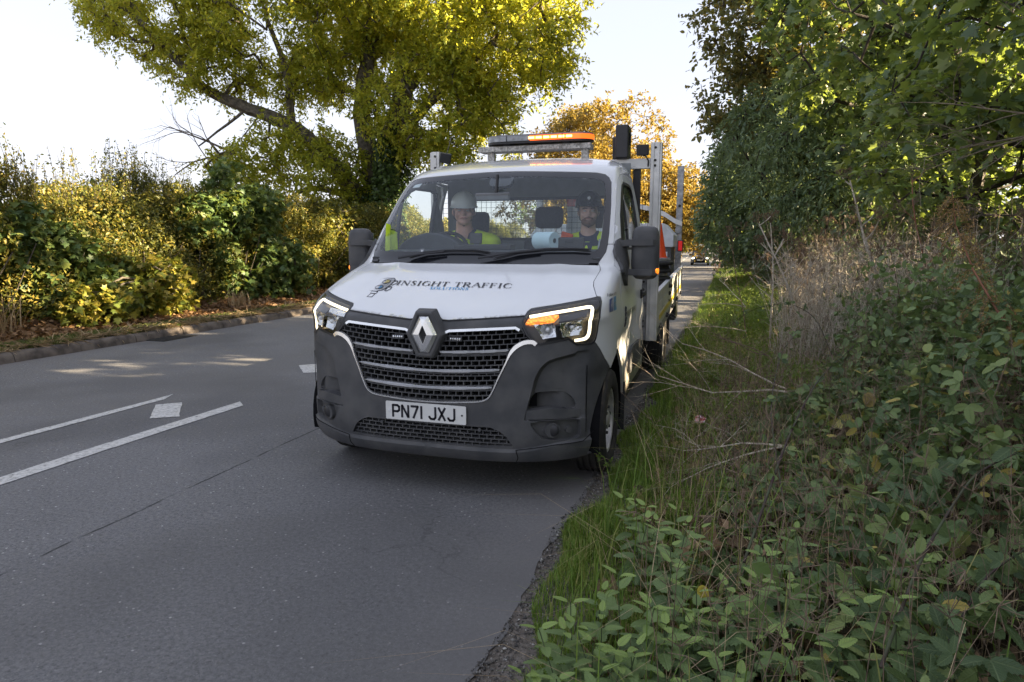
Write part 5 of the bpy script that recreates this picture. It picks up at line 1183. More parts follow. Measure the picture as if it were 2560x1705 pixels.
def leaves(name, P, D, N, S, T, m, parent=None, r=None, wid=None, kind=None, loc=None):
    """P base points, D leaf directions, N approximate normals, S lengths"""
    TV, TF = T; n = len(P); D = unit(D); X = unit(np.cross(D, N)); Z = np.cross(X, D); S = np.asarray(S)[:, None, None]
    w_ = 1. if wid is None else np.asarray(wid)[:, None, None]
    V = P[:, None]+S*(X[:, None]*TV[None, :, 0:1]*w_+D[:, None]*TV[None, :, 1:2]+Z[:, None]*TV[None, :, 2:3])
    F = (TF[None]+(np.arange(n)*len(TV))[:, None, None]).reshape(-1, 3)
    r = rng.random(n) if r is None else r
    o = mesh_obj(name, V.reshape(-1, 3), F, m, parent, attr=np.repeat(r, len(TV)), loc=loc, smooth=180)
    if T is T_SER or T is T_NET:
        a = o.data.attributes.new('v', 'FLOAT_VECTOR', 'POINT'); a.data.foreach_set('vector', np.tile(TV, (n, 1)).astype(np.float32).ravel())
    if kind: o['kind'] = kind
    return o
def rdir(n, up=0., g=rng): 
    v = unit(g.normal(0, 1, (n, 3))); v[:, 2] += up; return unit(v)
def sprigs(C, ns, nl, L, droop, g, up=.1, jit=.03):
    """clumps: ns sprigs of nl leaves round every centre"""
    n = len(C); Dr = rdir(n*ns, up, g); Cc = np.repeat(C, ns, 0); LL = L*(.6+.6*g.random(n*ns))
    t = np.linspace(.25, 1, nl)[None, :]; Dx = np.repeat(Dr, nl, 0); tt = np.tile(t, (n*ns, 1)).reshape(-1); ll = np.repeat(LL, nl)
    P = np.repeat(Cc, nl, 0)+Dx*(tt*ll)[:, None]; P[:, 2] -= droop*(tt**2)*ll; P += g.normal(0, jit, P.shape)
    side = unit(np.cross(Dx, g.normal(0, 1, Dx.shape))); D = unit(Dx*.6+side*.9+np.array([0, 0, -droop*.8])); return P, D
def seg_mesh(A, B, ra, rb, k=6):
    d = unit(B-A); up = np.where(np.abs(d[:, 2:3]) < .9, np.array([[0, 0, 1.]]), np.array([[1., 0, 0]])); a = unit(np.cross(d, up)); b = np.cross(a, d)
    th = np.linspace(0, 2*math.pi, k, endpoint=False); c, s = np.cos(th)[None, :, None], np.sin(th)[None, :, None]
    R0 = A[:, None]+ra[:, None, None]*(c*a[:, None]+s*b[:, None]); R1 = (B+d*rb[:, None]*.3)[:, None]+rb[:, None, None]*(c*a[:, None]+s*b[:, None])
    V = np.concatenate([R0, R1], 1).reshape(-1, 3); i = np.arange(k); q = np.stack([i, (i+1) % k, k+(i+1) % k, k+i], 1)
    F = (q[None]+(np.arange(len(A))*2*k)[:, None, None]).reshape(-1, 4); return V, F
def grow(seeds, att, step=.5, rtip=.012, pw=.46, g=rng, wob=.08):
    """seeds: list of (points, r0, r1); att attractor points -> branch mesh"""
    pts = []; par = []; rmin = []
    for P, r0, r1 in seeds:
        P = np.array(P, float); d = np.concatenate([[0], np.cumsum(np.linalg.norm(np.diff(P, axis=0), axis=1))]); n = max(2, int(d[-1]/.35)); t = np.linspace(0, d[-1], n)
        Q = np.stack([np.interp(t, d, P[:, i]) for i in range(3)], 1)
        for _ in range(2): Q[1:-1] = (Q[:-2]+2*Q[1:-1]+Q[2:])/4
        Q[1:-1] += g.normal(0, .02, Q[1:-1].shape)
        prev = -1
        if pts: dd = np.linalg.norm(np.array(pts)-Q[0], axis=1); prev = int(dd.argmin())
        for i, q in enumerate(Q):
            pts.append(q); par.append(prev); rmin.append(r0+(r1-r0)*i/(n-1)); prev = len(pts)-1
    N0 = len(pts); cap = N0+len(att)*40; PT = np.zeros((cap, 3)); PT[:N0] = pts; par = par; n = N0; cnt = [0]*N0
    base = np.array(pts); order = np.argsort([np.min(np.linalg.norm(base-a, axis=1)) for a in att]); tips = []
    for a in att[order]:
        dd = ((PT[:n]-a)**2).sum(1); j = int(dd.argmin()); L = math.sqrt(dd[j]); k = max(1, int(L/step)); p = PT[j]; prev = j
        for i in range(1, k+1):
            if n >= cap-1: break
            t = i/k; q = p+(a-p)*t+np.array([0, 0, .12*L*math.sin(math.pi*t)*.5])+(g.normal(0, wob*L/k, 3) if i < k else 0); PT[n] = q; par.append(prev); rmin.append(0); prev = n; n += 1
        tips.append(prev)
    c = np.zeros(n); 
    for t in tips: c[t] += 1
    for i in range(n-1, -1, -1):
        if par[i] >= 0: c[par[i]] += c[i]
    r = np.maximum(rtip*np.maximum(c, 1)**pw, np.array(rmin)); pa = np.array(par[:n]); k = pa >= 0; idx = np.arange(n)[k]
    # seeds keep their own radius
    r[:N0] = np.where(np.array(rmin[:N0]) > 0, np.array(rmin[:N0]), r[:N0])
    A, B = PT[pa[k]], PT[idx]; ra = np.minimum(r[pa[k]], r[idx]*1.6); return seg_mesh(A, B, ra, r[idx], 7)
def blob_points(blobs, n, g=rng, shell=.55, gapseed=1., gap=.25, gs=.9):
    """points in ellipsoids (cx,cy,cz,rx,ry,rz[,weight]) with gaps, biased to the outside"""
    B = np.array([b[:6] for b in blobs], float); w_ = np.array([b[3]*b[4]*b[5] for b in blobs])**.8; k = g.choice(len(blobs), n*3, p=w_/w_.sum())
    u = rdir(n*3, 0, g)*(shell+(1-shell)*g.random((n*3, 1)))**.6; P = B[k, :3]+u*B[k, 3:]
    v = lump(P[:, 0]*gs+P[:, 2]*gs*.7, P[:, 1]*gs+P[:, 2]*gs, 1., gapseed)
    P = P[(v > -1+gap*2)]; return P[:n]
barkm = pmat('bark', (.085, .07, .052), .9, var=.45, scale=9, bump=.8, bscale=40, c2=(.15, .13, .10))
barkd = pmat('dark_bark', (.045, .036, .028), .9, var=.4, scale=9, bump=.8, bscale=40)
SDV = np.array([sd.x, sd.y, sd.z])
GAPS = [(-8.8, 3, 1.2, .6), (-8.8, 6.5, 1.3, .6), (-8.6, 9, 1.0, .5), (-8.6, 11.5, 1.2, .5), (-9, 13, 1.8, .5), (-3.9, 3.55, 0, .36), (-5.4, 3.0, 0, .3), (-5.2, 2.2, 0, .28), (-6.9, 5.2, .1, .35), (-8.1, 6.6, .2, .5), (-8.3, 4.6, .5, .35), (1.02, 1.35, .72, .34), (1.0, 1.9, .6, .34), (.98, .55, .72, .16), (1.0, 2.15, 1.0, .3), (1.02, 1.0, .90, .18),
        (1.5, 6.3, .3, .45), (2.2, 6.6, .4, .45), (1.9, 9.0, .4, .7), (1.3, 12.5, .2, .9), (1.6, 15.5, .3, .8), (2.6, 5.2, .8, .45), (3.2, 6.2, 1.4, .4), (1.2, 3.9, .15, .25), (2.0, 11, .4, .5), (1.08, 4.6, .3, .3), (1.1, 6.3, .95, .35), (2.9, 7.0, 1.2, .5), (0, 14, 0, .35), (.2, 18.5, 0, .4), (-9, 5.8, 2.3, .7), (-9, 3.4, 2.4, .7), (-9, 8.4, 2.1, .5), (3.3, 5.0, 1.2, .3), (-1, 26, 0, .6), (1.1, 3.4, 1.6, .3), (1.1, 5.0, .95, .35)]
def sunlit(P, g):
    k = np.ones(len(P), bool)
    for x, y, z, r in GAPS:
        d = P-np.array([x, y, z]); t = d @ SDV; q = d-t[:, None]*SDV; rr = np.linalg.norm(q, axis=1); ang = np.arctan2(q[:, 2], q[:, 1]); k &= ~((t > .8) & (rr < r*(1+.35*np.sin(3*ang+x*5)+.2*np.sin(7*ang+y))) & (P[:, 0] > 1.8))
    return k
def tree(name, label, cat, base, seeds, blobs, natt, ns, nl, L, size, T, m, group=None, droop=.35, g=None, gap=.2, seed=1., bark=None, keep=None, shell=.55, rtip=.010, wob=.08, gs=.9, extra=None):
    g = g or np.random.default_rng(int(seed*10)+5); t = thing(name, base, label, cat, group)
    att = blob_points(blobs, natt, g, gap=gap, gapseed=seed, shell=shell, gs=gs)
    att = att[att[:, 2] > .3]
    if keep is not None: att = att[keep(att)]
    V, F = grow(seeds, att, g=g, rtip=rtip, wob=wob); mesh_obj('trunk', V, F, bark or barkm, t, smooth=50)
    P, D = sprigs(att, ns, nl, L, droop, g); k = (P[:, 2] > .1) & sunlit(P, g)
    if keep is not None: k &= keep(P)
    P, D = P[k], D[k]; N = rdir(len(P), 1.2, g)
    leaves('crown', P, D, N, size*(.7+.6*g.random(len(P))), T, m, t, r=g.random(len(P)))
    return t
# ---------------------------------------------------------------- trees on the far (left) side
G = lambda s: np.random.default_rng(s)
L_ash = leafmat('ash_leaves', [(.05, .08, .018), (.10, .145, .024), (.17, .205, .03), (.27, .285, .04), (.33, .28, .045)], (.80, .76, .07), .60)
L_ivy = leafmat('ivy_leaves', [(.020, .036, .010), (.035, .06, .015), (.06, .09, .02)], (.08, .12, .02), .2, rough=.35)
tx, ty = -9.8, 17.5
S = [([(tx, ty, 0), (-9.9, ty, 2.3), (-9.5, ty, 3.6), (-9.1, ty, 4.9), (-8.8, ty, 6.3), (-8.6, ty+.3, 8.2), (-8.4, ty+.5, 11)], .62, .16),
     ([(-9.8, ty, 3.0), (-10.1, ty-.2, 5.2), (-10.2, ty-.3, 6.0), (-9.7, ty-.5, 7.8), (-9.5, ty-.6, 9.3), (-9.4, ty-.6, 12)], .40, .10),
     ([(-10.0, ty, 2.6), (-11.1, ty-.4, 4.1), (-12.6, ty-.8, 5.6), (-14.1, ty-1.2, 6.1), (-15.5, ty-1.3, 6.7), (-16.8, ty-1.4, 7.9), (-18.6, ty-1.2, 9.6)], .34, .07),
     ([(-10.0, ty, 2.5), (-11.2, ty-.5, 3.4), (-12.2, ty-.8, 3.5), (-12.9, ty-1, 3.0), (-13.2, ty-1.1, 2.4)], .15, .04),
     ([(-14.1, ty-1.2, 6.1), (-15.2, ty-1.4, 5.3), (-15.9, ty-1.5, 4.9)], .06, .025),
     ([(-12.6, ty-.8, 5.6), (-12.9, ty-.5, 7.5), (-14.0, ty-.3, 10)], .16, .05),
     ([(-9.1, ty, 4.9), (-7.5, ty-.4, 6.2), (-5.8, ty-.6, 7.2), (-4.2, ty-.8, 8.6)], .22, .06),
     ([(-8.8, ty, 6.3), (-7.0, ty+.4, 8.5), (-5.5, ty+.4, 10.5)], .18, .06)]
BL = [(-12.5, ty-.5, 9.5, 4.2, 3.2, 3.2), (-9, ty, 11, 4.5, 3.5, 3.5), (-6, ty-.3, 9.3, 3.0, 2.8, 3.0), (-17.5, ty-1, 9.8, 3.2, 2.4, 1.8), (-20.2, ty-1, 10.4, 1.7, 1.3, .9), (-15.8, ty-1, 7.7, 1.8, 1.6, 1.2),
      (-7.6, ty-.5, 6.0, 2.4, 2.2, 1.9), (-5.0, ty-.5, 7.4, 2.3, 2.2, 1.8), (-12.8, ty-1, 4.9, 1.5, 1.3, .9), (-10.9, ty-.8, 3.9, 1.2, 1.2, 1.3), (-14.3, ty-1.1, 4.4, 1.2, 1.0, .8), (-3.9, ty-.5, 8.2, 1.5, 1.6, 2.0), (-6.0, ty-.5, 4.9, 1.7, 1.4, 1.0), (-12.2, ty-.8, 3.7, 1.0, .9, .6), (-13.5, ty-1, 3.7, 1.1, 1, .8), (-15.0, ty-1.2, 4.3, .9, .8, .5), (-10.9, ty-.9, 3.2, .8, .8, .8), (-11.8, ty-.7, 7.0, 1.4, 1.2, 1.0), (-11.7, ty-.7, 5.0, 1.1, 1.0, .7)]
bigtree = tree('ash_tree', 'big spreading tree with ivy-clad trunk and sunlit yellow-green crown behind the far hedge', 'tree', (tx, ty, 0), S, BL, 2900, 6, 11, .58, .145, T_DIA, L_ash, droop=.3, gap=.38, seed=1.0, shell=.5)
# ivy on the trunk
g = G(11); n = 15000; t = g.random(n); a = g.random(n)*2*math.pi; zz = .2+5.2*t; rr = (1.15-.6*t+.30*np.sin(7*t+3*a))*(.6+.55*g.random(n)); cx = np.interp(zz, [0, 2.3, 3.6, 4.9, 6.3], [-9.8, -9.9, -9.5, -9.1, -8.8])
P = np.stack([cx+rr*np.cos(a), ty+rr*np.sin(a), zz], 1); N = np.stack([np.cos(a), np.sin(a), .5+0*a], 1); leaves('ivy', P, rdir(n, -.4, g), N, .10+.07*g.random(n), T_OVAL, L_ivy, bigtree, r=g.random(n))
# dead twigs of the low limb
def twig_set(root, dirs, g, r=.03, L=1.5, lev=3):
    A = []; B = []; RA = []; RB = []
    def rec(p, d, L, r, lv):
        k = 5; q = np.array(p, float); d = np.array(d, float)
        for i in range(k):
            d = d+g.normal(0, .13, 3); d /= np.linalg.norm(d); q2 = q+d*L/k; ra, rb = r*(1-.12*i), r*(1-.12*(i+1)); A.append(q); B.append(q2); RA.append(ra); RB.append(rb); q = q2
            if lv > 0 and i > 0:
                for _ in range(1 if g.random() < .75 else 2): s_ = d+g.normal(0, .55, 3); rec(q, s_/np.linalg.norm(s_), L*(.35+.3*g.random()), rb*.6, lv-1)
    for d in dirs: rec(root, d, L, r, lev)
    return seg_mesh(np.array(A), np.array(B), np.array(RA), np.array(RB), 5)
V, F = twig_set((-14.6, ty-1.3, 4.6), [(-1, 0, .25), (-.9, -.1, .0)], G(4), .045, 2.6, 2); mesh_obj('dead_branch', V, F, pmat('dead_wood', (.16, .13, .10), .9, var=.3), bigtree, smooth=40)
# golden trees down the road
L_gold = leafmat('golden_leaves', [(.085, .08, .02), (.155, .12, .024), (.22, .155, .03), (.27, .20, .04)], (.46, .30, .05), .36)
L_far = leafmat('far_leaves', [(.08, .095, .018), (.15, .155, .022), (.24, .21, .03)], (.5, .46, .03), .45)
L_dk = leafmat('dark_leaves', [(.065, .095, .045), (.09, .135, .058), (.13, .18, .068), (.18, .22, .07)], (.34, .42, .06), .4, rough=.38, spec=.5)
def simple_tree(name, label, x, y, h, w_, m, seed, size=.22, natt=420, low=.3, group=None, cat='tree', nl=8, gap=.2, bl=None, **k):
    g = G(seed); z0 = float(sag(y)); x = x+float(bend(y)); nb = 7; bl = bl or [(x+g.normal(0, w_*.28), y+g.normal(0, w_*.28), z0+h*(low+(1-low)*.5)+g.normal(0, h*.14), w_*.42, w_*.42, h*(1-low)*.34) for _ in range(nb)]+[(x, y, z0+h*(low+(1-low)*.5), w_*.45, w_*.45, h*(1-low)*.48)]
    sd = [([(x, y, z0-.1), (x+g.normal(0, .2), y, z0+h*.3), (x+g.normal(0, .5), y, z0+h*.6), (x+g.normal(0, .5), y, z0+h*.9)], .035*h*.7, .05)]
    return tree(name, label, cat, (x, y, z0), sd, bl, natt, 5, nl, .085*h**.9*1.0 if h > 5 else .5, size, k.pop('T', T_DIA), m, group, seed=seed*.37, g=g, gap=gap, **k)
simple_tree('beech_tree', 'rounded golden-orange tree rising behind the amber light bar', -7.5, 42, 11.8, 8, L_gold, 31, .26, 700, .05)
simple_tree('beech_tree', 'golden-orange tree just right of the headboard post, lit by the low sun', -5.2, 50, 9.4, 8, L_gold, 32, .28, 700, .28)
simple_tree('beech_tree', 'dull orange tree over the road behind the rear post of the truck', 3.4, 72, 10, 7, L_gold, 33, .28, 550, .42)
simple_tree('beech_tree', 'orange tree standing low beyond the far cars', -4.5, 130, 11, 14, L_gold, 34, .5, 500, .0)
simple_tree('hedge_tree', 'pale yellow-green round tree above the far hedge, left of the ivy trunk', -22.7, 36, 4.6, 5.5, L_far, 35, .20, 420, .0)
simple_tree('hedge_tree', 'small olive tree above the far hedge, nearest the ivy trunk', -18.0, 33, 4.4, 4, L_far, 36, .20, 300, .0)
simple_tree('hedge_tree', 'yellow-green tree behind the cab seen through the far door window', -14.5, 29, 2.6, 6, L_far, 37, .14, 420, .0)
for k, (x, y) in enumerate([(-11, 60), (-12, 75), (9, 70), (8, 90), (-9, 95), (7, 118), (2.5, 150)]):
    simple_tree('roadside_tree', ['first', 'second', 'third', 'fourth', 'fifth', 'sixth', 'last'][k]+' distant green tree along the road beyond the truck, counting away from it', x, y, 9, 9, L_far if k % 2 else L_dk, 60+k, .4, 300, .0, group='distant roadside trees', nl=6)
# ---------------------------------------------------------------- the far hedge
L_hedge = leafmat('hawthorn_leaves', [(.026, .034, .012), (.045, .058, .015), (.078, .088, .02), (.15, .14, .027), (.20, .15, .03)], (.36, .34, .03), .35, patch=.5, pscale=.5)
L_syc = leafmat('sycamore_leaves', [(.032, .058, .022), (.05, .085, .028), (.08, .12, .035), (.14, .15, .035)], (.28, .34, .04), .32)
L_sycY = leafmat('yellowing_sycamore_leaves', [(.045, .07, .015), (.08, .10, .018), (.15, .14, .02), (.20, .16, .03)], (.35, .35, .03), .35)
hx = lambda y: -9.05+.0*y
g = G(21); hedge = thing('hedge', (-9.6, 8, 0), 'long dense hawthorn hedge behind the grass strip on the far side of the road', 'hedge')
def top(y): return 2.62+.22*np.sin(y*.8+.3)+.12*np.sin(y*2.1)+.10*np.sin(y*4.7+1)-.35*sm((y-7.5)/2.)*(1-sm((y-9.5)/2.5))-.25*sm((y-12)/4)
n = 190000; y = -4+g.random(n)**1.15*36; hh = top(y); z = hh*g.random(n)**.8; d = g.random(n)**1.6*1.1; bulge = .30*lump(y*.9, z*1.4, 1.3, 2)+.18*np.sin(z/hh*math.pi)
x = hx(y)-d+bulge-.30*(z/hh)**3; P = np.stack([x+bend(y), y, z+.14+sag(y)+.05], 1); k = g.random(n) < .98-.55*sm((lump(y*2.2, z*2.4, 1., 5)-.25)/.4); P = P[k]; D = rdir(len(P), .1, g); N = rdir(len(P), .9, g); N[:, 0] += .6
leaves('foliage', P, D, N, .050+.042*g.random(len(P)), T_DIA, L_hedge, hedge, r=g.random(len(P)))
n = 60000; y = -4+g.random(n)*36; z = g.random(n)*(top(y)-.25); P = np.stack([hx(y)-1.0-.6*g.random(n)+bend(y), y, z+.14], 1); leaves('inner_foliage', P, rdir(n, 0, g), rdir(n, .3, g)+np.array([1., 0, 0]), .16+.08*g.random(n), T_OVAL, L_syc, hedge, r=g.random(n)*.6)
# upright shoots standing out of the top
A = []; B = []; LP = []; LD = []
for k in range(1700):
    y0 = -4+g.random()*20 if k < 1500 else 16+g.random()*16; x0 = hx(y0)-.1-.9*g.random()+float(bend(y0)); z0 = float(top(y0))-.25; L = (.3+.7*g.random()**1.8)*(1.1 if y0 < 8 else .6); d = unit(np.array([g.normal(.05, .14), g.normal(0, .16), 1.])); p = np.array([x0, y0, z0])
    for i in range(5):
        q = p+d*L/5; d = unit(d+g.normal(0, .06, 3)); A.append(p); B.append(q); p = q
        for _ in range(7): LP.append(q+g.normal(0, .022, 3)-d*g.random()*L/5); LD.append(unit(g.normal(0, 1, 3)+d*.6))
A, B = np.array(A), np.array(B); V, F = seg_mesh(A, B, np.full(len(A), .0045), np.full(len(A), .003), 4); mesh_obj('shoots', V, F, barkd, hedge)
leaves('shoot_leaves', np.array(LP), np.array(LD), rdir(len(LP), .6, g), .036+.03*g.random(len(LP)), T_DIA, L_hedge, hedge, r=g.random(len(LP)))
V, F = [], []
A = []; B = []
for k in range(900):
    y0 = -4+g.random()*34; x0 = hx(y0)-.15-.9*g.random()+float(bend(y0)); p = np.array([x0, y0, .1]); d = unit(np.array([g.normal(.1, .3), g.normal(0, .3), 1.])); L = .6+1.2*g.random()
    for i in range(4): q = p+d*L/4; d = unit(d+g.normal(0, .15, 3)); A.append(p); B.append(q); p = q
V, F = seg_mesh(np.array(A), np.array(B), np.full(len(A), .012), np.full(len(A), .009), 5); mesh_obj('stems', V, F, barkm, hedge)
# shrubs growing through the hedge
def shrub(label, y0, blobs, natt, m, seed, size=.16, T=T_LOB, name='sycamore_shrub', ns=4, nl=5, L=.28, stems=5, group='sycamore shrubs in the far hedge'):
    g = G(seed); x0 = blobs[0][0]; sd = [([(x0-.3, y0, .15), (x0-.2+g.normal(0, .2), y0+g.normal(0, .3), 1.0), (blobs[i % len(blobs)][0], blobs[i % len(blobs)][1], blobs[i % len(blobs)][2])], .03, .012) for i in range(stems)]
    return tree(name, label, 'shrub', (x0, y0, .15), sd, blobs, natt, ns, nl, L, size, T, m, group, seed=seed*.31, g=g, gap=.12, shell=.6, rtip=.004, droop=.5, gs=2.)
shrub('broad-leaved shrub bulging from the left part of the hedge', 4.9, [(-9.0, 5.1, 1.1, .35, .7, .8), (-9.0, 4.5, 1.7, .3, .4, .4), (-8.85, 5.8, .8, .35, .6, .45)], 150, L_syc, 41, .13)
shrub('low yellow-green broad-leaved shrub at the foot of the hedge, over the leaf litter', 5.2, [(-8.25, 5.0, .48, .40, .55, .36), (-8.4, 6.4, .75, .4, .7, .5)], 170, L_sycY, 42, .12)
shrub('broad-leaved shrub with tall shoots standing above the right part of the hedge', 9.4, [(-8.85, 9.4, 1.3, .5, .9, 1.1), (-8.9, 8.9, 2.5, .35, .35, .9), (-8.9, 9.9, 2.4, .5, .6, .5), (-8.95, 8.2, 2.1, .4, .4, .5), (-8.5, 10.2, 1.0, .5, .8, .6)], 420, L_syc, 43, .13)
shrub('dark small-leaved shrub closing the far hedge beside the cab mirror', 13.5, [(-9.0, 13.5, 1.5, .6, 2.0, 1.3), (-9.0, 16.5, 1.3, .6, 1.5, 1.2)], 420, L_hedge, 44, .10, T_OVAL, 'hawthorn_bush', 5, 7, .3, group='bushes at the end of the hedge')
# grass strip, leaf litter and straw on the left verge
def blades(name, P, H, m, parent=None, lean=.35, w_=.004, g=rng, kind='stuff', r=None):
    n = len(P); a = g.random(n)*2*math.pi; D = np.stack([np.cos(a), np.sin(a), 0*a], 1); X = np.stack([-np.sin(a), np.cos(a), 0*a], 1); ln = lean*(g.random(n)**1.2)[:, None]; W_ = (w_*(.7+.6*g.random(n)))[:, None]; H = H[:, None]; up = np.array([[0, 0, 1.]])
    k = [P-X*W_, P+X*W_, P+up*H*.45+D*H*ln*.3-X*W_*.8, P+up*H*.45+D*H*ln*.3+X*W_*.8, P+up*H*.85+D*H*ln*.95-X*W_*.45, P+up*H*.85+D*H*ln*.95+X*W_*.45, P+up*H*(1-.25*ln)+D*H*ln*1.9]
    V = np.stack(k, 1).reshape(-1, 3); TF = np.array([(0, 1, 3), (0, 3, 2), (2, 3, 5), (2, 5, 4), (4, 5, 6)]); F = (TF[None]+(np.arange(n)*7)[:, None, None]).reshape(-1, 3)
    o = mesh_obj(name, V, F, m, parent, attr=np.repeat(g.random(n) if r is None else r, 7), smooth=180)
    if kind: o['kind'] = kind
    return o
L_gr = leafmat('verge_grass', [(.055, .095, .018), (.085, .145, .024), (.12, .19, .03), (.24, .22, .08)], (.22, .32, .03), .35, spec=.2)
L_grd = leafmat('short_grass', [(.045, .06, .018), (.07, .095, .025), (.10, .12, .035), (.17, .14, .06)], (.15, .2, .03), .25, spec=.15)
L_straw = leafmat('straw', [(.20, .14, .08), (.30, .22, .13), (.38, .29, .18)], (.4, .3, .15), .2, spec=.15)
L_litter = leafmat('dead_leaves', [(.06, .035, .02), (.12, .07, .035), (.20, .12, .06), (.28, .18, .11)], (.4, .2, .06), .2, spec=.2)
g = G(51); n = 60000; y = -4+34*g.random(n)**1.3; x = -7.16-.62*g.random(n)+.08*lump(y, y, 1); tag(blades('grass', np.stack([x+bend(y), y, gz(x, y)+sag(y)], 1), .025+.05*g.random(n), L_grd, lean=1.2, w_=.005, g=g), 'short green grass strip behind the kerb', 'grass')
n = 9000; y = -4+30*g.random(n)**1.2; x = -7.13-.22*g.random(n); P = np.stack([x+bend(y), y, gz(x, y)+.012+sag(y)+.03*g.random(n)], 1); D = rdir(n, 0, g)*np.array([1, 1, .25]); tag(leaves('cut_straw', P, D, rdir(n, 2, g), .10+.16*g.random(n), T_NAR, L_straw, wid=np.full(n, .22), kind='stuff'), 'dry cut grass lying along the kerb', 'straw')
n = 26000; y = -4+32*g.random(n)**1.2; x = -7.75-1.7*g.random(n)**.9; P = np.stack([x+bend(y), y, gz(x, y)+.01+sag(y)+.04*g.random(n)], 1); tag(leaves('fallen_leaves', P, rdir(n, 0, g)*np.array([1, 1, .35]), rdir(n, 1.5, g), .06+.06*g.random(n), T_OVAL, L_litter, kind='stuff'), 'brown fallen leaves under the far hedge', 'leaves')
# dry grass tuft by the hedge
def tuft(label, x, y, n, H, m, seed, lean=.5, name='dry_tuft', cat='dry grass', grp=None, spread=.12, w_=.006):
    g = G(seed); t = thing(name, (x, y, float(gz(x, y))), label, cat, grp); P = np.stack([x+g.normal(0, spread, n), y+g.normal(0, spread, n), np.full(n, float(gz(x, y)))], 1); blades('stems', P, H*(.5+.6*g.random(n)), m, t, lean, w_, g, None); return t
tuft('pale dry grass tuft fanning out of the leaf litter in front of the hedge', -8.3+.2, 8.2, 120, .42, L_straw, 71, .8)
tuft('dry brown stems leaning at the left edge below the hedge', -8.6, 3.6, 60, .7, L_straw, 72, .9, w_=.008)
# ---------------------------------------------------------------- the wood on the near (right) side
L_sy2 = leafmat('wood_sycamore_leaves', [(.04, .066, .036), (.06, .095, .046), (.088, .13, .058), (.13, .17, .06), (.18, .20, .055)], (.42, .52, .05), .40, rough=.4, spec=.5)
L_oak = leafmat('browning_leaves', [(.055, .07, .034), (.085, .10, .045), (.12, .125, .05), (.17, .13, .05)], (.40, .32, .04), .35)
L_will = leafmat('grey_green_leaves', [(.065, .10, .06), (.095, .14, .08), (.14, .185, .105)], (.30, .38, .09), .35, rough=.38, spec=.5)
def rt(name, label, x, y, blobs, natt, m, seed, size, T, L=.5, ns=5, nl=7, gap=.18, grp='trees of the roadside wood', trunk=.16, droop=.4):
    g = G(seed); zt = max(b[2] for b in blobs); x0 = x
    sd = [([(x, y, .2), (x+g.normal(0, .15), y, zt*.35), (x+g.normal(0, .4), y+g.normal(0, .4), zt*.7), (x+g.normal(0, .5), y, zt)], trunk, .04)]+[([(x, y, zt*(.2+.12*i)), ((x+b[0])/2, (y+b[1])/2, (zt*(.2+.12*i)+b[2])/2+.3), (b[0], b[1], b[2])], trunk*.5, .025) for i, b in enumerate(blobs[:5])]
    return tree(name, label, 'tree', (x, y, .2), sd, blobs, natt, ns, nl, L, size, T, m, grp, seed=seed*.29, g=g, gap=gap, bark=barkd, droop=droop, rtip=.008)
rt('sycamore_tree', 'near sycamore with large dark leaves filling the top right, above the dead hogweed', 6.6, 7.0, [(5.3, 6.6, 4.2, 1.9, 2.2, 1.8), (5.0, 8.2, 3.0, 1.5, 1.6, 1.1), (6.0, 5.0, 4.6, 2.0, 1.6, 2.0), (4.4, 8.8, 5.3, 1.5, 1.6, 1.4), (6.8, 7.5, 7, 2.5, 3, 2)], 620, L_sy2, 81, .15, T_LOB, .42, 4, 6)
rt('sycamore_tree', 'sycamore behind the near one, its paler leaves high above the verge', 6.2, 12.0, [(4.6, 11.5, 5.6, 2.2, 2.2, 1.8), (4.0, 12.5, 7.5, 2.2, 2.4, 1.8), (6.0, 13, 4.0, 2.2, 2, 2), (6.4, 11, 8, 3, 3, 2)], 620, L_sy2, 82, .15, T_LOB, .45, 4, 6)
rt('oak_tree', 'tall browning tree leaning over the road at the upper left of the wood', 4.6, 17.5, [(2.6, 16.5, 7.4, 1.9, 2, 1.6), (1.9, 17, 5.6, 1.3, 1.6, .9), (3.8, 17, 9.2, 2.4, 2.4, 1.5), (4.5, 17, 6.5, 2.5, 2.3, 2)], 700, L_oak, 83, .15, T_OVAL, .5)
rt('ash_tree', 'grey-green feathery tree in the middle of the wood over the verge', 5.0, 14.5, [(3.6, 13.5, 3.3, 1.5, 1.8, 1.3), (3.0, 15.5, 4.4, 1.5, 1.8, 1.2), (4.6, 12.5, 2.4, 1.5, 1.8, 1.2), (4.3, 14, 5.0, 1.6, 2, 1.2)], 620, L_will, 84, .15, T_NAR, .5, 6, 9, droop=.7)
rt('willow_tree', 'pale grey-leaved tree hanging over the far end of the verge', 4.2, 21.0, [(2.4, 20.5, 3.6, 1.5, 2, 1.4), (2.2, 21.5, 2.2, 1.3, 2, 1.2), (3.4, 20, 5.2, 1.8, 2, 1.4), (3.6, 19.0, 1.6, 1.3, 1.6, 1.2)], 620, L_will, 85, .14, T_OVAL, .45, 6, 7)
rt('hawthorn_tree', 'dark drooping tree reaching down to the verge beside the distant cars', 4.6, 25.5, [(2.5, 24.5, 1.9, 1.3, 2.2, 1.2), (2.9, 26, 3.4, 1.6, 2.4, 1.6), (3.8, 24, 1.2, 1.4, 2, 1.0), (3.3, 28, 5.4, 2, 2.4, 1.6)], 560, L_dk, 86, .15, T_OVAL, .5)
for k, (x, y) in enumerate([(6.2, 33), (7.0, 41), (7.6, 50), (8.0, 62)]):
    simple_tree('wood_tree', ['first', 'second', 'third', 'fourth'][k]+' dark tree of the wood past the drooping hawthorn, counting away along the road', x, y, 8.5-.3*k, 6.5, L_dk if k % 2 == 0 else L_oak, 90+k, .28, 420, .02, group='far trees of the roadside wood')
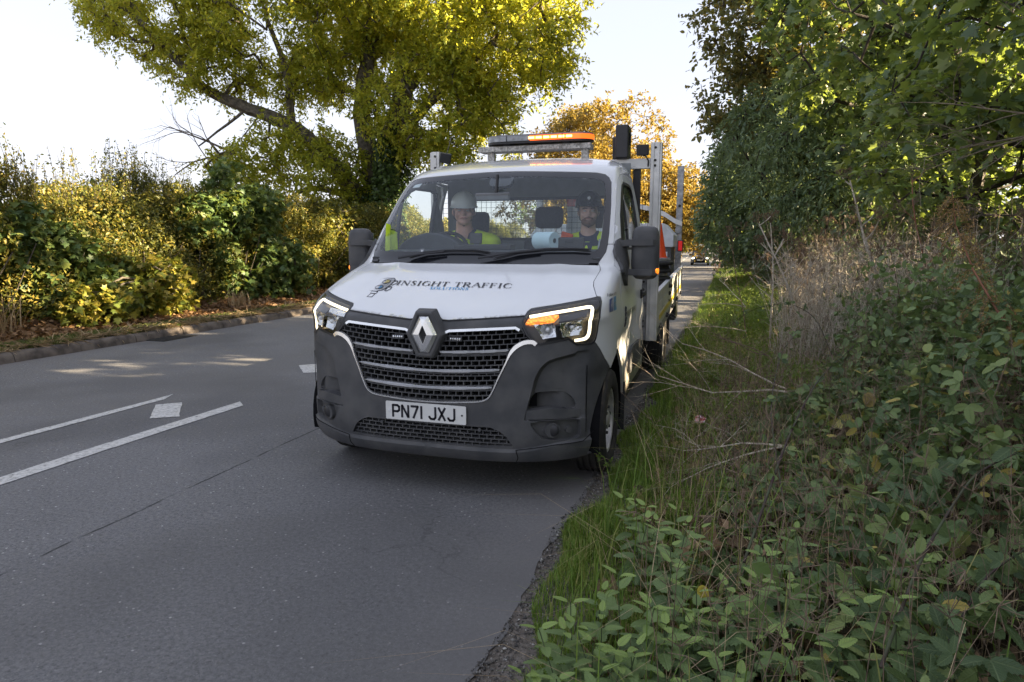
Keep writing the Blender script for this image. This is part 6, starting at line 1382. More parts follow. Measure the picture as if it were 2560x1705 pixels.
for k, (x, y) in enumerate([(10.2, .4), (10.5, 3.2), (9.8, 5.6), (11.5, 9.5), (10.0, 18), (9.6, 26), (12., -2.2), (12.5, -7.5), (13, -13)]):  # those beside and behind the viewer are added unseen to shade the road
    simple_tree('wood_tree', (['first', 'second', 'third', 'fourth', 'fifth', 'sixth'][k]+' tree in the back row of the wood, counting away from the viewer' if k < 6 else 'tree of the back row standing '+['level with the viewer', 'just behind the viewer', 'farthest behind the viewer'][k-6]), x, y, 7.5 if k in (0, 1, 3) else 8.5, 6.0, L_sy2, 100+k, .20, 400 if k in (3, 4, 5) else 850, .04, group='back row of the roadside wood', T=T_OVAL, gap=.35)
rt('elder_tree', 'elder at the right edge with dark berries on bare twigs', 4.8, 2.2, [(4.6, 2.6, 2.9, 1.0, 1.0, .8), (5.0, 3.4, 3.8, 1.2, 1.4, 1.0), (4.7, 1.6, 1.9, .7, .9, .5)], 200, L_sy2, 87, .11, T_OVAL, .4, 3, 5)
# understorey: dark bushes under the crowns
for k, (x, y, w_, h) in enumerate([(5.6, 4.6, 1.2, 1.1), (5.2, 7.6, 1.3, 1.2), (5.0, 10.6, 1.3, 1.3), (4.6, 14, 1.3, 1.3), (4.2, 17.6, 1.3, 1.2), (4.0, 22.5, 1.3, 1.2)]):
    shrub(['first', 'second', 'third', 'fourth', 'fifth', 'sixth'][k]+' shadowed bush under the roadside trees, counting from the viewer', y, [(x, y, .5+h*.6, w_*.7, w_*1.3, h*.8)], 190, L_syc if k % 2 else L_dk, 110+k, .13, T_OVAL, 'understorey_bush', 4, 6, .35, group='bushes under the roadside trees')
# ---------------------------------------------------------------- near verge
L_br = leafmat('bramble_leaves', [(.042, .066, .032), (.074, .112, .048), (.115, .165, .064), (.18, .215, .075), (.30, .23, .06)], (.20, .28, .05), .25, rough=.5, patch=.25, pscale=1.5, spec=.25, veins=True)
L_nt = leafmat('nettle_leaves', [(.06, .095, .046), (.09, .135, .055), (.13, .185, .062), (.19, .26, .07)], (.24, .34, .06), .25, rough=.6, patch=.2, pscale=2, veins=True)
L_brown = leafmat('brown_dry_leaves', [(.05, .036, .024), (.09, .065, .042), (.17, .11, .065), (.26, .17, .10)], (.2, .13, .06), .15, spec=.15)
L_lime = leafmat('lime_leaves', [(.06, .10, .02), (.10, .15, .03), (.16, .20, .04)], (.30, .36, .04), .35)
stemp = pmat('pale_dead_stem', (.46, .39, .30), .8, var=.3, scale=30, c2=(.62, .55, .45)); stemb = pmat('brown_dead_stem', (.16, .11, .075), .9, var=.35, scale=30, c2=(.26, .19, .13)); umbel = pmat('brown_seed_heads', (.17, .11, .07), .95, var=.4, scale=50)
canem = pmat('bramble_cane', (.075, .030, .038), .85, var=.4, scale=14, c2=(.06, .075, .035)); redst = pmat('reddish_stem', (.28, .12, .07), .6, var=.2)
bx = lambda x, y: x+bend(y)
def hb(x, y):
    near = (.52*sm((x-1.42)/1.2)+.62*sm((x-2.3)/1.3))*(1-sm((y-.8)/2.2)); far = .72*sm((x-2.05-.10*np.clip(y-2, 0, 9))/1.0)*sm((y+.8)/2.2)
    return np.maximum(near, far)*(1+.22*lump(x*1.3, y*1.3, 1.2, 3))+.03
g = G(201)
# mat so that the soil does not shine through
n = 26000; x = 1.25+7*g.random(n)**1.5; y = -3+30*g.random(n)**1.6; P = np.stack([bx(x, y), y, gz(x, y)+sag(y)+.01+.06*g.random(n)], 1)
tag(leaves('ground_litter', P, rdir(n, 0, g)*np.array([1, 1, .5]), rdir(n, 1.3, g), .05+.07*g.random(n), T_OVAL, L_brown, kind='stuff'), 'brown leaf litter and moss under the brambles', 'litter')
# bramble foliage: leaves in threes
def threes(P, D, s, g):
    n = len(P); N = rdir(n, .95, g); D = unit(D*np.array([1, 1, .55])-np.array([0, 0, .15])); X = unit(np.cross(D, N)); Pt = P; out = []
    for a in (0, 1.15, -1.15): d = unit(D*math.cos(a)+X*math.sin(a)+g.normal(0, .10, (n, 3))); out.append((Pt, d, unit(N+g.normal(0, .22, (n, 3))), s*(1 if a == 0 else .85)))
    return [np.concatenate([o[i] for o in out]) for i in range(4)]
def scatter(n, x0, x1, y0, y1, hmin, g, pw=.55, ypow=1.):
    x = x0+(x1-x0)*g.random(n); y = y0+(y1-y0)*g.random(n)**ypow; h = hb(x, y); k = h > hmin; x, y, h = x[k], y[k], h[k]
    z = gz(x, y)+h*(.12+.88*g.random(len(x))**pw); return x, y, z, h
x, y, z, h = scatter(8300, 1.3, 4.3, -2.75, 2.6, .07, g); P = np.stack([bx(x, y), y, z], 1)
k = np.hypot(P[:, 0]-1.63, P[:, 1]+3.5) > .95; P = P[k]; k = g.random(len(P)) < .50+.55*sm((lump(P[:, 0]*2.4, P[:, 1]*2.4, 1., 8)+.5)); P = P[k]
A = threes(P, rdir(len(P), .1, g), .038+.056*g.random(len(P))**1.4, g)
rr = np.tile(g.random(len(P))**1.5*.8, 3); rr[g.random(len(rr)) < .03] = 1.3
br = leaves('bramble_patch', *A[:3], A[3], T_SER, L_br, kind='stuff', r=rr, wid=.82+.3*g.random(len(A[0]))); tag(br, 'dense bramble patch with leaves in threes covering the near verge', 'brambles')
x, y, z, h = scatter(16000, 1.3, 6.5, 2.2, 22, .10, g, ypow=1.5); P = np.stack([bx(x, y), y, z+sag(y)], 1); A = threes(P, rdir(len(P), .1, g), .045+.035*g.random(len(P)), g)
tag(leaves('brambles_beyond', *A[:3], A[3], T_OVAL, L_br, kind='stuff', r=np.tile(g.random(len(P)), 3)), 'brambles and low green growth along the verge beside the truck', 'brambles')
# ivy-like small weeds between grass and truck, yellow-green in the sun
n = 26000; y = 1.4+14*g.random(n)**1.4; x = 1.15+1.9*g.random(n); P = np.stack([bx(x, y), y, gz(x, y)+sag(y)+.28*g.random(n)*sm((x-1.05)/.7)*(1+.5*lump(x*2, y*2, 1))], 1)
tag(leaves('weeds', P, rdir(n, .4, g), rdir(n, 1, g), .025+.035*g.random(n), T_DIA, L_lime, kind='stuff', r=g.random(n)*.7), 'low leafy weeds in the grass beside the truck', 'weeds')
n = 14000; y = 1.6+9*g.random(n)**1.1; x = 2.5+.08*(y-2)+2.6*g.random(n); hh = (.55+.55*lump(x*1.5, y*1.1, 1., 9))*sm((x-2.0-.08*(y-2))/.8)+.15; P = np.stack([bx(x, y), y, gz(x, y)+sag(y)+hh*g.random(n)**.7*1.15], 1)
tag(leaves('tall_weeds', P, rdir(n, .3, g), rdir(n, 1, g), .04+.045*g.random(n), T_OVAL, L_nt, kind='stuff', r=g.random(n)*.8), 'tall green weeds growing up among the dead stalks', 'weeds')
# grass
n = 42000; y = -2.75+6.6*g.random(n)**.85; w0 = .935+.05*np.sin(y*3.1)+.04*np.sin(y*7.7); x = w0+.68*g.random(n)**1.6+.05; ee = sm((x-w0)/.22)
k = g.random(n) < .35+.65*sm((lump(x*4, y*4, 1, 4)+.55)); x, y, ee = x[k], y[k], ee[k]; P = np.stack([bx(x, y), y, gz(x, y)], 1); tag(blades('grass', P, (.04+.115*g.random(len(x)))*(.35+.65*ee), L_gr, lean=.55, w_=.0022, g=g), 'green grass growing along the edge of the road by the front wheel', 'grass')
n = 42000; y = 3.4+40*g.random(n)**1.6; x = .98+.03*np.sin(y*3)+1.5*g.random(n)**1.25; P = np.stack([bx(x, y), y, gz(x, y)+sag(y)], 1); tag(blades('grass', P, .06+.16*g.random(n), L_gr, lean=.7, w_=.004, g=g), 'sunlit grass verge running beside the road to the distant cars', 'grass')
n = 1800; y = -2.0+7*g.random(n); x = 1.35+2.4*g.random(n)**1.2; P = np.stack([bx(x, y), y, gz(x, y)], 1); tag(blades('dry_grass', P, .15+.38*g.random(n), L_straw, lean=1.3, w_=.0016, g=g), 'thin straw-coloured dead grass tangled in the brambles', 'dead grass')
n = 800; y = -2.1+4*g.random(n); x = 1.15+2.2*g.random(n)**1.1; P = np.stack([bx(x, y), y, gz(x, y)+.03], 1); tag(blades('long_grass', P, .20+.30*g.random(n), L_gr, lean=.7, w_=.0030, g=g), 'long green grass blades standing among the nettles', 'grass')
# gravel on the road edge
n = 16000; y = -3.4+12*g.random(n)**1.3; x = .87+.18*g.random(n)+.02*np.sin(y*5); s = .0022+.006*g.random(n)**4; P = np.stack([bx(x, y), y, gz(x, y)+.003], 1)
OC = np.array([(1, 0, 0), (-1, 0, 0), (0, 1, 0), (0, -1, 0), (0, 0, 1), (0, 0, -1)], float); OF = np.array([(0, 2, 4), (2, 1, 4), (1, 3, 4), (3, 0, 4), (2, 0, 5), (1, 2, 5), (3, 1, 5), (0, 3, 5)])
V = P[:, None]+s[:, None, None]*(OC[None]*g.uniform(.6, 1.4, (n, 1, 3))+g.normal(0, .15, (n, 6, 3))); F = (OF[None]+(np.arange(n)*6)[:, None, None]).reshape(-1, 3)
gm, gn, gl, gb = nmat('grit'); at = gn.new('ShaderNodeAttribute'); at.attribute_name = 'r'; rp_ = ramp(gn, gl, at.outputs['Fac'], [(0, (.04, .038, .036)), (.7, (.13, .12, .11)), (.95, (.26, .25, .23)), (1, (.5, .48, .45))]); gl.new(rp_.outputs[0], gb.inputs['Base Color']); gb.inputs['Roughness'].default_value = .9
o = mesh_obj('gravel', V.reshape(-1, 3), F, gm, attr=np.repeat(g.random(n), 6)); o['kind'] = 'stuff'; tag(o, 'grit and small stones along the crumbling road edge', 'gravel')
# bramble canes
def cane(label, pts, r0, seed, lv=10, ls=.055):
    g = G(seed); q = np.array(pts, float); d = np.concatenate([[0], np.cumsum(np.linalg.norm(np.diff(q, axis=0), axis=1))]); t = np.linspace(0, d[-1], 26); Q = np.stack([np.interp(t, d, q[:, i]) for i in range(3)], 1)
    for _ in range(3): Q[1:-1] = (Q[:-2]+Q[1:-1]*2+Q[2:])/4
    c = thing('bramble_cane', tuple(pts[0]), label, 'bramble cane', 'bramble canes'); m_ = MB().tube(Q, np.linspace(r0, r0*.4, 26), 7)
    for k in range(60):
        i = g.integers(1, 25); p = Q[i]; e = unit(g.normal(0, 1, 3)); m_.tube([p, p+e*(r0+.006)], [.0016, .0003], 4, cap=False)
    m_.build('cane', canem, c, smooth=60)
    idx = g.integers(2, 26, lv); P = Q[idx]; A = threes(P+g.normal(0, .025, P.shape), rdir(lv, .3, g), ls*(.8+.5*g.random(lv)), g); leaves('leaves', *A[:3], A[3], T_SER, L_br, c, r=g.random(len(A[0]))*.7, wid=1.2*np.ones(len(A[0])))
cane('purple bramble cane rising diagonally across the middle of the near verge', [(1.76, -1.15, .38), (1.83, -.95, .52), (1.97, -.30, .62), (2.2, .6, .72), (2.68, 1.95, .80), (3.1, 2.9, .74)], .0055, 301, 22, .06)
cane('thick bramble cane low in the bottom right corner, running up to the right', [(2.05, -2.0, .40), (2.2, -1.75, .50), (2.4, -1.4, .56), (2.62, -1.15, .58), (2.9, -.8, .55)], .005, 302, 10, .07)
cane('dark bramble cane crossing behind the corner cane, higher up at the right edge', [(2.06, -1.78, .45), (2.2, -1.5, .62), (2.5, -.94, .72), (2.85, -.55, .75), (3.3, -.1, .70)], .0048, 303, 12, .06)
cane('slender arching bramble cane tip over the lying dead stalk', [(1.95, -.6, .35), (1.92, .2, .62), (2.05, 1.2, .78), (2.3, 2.4, .80), (2.35, 3.3, .65)], .0045, 304, 12, .05)
cane('bramble cane arching out of the patch farthest along the verge', [(2.7, 2.6, .3), (2.5, 3.0, .85), (2.3, 3.3, .95), (2.0, 3.7, .85), (1.75, 4.0, .6)], .004, 305, 12, .05)
# nettles
def nettle_field(name, label, pos, g, hmin=.22, hmax=.42, sz=.055):
    LP = []; LD = []; LN = []; LS = []; RR = []; A = []; B = []
    for (x, y) in pos:
        z0 = float(gz(x, y)); h = g.uniform(hmin, hmax); lean = g.normal(0, .13, 2); p0 = np.array([x, y, z0]); ax = unit(np.array([lean[0], lean[1], 1.])); A.append(p0); B.append(p0+ax*h); a0 = g.random()*6.28
        nd = int(h/.05)
        for k in range(2, nd+1):
            t = k/nd; c = p0+ax*h*t; s = sz*(1.2-.6*t**3)*(.85+.3*g.random())
            for q in (0, math.pi):
                a = a0+q+k*math.pi/2; d = np.array([math.cos(a), math.sin(a), .35-.75*(1-t)]); LP.append(c+d*.008); LD.append(d); LN.append(np.array([-d[0]*.3, -d[1]*.3, 1.])+g.normal(0, .15, 3)); LS.append(s); RR.append(.15+.75*t**3+.12*g.random())
    LP, LD, LN = map(np.array, (LP, LD, LN)); o = leaves(name, LP, LD, LN, np.array(LS)*1.6, T_NET, L_nt, kind='stuff', r=np.array(RR), wid=.95*np.ones(len(LP))); tag(o, label, 'nettles')
    V, F = seg_mesh(np.array(A), np.array(B), np.full(len(A), .0028), np.full(len(A), .0018), 5); tag(mesh_obj(name.replace('patch', 'stems'), V, F, pmat('nettle_stem', (.07, .10, .04), .7)), 'thin green stems of the nettles in the near verge', 'stems', kind='stuff')
g = G(211); pos = [(1.32+.13*g.normal(), -1.72+.14*g.normal()) for _ in range(20)]+[(1.72+.2*g.normal(), -1.35+.17*g.normal()) for _ in range(26)]+[(2.15+.25*g.normal(), -1.25+.2*g.normal()) for _ in range(18)]+[(1.45+.10*g.normal(), -.75+.2*g.normal()) for _ in range(10)]+[(3.2+.5*g.normal(), .4+.7*g.normal()) for _ in range(50)]
pos = [(x, y) for x, y in pos if x > 1.16 and math.hypot(x-1.63, y+3.5) > 1.25]
nettle_field('nettle_patch', 'stinging nettles growing in front of the brambles at the bottom of the verge', pos, g)
# broad pale leaves
bl = thing('broad_leaf_plant', (1.88, -1.25, .1), 'pale broad-leaved plant with big crinkled leaves among the nettles', 'plant')
g = G(61); P = np.array([(1.86, -1.25, .34), (1.90, -1.23, .33), (1.84, -1.30, .31), (1.93, -1.32, .29)]); D = np.array([(-.25, .15, .25), (.6, .1, .05), (-.5, -.5, -.1), (.5, -.6, -.2)]); leaves('leaves', P, D, np.array([(0, -.4, 1.)]*4)+g.normal(0, .1, (4, 3)), np.array([.11, .12, .09, .09]), T_SER, L_lime, bl, r=np.array([.1, .2, .15, .1]), wid=1.9*np.ones(4)); MB().tube([(1.88, -1.25, .12), (1.87, -1.25, .34)], .004, 6).build('stem', stemb, bl)
# yellow and orange single leaves
for k, (x, y, z, s, c, lb) in enumerate([(1.62, -1.05, .22, .06, (.55, .45, .06), 'yellow bramble leaf hanging between the nettles and the grass'), (1.62, -1.72, .17, .07, (.6, .36, .05), 'orange-yellow leaf low at the bottom edge of the verge'), (1.52, -1.62, .14, .05, (.30, .09, .03), 'rust-brown leaf lying in the nettles near the bottom'), (2.42, .35, .72, .085, (.20, .15, .04), 'large olive bramble leaf with an orange tip standing over the middle of the patch')]):
    o = thing('single_leaf', (x, y, z), lb, 'leaf'); leaves('blade', np.array([(x, y, z)]), np.array([(.2, -.2, -1.)]), np.array([(0, -1., .4)]), np.array([s]), T_SER, pmat('turning_leaf', c, .6, var=.35, scale=40), o, wid=np.array([1.5]))
# dead hogweed
def hogweed(label, x, y, h, lean, seed, ms=stemp, nb=5, r=.012, z0=None, spread=1., rays=16, dens=1.):
    g = G(seed); x = x; zb = float(gz(x, y)) if z0 is None else z0; t = thing('dead_hogweed', (x, y, zb), label, 'dead plant', 'dead hogweed stalks'); m_ = MB(); um = []
    q = [np.array([x, y, zb])]; d = unit(np.array([lean[0], lean[1], 1.])); L = h-zb; k = 7
    for i in range(k): d = unit(d+np.array([g.normal(0, .05), g.normal(0, .05), 0])); q.append(q[-1]+d*L/k)
    m_.tube(q, np.linspace(r, r*.35, k+1), 8)
    def head(c, d, s):
        n = int(rays*dens); 
        for _ in range(n):
            e = unit(d*1.1+g.normal(0, .55, 3)); p = c+e*s*(.75+.4*g.random()); um.append((c, p, .0011)); 
            for _ in range(6): f = unit(e+g.normal(0, .8, 3)); um.append((p, p+f*s*.22, .0014))
    head(q[-1], d, .11*spread)
    for i in range(nb):
        j = 3+int((i/nb)*(k-3)); c = q[j]+(q[min(j+1, k)]-q[j])*g.random(); a = i*2.4+g.random(); e = unit(np.array([math.cos(a)*1.1, math.sin(a)*.9, .85])); Lb = (.42-.05*i)*spread*(.7+.5*g.random())*min(1, L/1.3)
        c1 = c+e*Lb*.6; e2 = unit(e+np.array([0, 0, .35])+g.normal(0, .12, 3)); c2 = c1+e2*Lb*.5; m_.tube([c, c1, c2], [r*.42, r*.3, r*.2], 6); head(c2, unit(e2+np.array([0, 0, .4])), .085*spread)
        if g.random() < .7: e3 = unit(e+g.normal(0, .5, 3)); c3 = c1+e3*Lb*.45; m_.tube([c1, c3], [r*.25, r*.15], 5); head(c3, e3, .06*spread)
    m_.build('stalk', ms, t, smooth=60); A = np.array([a for a, b, c in um]); B = np.array([b for a, b, c in um]); R = np.array([c for a, b, c in um]); V, F = seg_mesh(A, B, R, R*.7, 4); mesh_obj('seed_heads', V, F, umbel if ms is not redst else stemb, t)
hogweed('tall pale dead hogweed stalk leaning left, the tallest of the verge', 3.62, 4.4, 2.30, (-.42, .05), 401, r=.022, nb=7)
hogweed('pale dead hogweed with forked white stalk, standing left of the tallest one', 2.62, 4.3, 1.85, (-.16, .1), 402, nb=6, r=.018)
hogweed('reddish-brown dead stalk just right of the tallest hogweed', 3.95, 4.4, 2.25, (-.30, .0), 403, redst, 6, .014)
hogweed('dead hogweed beside the forked white one, thinner and leaning left', 2.25, 4.6, 1.75, (-.06, .0), 404, nb=5, r=.014)
hogweed('short dead hogweed nearest the truck, browned and bushy', 2.05, 6.2, 1.6, (-.1, .0), 405, stemb, 6, .009, spread=1.2)
hogweed('second browned hogweed behind the one nearest the truck', 2.5, 7.6, 1.65, (-.12, 0), 406, stemb, 6, .009, spread=1.2)
hogweed('upright thin pale stalk below the elder branches', 4.45, 4.6, 1.75, (.02, 0), 407, nb=4, r=.010)
hogweed('brown dead hogweed at the right edge of the verge under the elder', 4.3, 3.4, 1.75, (-.05, 0), 408, stemb, 6, .009)
hogweed('low brown hogweed with wide heads in front of the nettle stalk', 3.3, 3.2, 1.45, (-.1, 0), 409, stemb, 6, .008, spread=1.2)
hogweed('brown hogweed between the forked stalk and the tallest stalk', 3.1, 5.6, 1.75, (-.12, 0), 410, stemb, 6, .009, spread=1.3)
# thicket of thin dead stems
def thicket(name, label, n, fx, fy, hr, m, seed, r=.0028, sub=3, th=.05):
    g = G(seed); A = []; B = []; S = []
    for _ in range(n):
        y = fy(g); x = fx(g, y); z = float(gz(x, y)+sag(y)); h = g.uniform(*hr); p = np.array([float(bx(x, y)), y, z]); d = unit(np.array([g.normal(0, .16), g.normal(0, .16), 1.])); Q = [p]
        for i in range(4): q = p+d*h/4; d = unit(d+g.normal(0, .10, 3)); A.append(p); B.append(q); S.append(r*(1-.18*i)); p = q; Q.append(q)
        for _ in range(sub): i = g.integers(2, 5); e = unit(d+g.normal(0, .6, 3)); q = Q[i]+e*h*g.uniform(.08, .25); A.append(Q[i]); B.append(q); S.append(r*.5)
        for _ in range(sub): a, b = Q[4], Q[4]+unit(g.normal(0, 1, 3)+np.array([0, 0, .4]))*th; A.append(a); B.append(b); S.append(r*.6)
    S = np.array(S); V, F = seg_mesh(np.array(A), np.array(B), S, S*.75, 4); tag(mesh_obj(name, V, F, m), label, 'dead stems', kind='stuff')
thicket('dead_stems', 'thicket of pale dead stems between the grass verge and the wood', 1200, lambda g, y: 2.1+.10*(y-3)+1.8*g.random(), lambda g: 3.0+7*g.random()**1.2, (.35, 1.25), stemp, 501, .0034, 5)
thicket('brown_dead_stems', 'brown dead stems with ragged seed heads in front of the wood', 1100, lambda g, y: 2.2+.06*(y-3)+2.6*g.random(), lambda g: 3.4+11*g.random()**1.1, (.4, 1.5), stemb, 502, .003, 4, .07)
thicket('bramble_stems', 'thin brown dead stems showing between the bramble leaves', 850, lambda g, y: 1.5+2.2*g.random(), lambda g: -2.0+4.5*g.random(), (.25, .8), stemb, 503, .0020, 4, .05)
# fallen dead stalks
def fallen(label, base, dirs, seed, r=.007, L=1.0, m=stemp, lev=3):
    g = G(seed); t = thing('fallen_stalk', tuple(base), label, 'dead branch', 'fallen dead stalks'); V, F = twig_set(base, dirs, g, r, L, lev); mesh_obj('stalk', V, F, m, t, smooth=40)
fallen('branched pale dead stalk lying over the grass toward the front wheel', (2.25, 1.6, .42), [(-1, .02, .0), (-.8, .65, .12)], 601, .0075, 1.05)
fallen('smaller pale dead stalk lying below the branched one', (2.05, .5, .34), [(-1, -.25, -.02), (-.9, .1, .1)], 602, .006, .62)
fallen('bleached twig standing out of the grass at the far end of the verge', (2.1, 8.2, .45), [(-.8, -.2, .25), (-.6, .4, .4)], 603, .008, .8)
fallen('dry twig drooping over the sunlit weeds beside the rear wheel', (2.0, 5.2, .42), [(-.9, .1, .15)], 604, .006, .8)
fallen('thin dead stalk arching above the lying stalk, nearer the rear wheel', (2.1, 2.8, .5), [(-.8, .3, .35), (-.9, -.1, .2)], 605, .005, .7, stemb)
# elder branches at the right edge, with berries
el = thing('elder_branch', (4.0, 2.6, 2.3), 'bare-twigged elder branch with pale green leaves and purple berries reaching in from the right edge', 'branch')
g = G(71); V, F = twig_set((4.3, 2.75, 2.45), [(-.95, -.1, -.28), (-.9, -.05, .05), (-.8, .1, -.5), (-.7, -.1, .35)], g, .011, 1.15, 3); mesh_obj('twigs', V, F, pmat('elder_bark', (.20, .16, .11), .9, var=.3, scale=20), el, smooth=40)
P = V[g.integers(0, len(V), 100)]; k = P[:, 0] < 4.1; P = P[k]; PP = []; DD = []; NN = []
for p in P:
    d = unit(np.array([g.normal(-.3, .6), g.normal(0, .6), g.normal(.1, .4)])); sde = unit(np.cross(d, np.array([0, 0, 1.])))
    for j in range(5): t = (0, .35, .35, .7, .7)[j]; sd_ = (0, 1, -1, 1, -1)[j]; PP.append(p+d*(.11 if j == 0 else .11*t)); DD.append(d if j == 0 else unit(d*.5+sde*sd_)); NN.append(np.array([0, 0, 1.])+g.normal(0, .3, 3))
leaves('leaves', np.array(PP), np.array(DD), np.array(NN), .045+.03*g.random(len(PP)), T_OVAL, L_lime, el, r=g.random(len(PP))*.8)
bp = P[g.integers(0, len(P), 12)]; m_ = MB()
for p in bp:
    for _ in range(20): m_.ell(p+g.normal(0, .022, 3)+[0, 0, -.03], (.0042,)*3, 6, 4)
m_.build('berries', pmat('elder_berries', (.05, .012, .04), .3), el)
# tall seeding nettle in front of the elder
ns = thing('seeding_nettle', (3.35, .9, .4), 'tall seeding nettle stalk with drooping brown-green tassels at the right edge', 'nettle')
stk = np.array([(3.50, .75, .35), (3.38, .9, .8), (3.22, 1.05, 1.1), (3.10, 1.15, 1.35), (3.00, 1.2, 1.62), (2.97, 1.22, 1.82)]); MB().tube(stk, [.009, .008, .007, .006, .004, .002], 7).build('stem', redst, ns, smooth=60)
g = G(73); A = []; B = []; PP = []; DD = []
for k in range(70):
    t = .22+.75*g.random(); i = t*5; j = int(i); c = stk[j]+(stk[min(j+1, 5)]-stk[j])*(i-j); a = g.random()*6.28; L = (.17*(1.15-t)+.05); p = c; d = np.array([math.cos(a), math.sin(a), .15])
    for s in range(5):
        q = p+unit(d)*L/4; A.append(p); B.append(q); p = q; d = d+np.array([0, 0, -.65])
        for _ in range(14): PP.append(p+g.normal(0, .008, 3)); DD.append(g.normal(0, 1, 3)+np.array([0, 0, -.8]))
V, F = seg_mesh(np.array(A), np.array(B), np.full(len(A), .002), np.full(len(A), .0015), 4); mesh_obj('tassel_stalks', V, F, stemb, ns)
leaves('tassels', np.array(PP), np.array(DD), rdir(len(PP), 0, g), np.full(len(PP), .013), T_DIA, leafmat('nettle_seed', [(.10, .085, .025), (.20, .14, .05), (.30, .17, .07)], (.3, .2, .05), .2), ns)
P = stk[[2, 3, 3, 4, 4, 5, 5]]+g.normal(0, .01, (7, 3)); leaves('leaves', P, np.array([(-.8, -.2, -.5), (.8, 0, -.3), (-.7, .2, .1), (.6, -.4, .2), (-.3, -.3, .8), (.3, .1, .9), (-.5, .3, .5)]), rdir(7, 1.5, g), np.array([.13, .11, .10, .08, .07, .06, .06]), T_NET, L_nt, ns, r=np.array([.3, .4, .5, .6, .8, .9, .9]), wid=1.1*np.ones(7))
# small weed in front of the tyre, litter
wd_ = thing('roadside_weed', (.99, .44, .01), 'little leafy weed standing in front of the front tyre', 'weed')
q = np.array([(.99, .44, 0), (.985, .44, .08), (.97, .43, .17), (.95, .42, .22)]); m_ = MB().tube(q, .0022, 5); m_.tube([q[2], (1.02, .42, .19), (1.05, .41, .175)], .0016, 5); m_.tube([q[1], (1.01, .43, .14), (1.03, .42, .15)], .0016, 5); m_.build('stem', stemb, wd_)
g = G(75); c = np.array([q[3], q[3]+[.02, 0, -.02], (1.05, .41, .18), (1.03, .42, .15), q[2]]); P = np.repeat(c, 6, 0)+g.normal(0, .008, (30, 3)); leaves('leaves', P, rdir(30, .2, g), rdir(30, 1, g), .018+.014*g.random(30), T_OVAL, L_lime, wd_, r=g.random(30)*.6)
lt_ = thing('litter', (1.55, 1.35, .12), 'small crumpled red and white wrapper caught in the verge', 'wrapper')
g = G(77); V = np.array([(1.55+.035*math.cos(a)*r_+g.normal(0, .006), 1.35+g.normal(0, .015), .24+.03*math.sin(a)*r_) for r_ in (1, .5) for a in np.linspace(0, 6.28, 13)[:-1]]); F = [(i, (i+1) % 12, 12+(i+1) % 12, 12+i) for i in range(12)]+[tuple(range(12, 24))]; mesh_obj('foil', V, F, pmat('wrapper_print', (.6, .08, .10), .4, var=.1, scale=60, c2=(.7, .7, .75)), lt_)
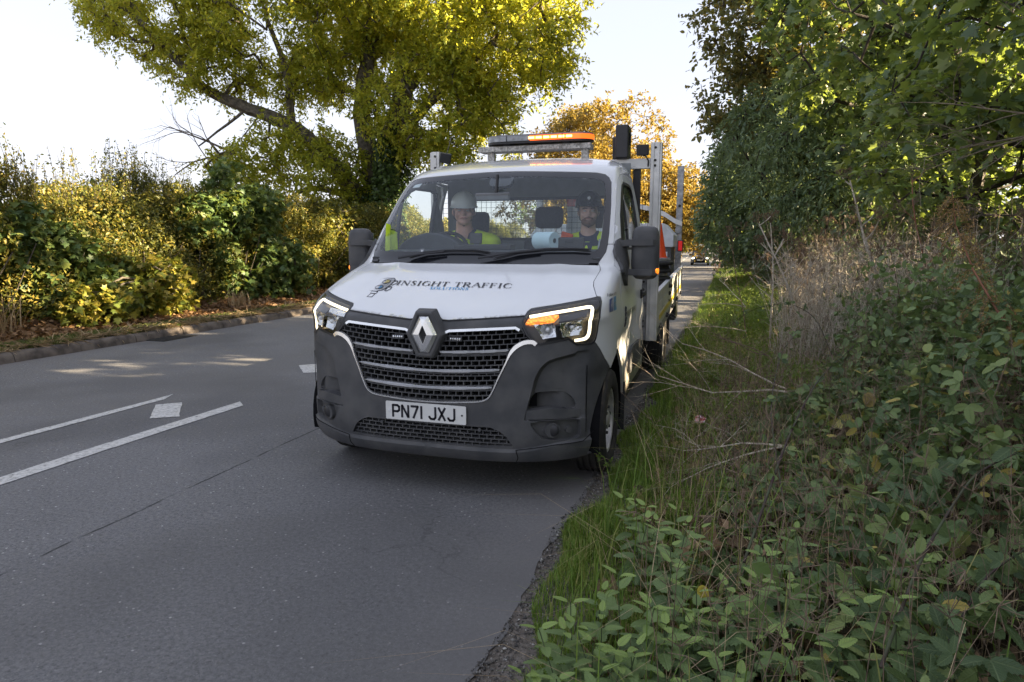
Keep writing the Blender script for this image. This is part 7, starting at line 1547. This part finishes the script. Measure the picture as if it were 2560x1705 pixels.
# ---------------------------------------------------------------- distant cars
def car(label, x, y, paint, w_=1.68, h=1.50, L=3.8, seed=0):
    z0 = float(sag(y)); c = thing('car', (x, y, z0), label, 'car'); pm = pmat('car_paint', paint, .3, .3, var=.05, coat=.7)
    # lengthwise profile (y from front, z) with half widths: lofted body
    st = [(0.0, .30, .62, .60), (.12, .24, .78, .74), (.55, .22, .90, .80), (1.0, .22, .97, .82), (1.25, .22, 1.0, .83), (2.4, .22, 1.0, .84), (3.3, .24, 1.0, .82), (3.7, .30, .92, .74), (3.8, .40, .80, .66)]
    V = []; n = 14
    for (yy, zl, zh, hw) in st:
        hw *= w_/1.68
        for k in range(n):
            t = k/(n-1); a = math.pi*t; V.append((x-hw*math.copysign(abs(math.cos(a))**.45, math.cos(a)), y+yy*L/3.8, z0+(zl+(zh-zl)*math.sin(a)**.5)))
    F = [(i*n+k, i*n+k+1, (i+1)*n+k+1, (i+1)*n+k) for i in range(len(st)-1) for k in range(n-1)]+[tuple(range(n))[::-1], tuple(range((len(st)-1)*n, len(st)*n))]+[((i+1)*n, i*n, i*n+n-1, (i+1)*n+n-1) for i in range(len(st)-1)]
    mesh_obj('body', V, F, pm, c, smooth=50)
    gh = [(.98, .97, .78), (1.75, h-.06, .62), (2.1, h, .60), (3.0, h-.02, .60), (3.6, 1.0, .72)]; V = []
    for (yy, zz, hw) in gh:
        hw *= w_/1.68; zb = .95
        V += [(x-hw-(.10 if 1.5 < yy < 3.3 else 0), y+yy*L/3.8, z0+zb), (x-hw, y+yy*L/3.8, z0+zz), (x+hw, y+yy*L/3.8, z0+zz), (x+hw+(.10 if 1.5 < yy < 3.3 else 0), y+yy*L/3.8, z0+zb)]
    F = [(i*4+k, i*4+k+1, (i+1)*4+k+1, (i+1)*4+k) for i in range(4) for k in range(3)]+[(0, 3, 2, 1), (16, 17, 18, 19)]; mesh_obj('cabin', V, F, M['frit'], c, bevel=.04)
    m_ = MB().box((x, y+2.55*L/3.8, z0+h+.0), (1.14*w_/1.68, 1.1, .05)); m_.build('roof', pm, c, bevel=.02)
    for s in (-1, 1):
        m_ = MB().tube([(x+s*.80, y+1.0, z0+.96), (x+s*.62, y+1.78, z0+h-.03)], .035, 6); m_.build('windscreen_pillar', pm, c)
        MB().ell((x+s*.60*w_/1.68, y+.12, z0+.66), (.15, .10, .09), 12, 8).build('headlight', emat('car_headlamp', (1, .95, .85), .5, (.7, .7, .7)), c, smooth=180)
        MB().ell((x+s*.93*w_/1.68, y+1.15, z0+.98), (.09, .06, .065), 10, 6).build('door_mirror', pm, c, smooth=180)
        for yy in (.62, 3.1):
            wh = MB().cyl((x+s*(w_/2-.19), y+yy*L/3.8, z0+.30), (x+s*(w_/2-.01), y+yy*L/3.8, z0+.30), .30, n=20).build('wheel', M['tyre'], c, smooth=40); MB().cyl((x+s*(w_/2-.02), y+yy*L/3.8, z0+.30), (x+s*(w_/2+.003), y+yy*L/3.8, z0+.30), .19, n=16).build('hub_cap', M['silver'], wh)
    MB().box((x, y-.005, z0+.36), (.9, .04, .14)).build('lower_grille', M['dark'], c, bevel=.02); MB().box((x, y-.02, z0+.50), (.50, .02, .11)).build('number_plate', M['plate'], c); MB().box((x, y+.02, z0+.66), (.42, .03, .06)).build('grille', M['dark'], c, bevel=.01)
car('dark blue-black hatchback coming up the road behind the truck', -.02, 61, (.012, .016, .026))
car('pale silver car following the dark hatchback in the distance', .20, 100, (.42, .44, .42), 1.75, 1.5, 4.3)
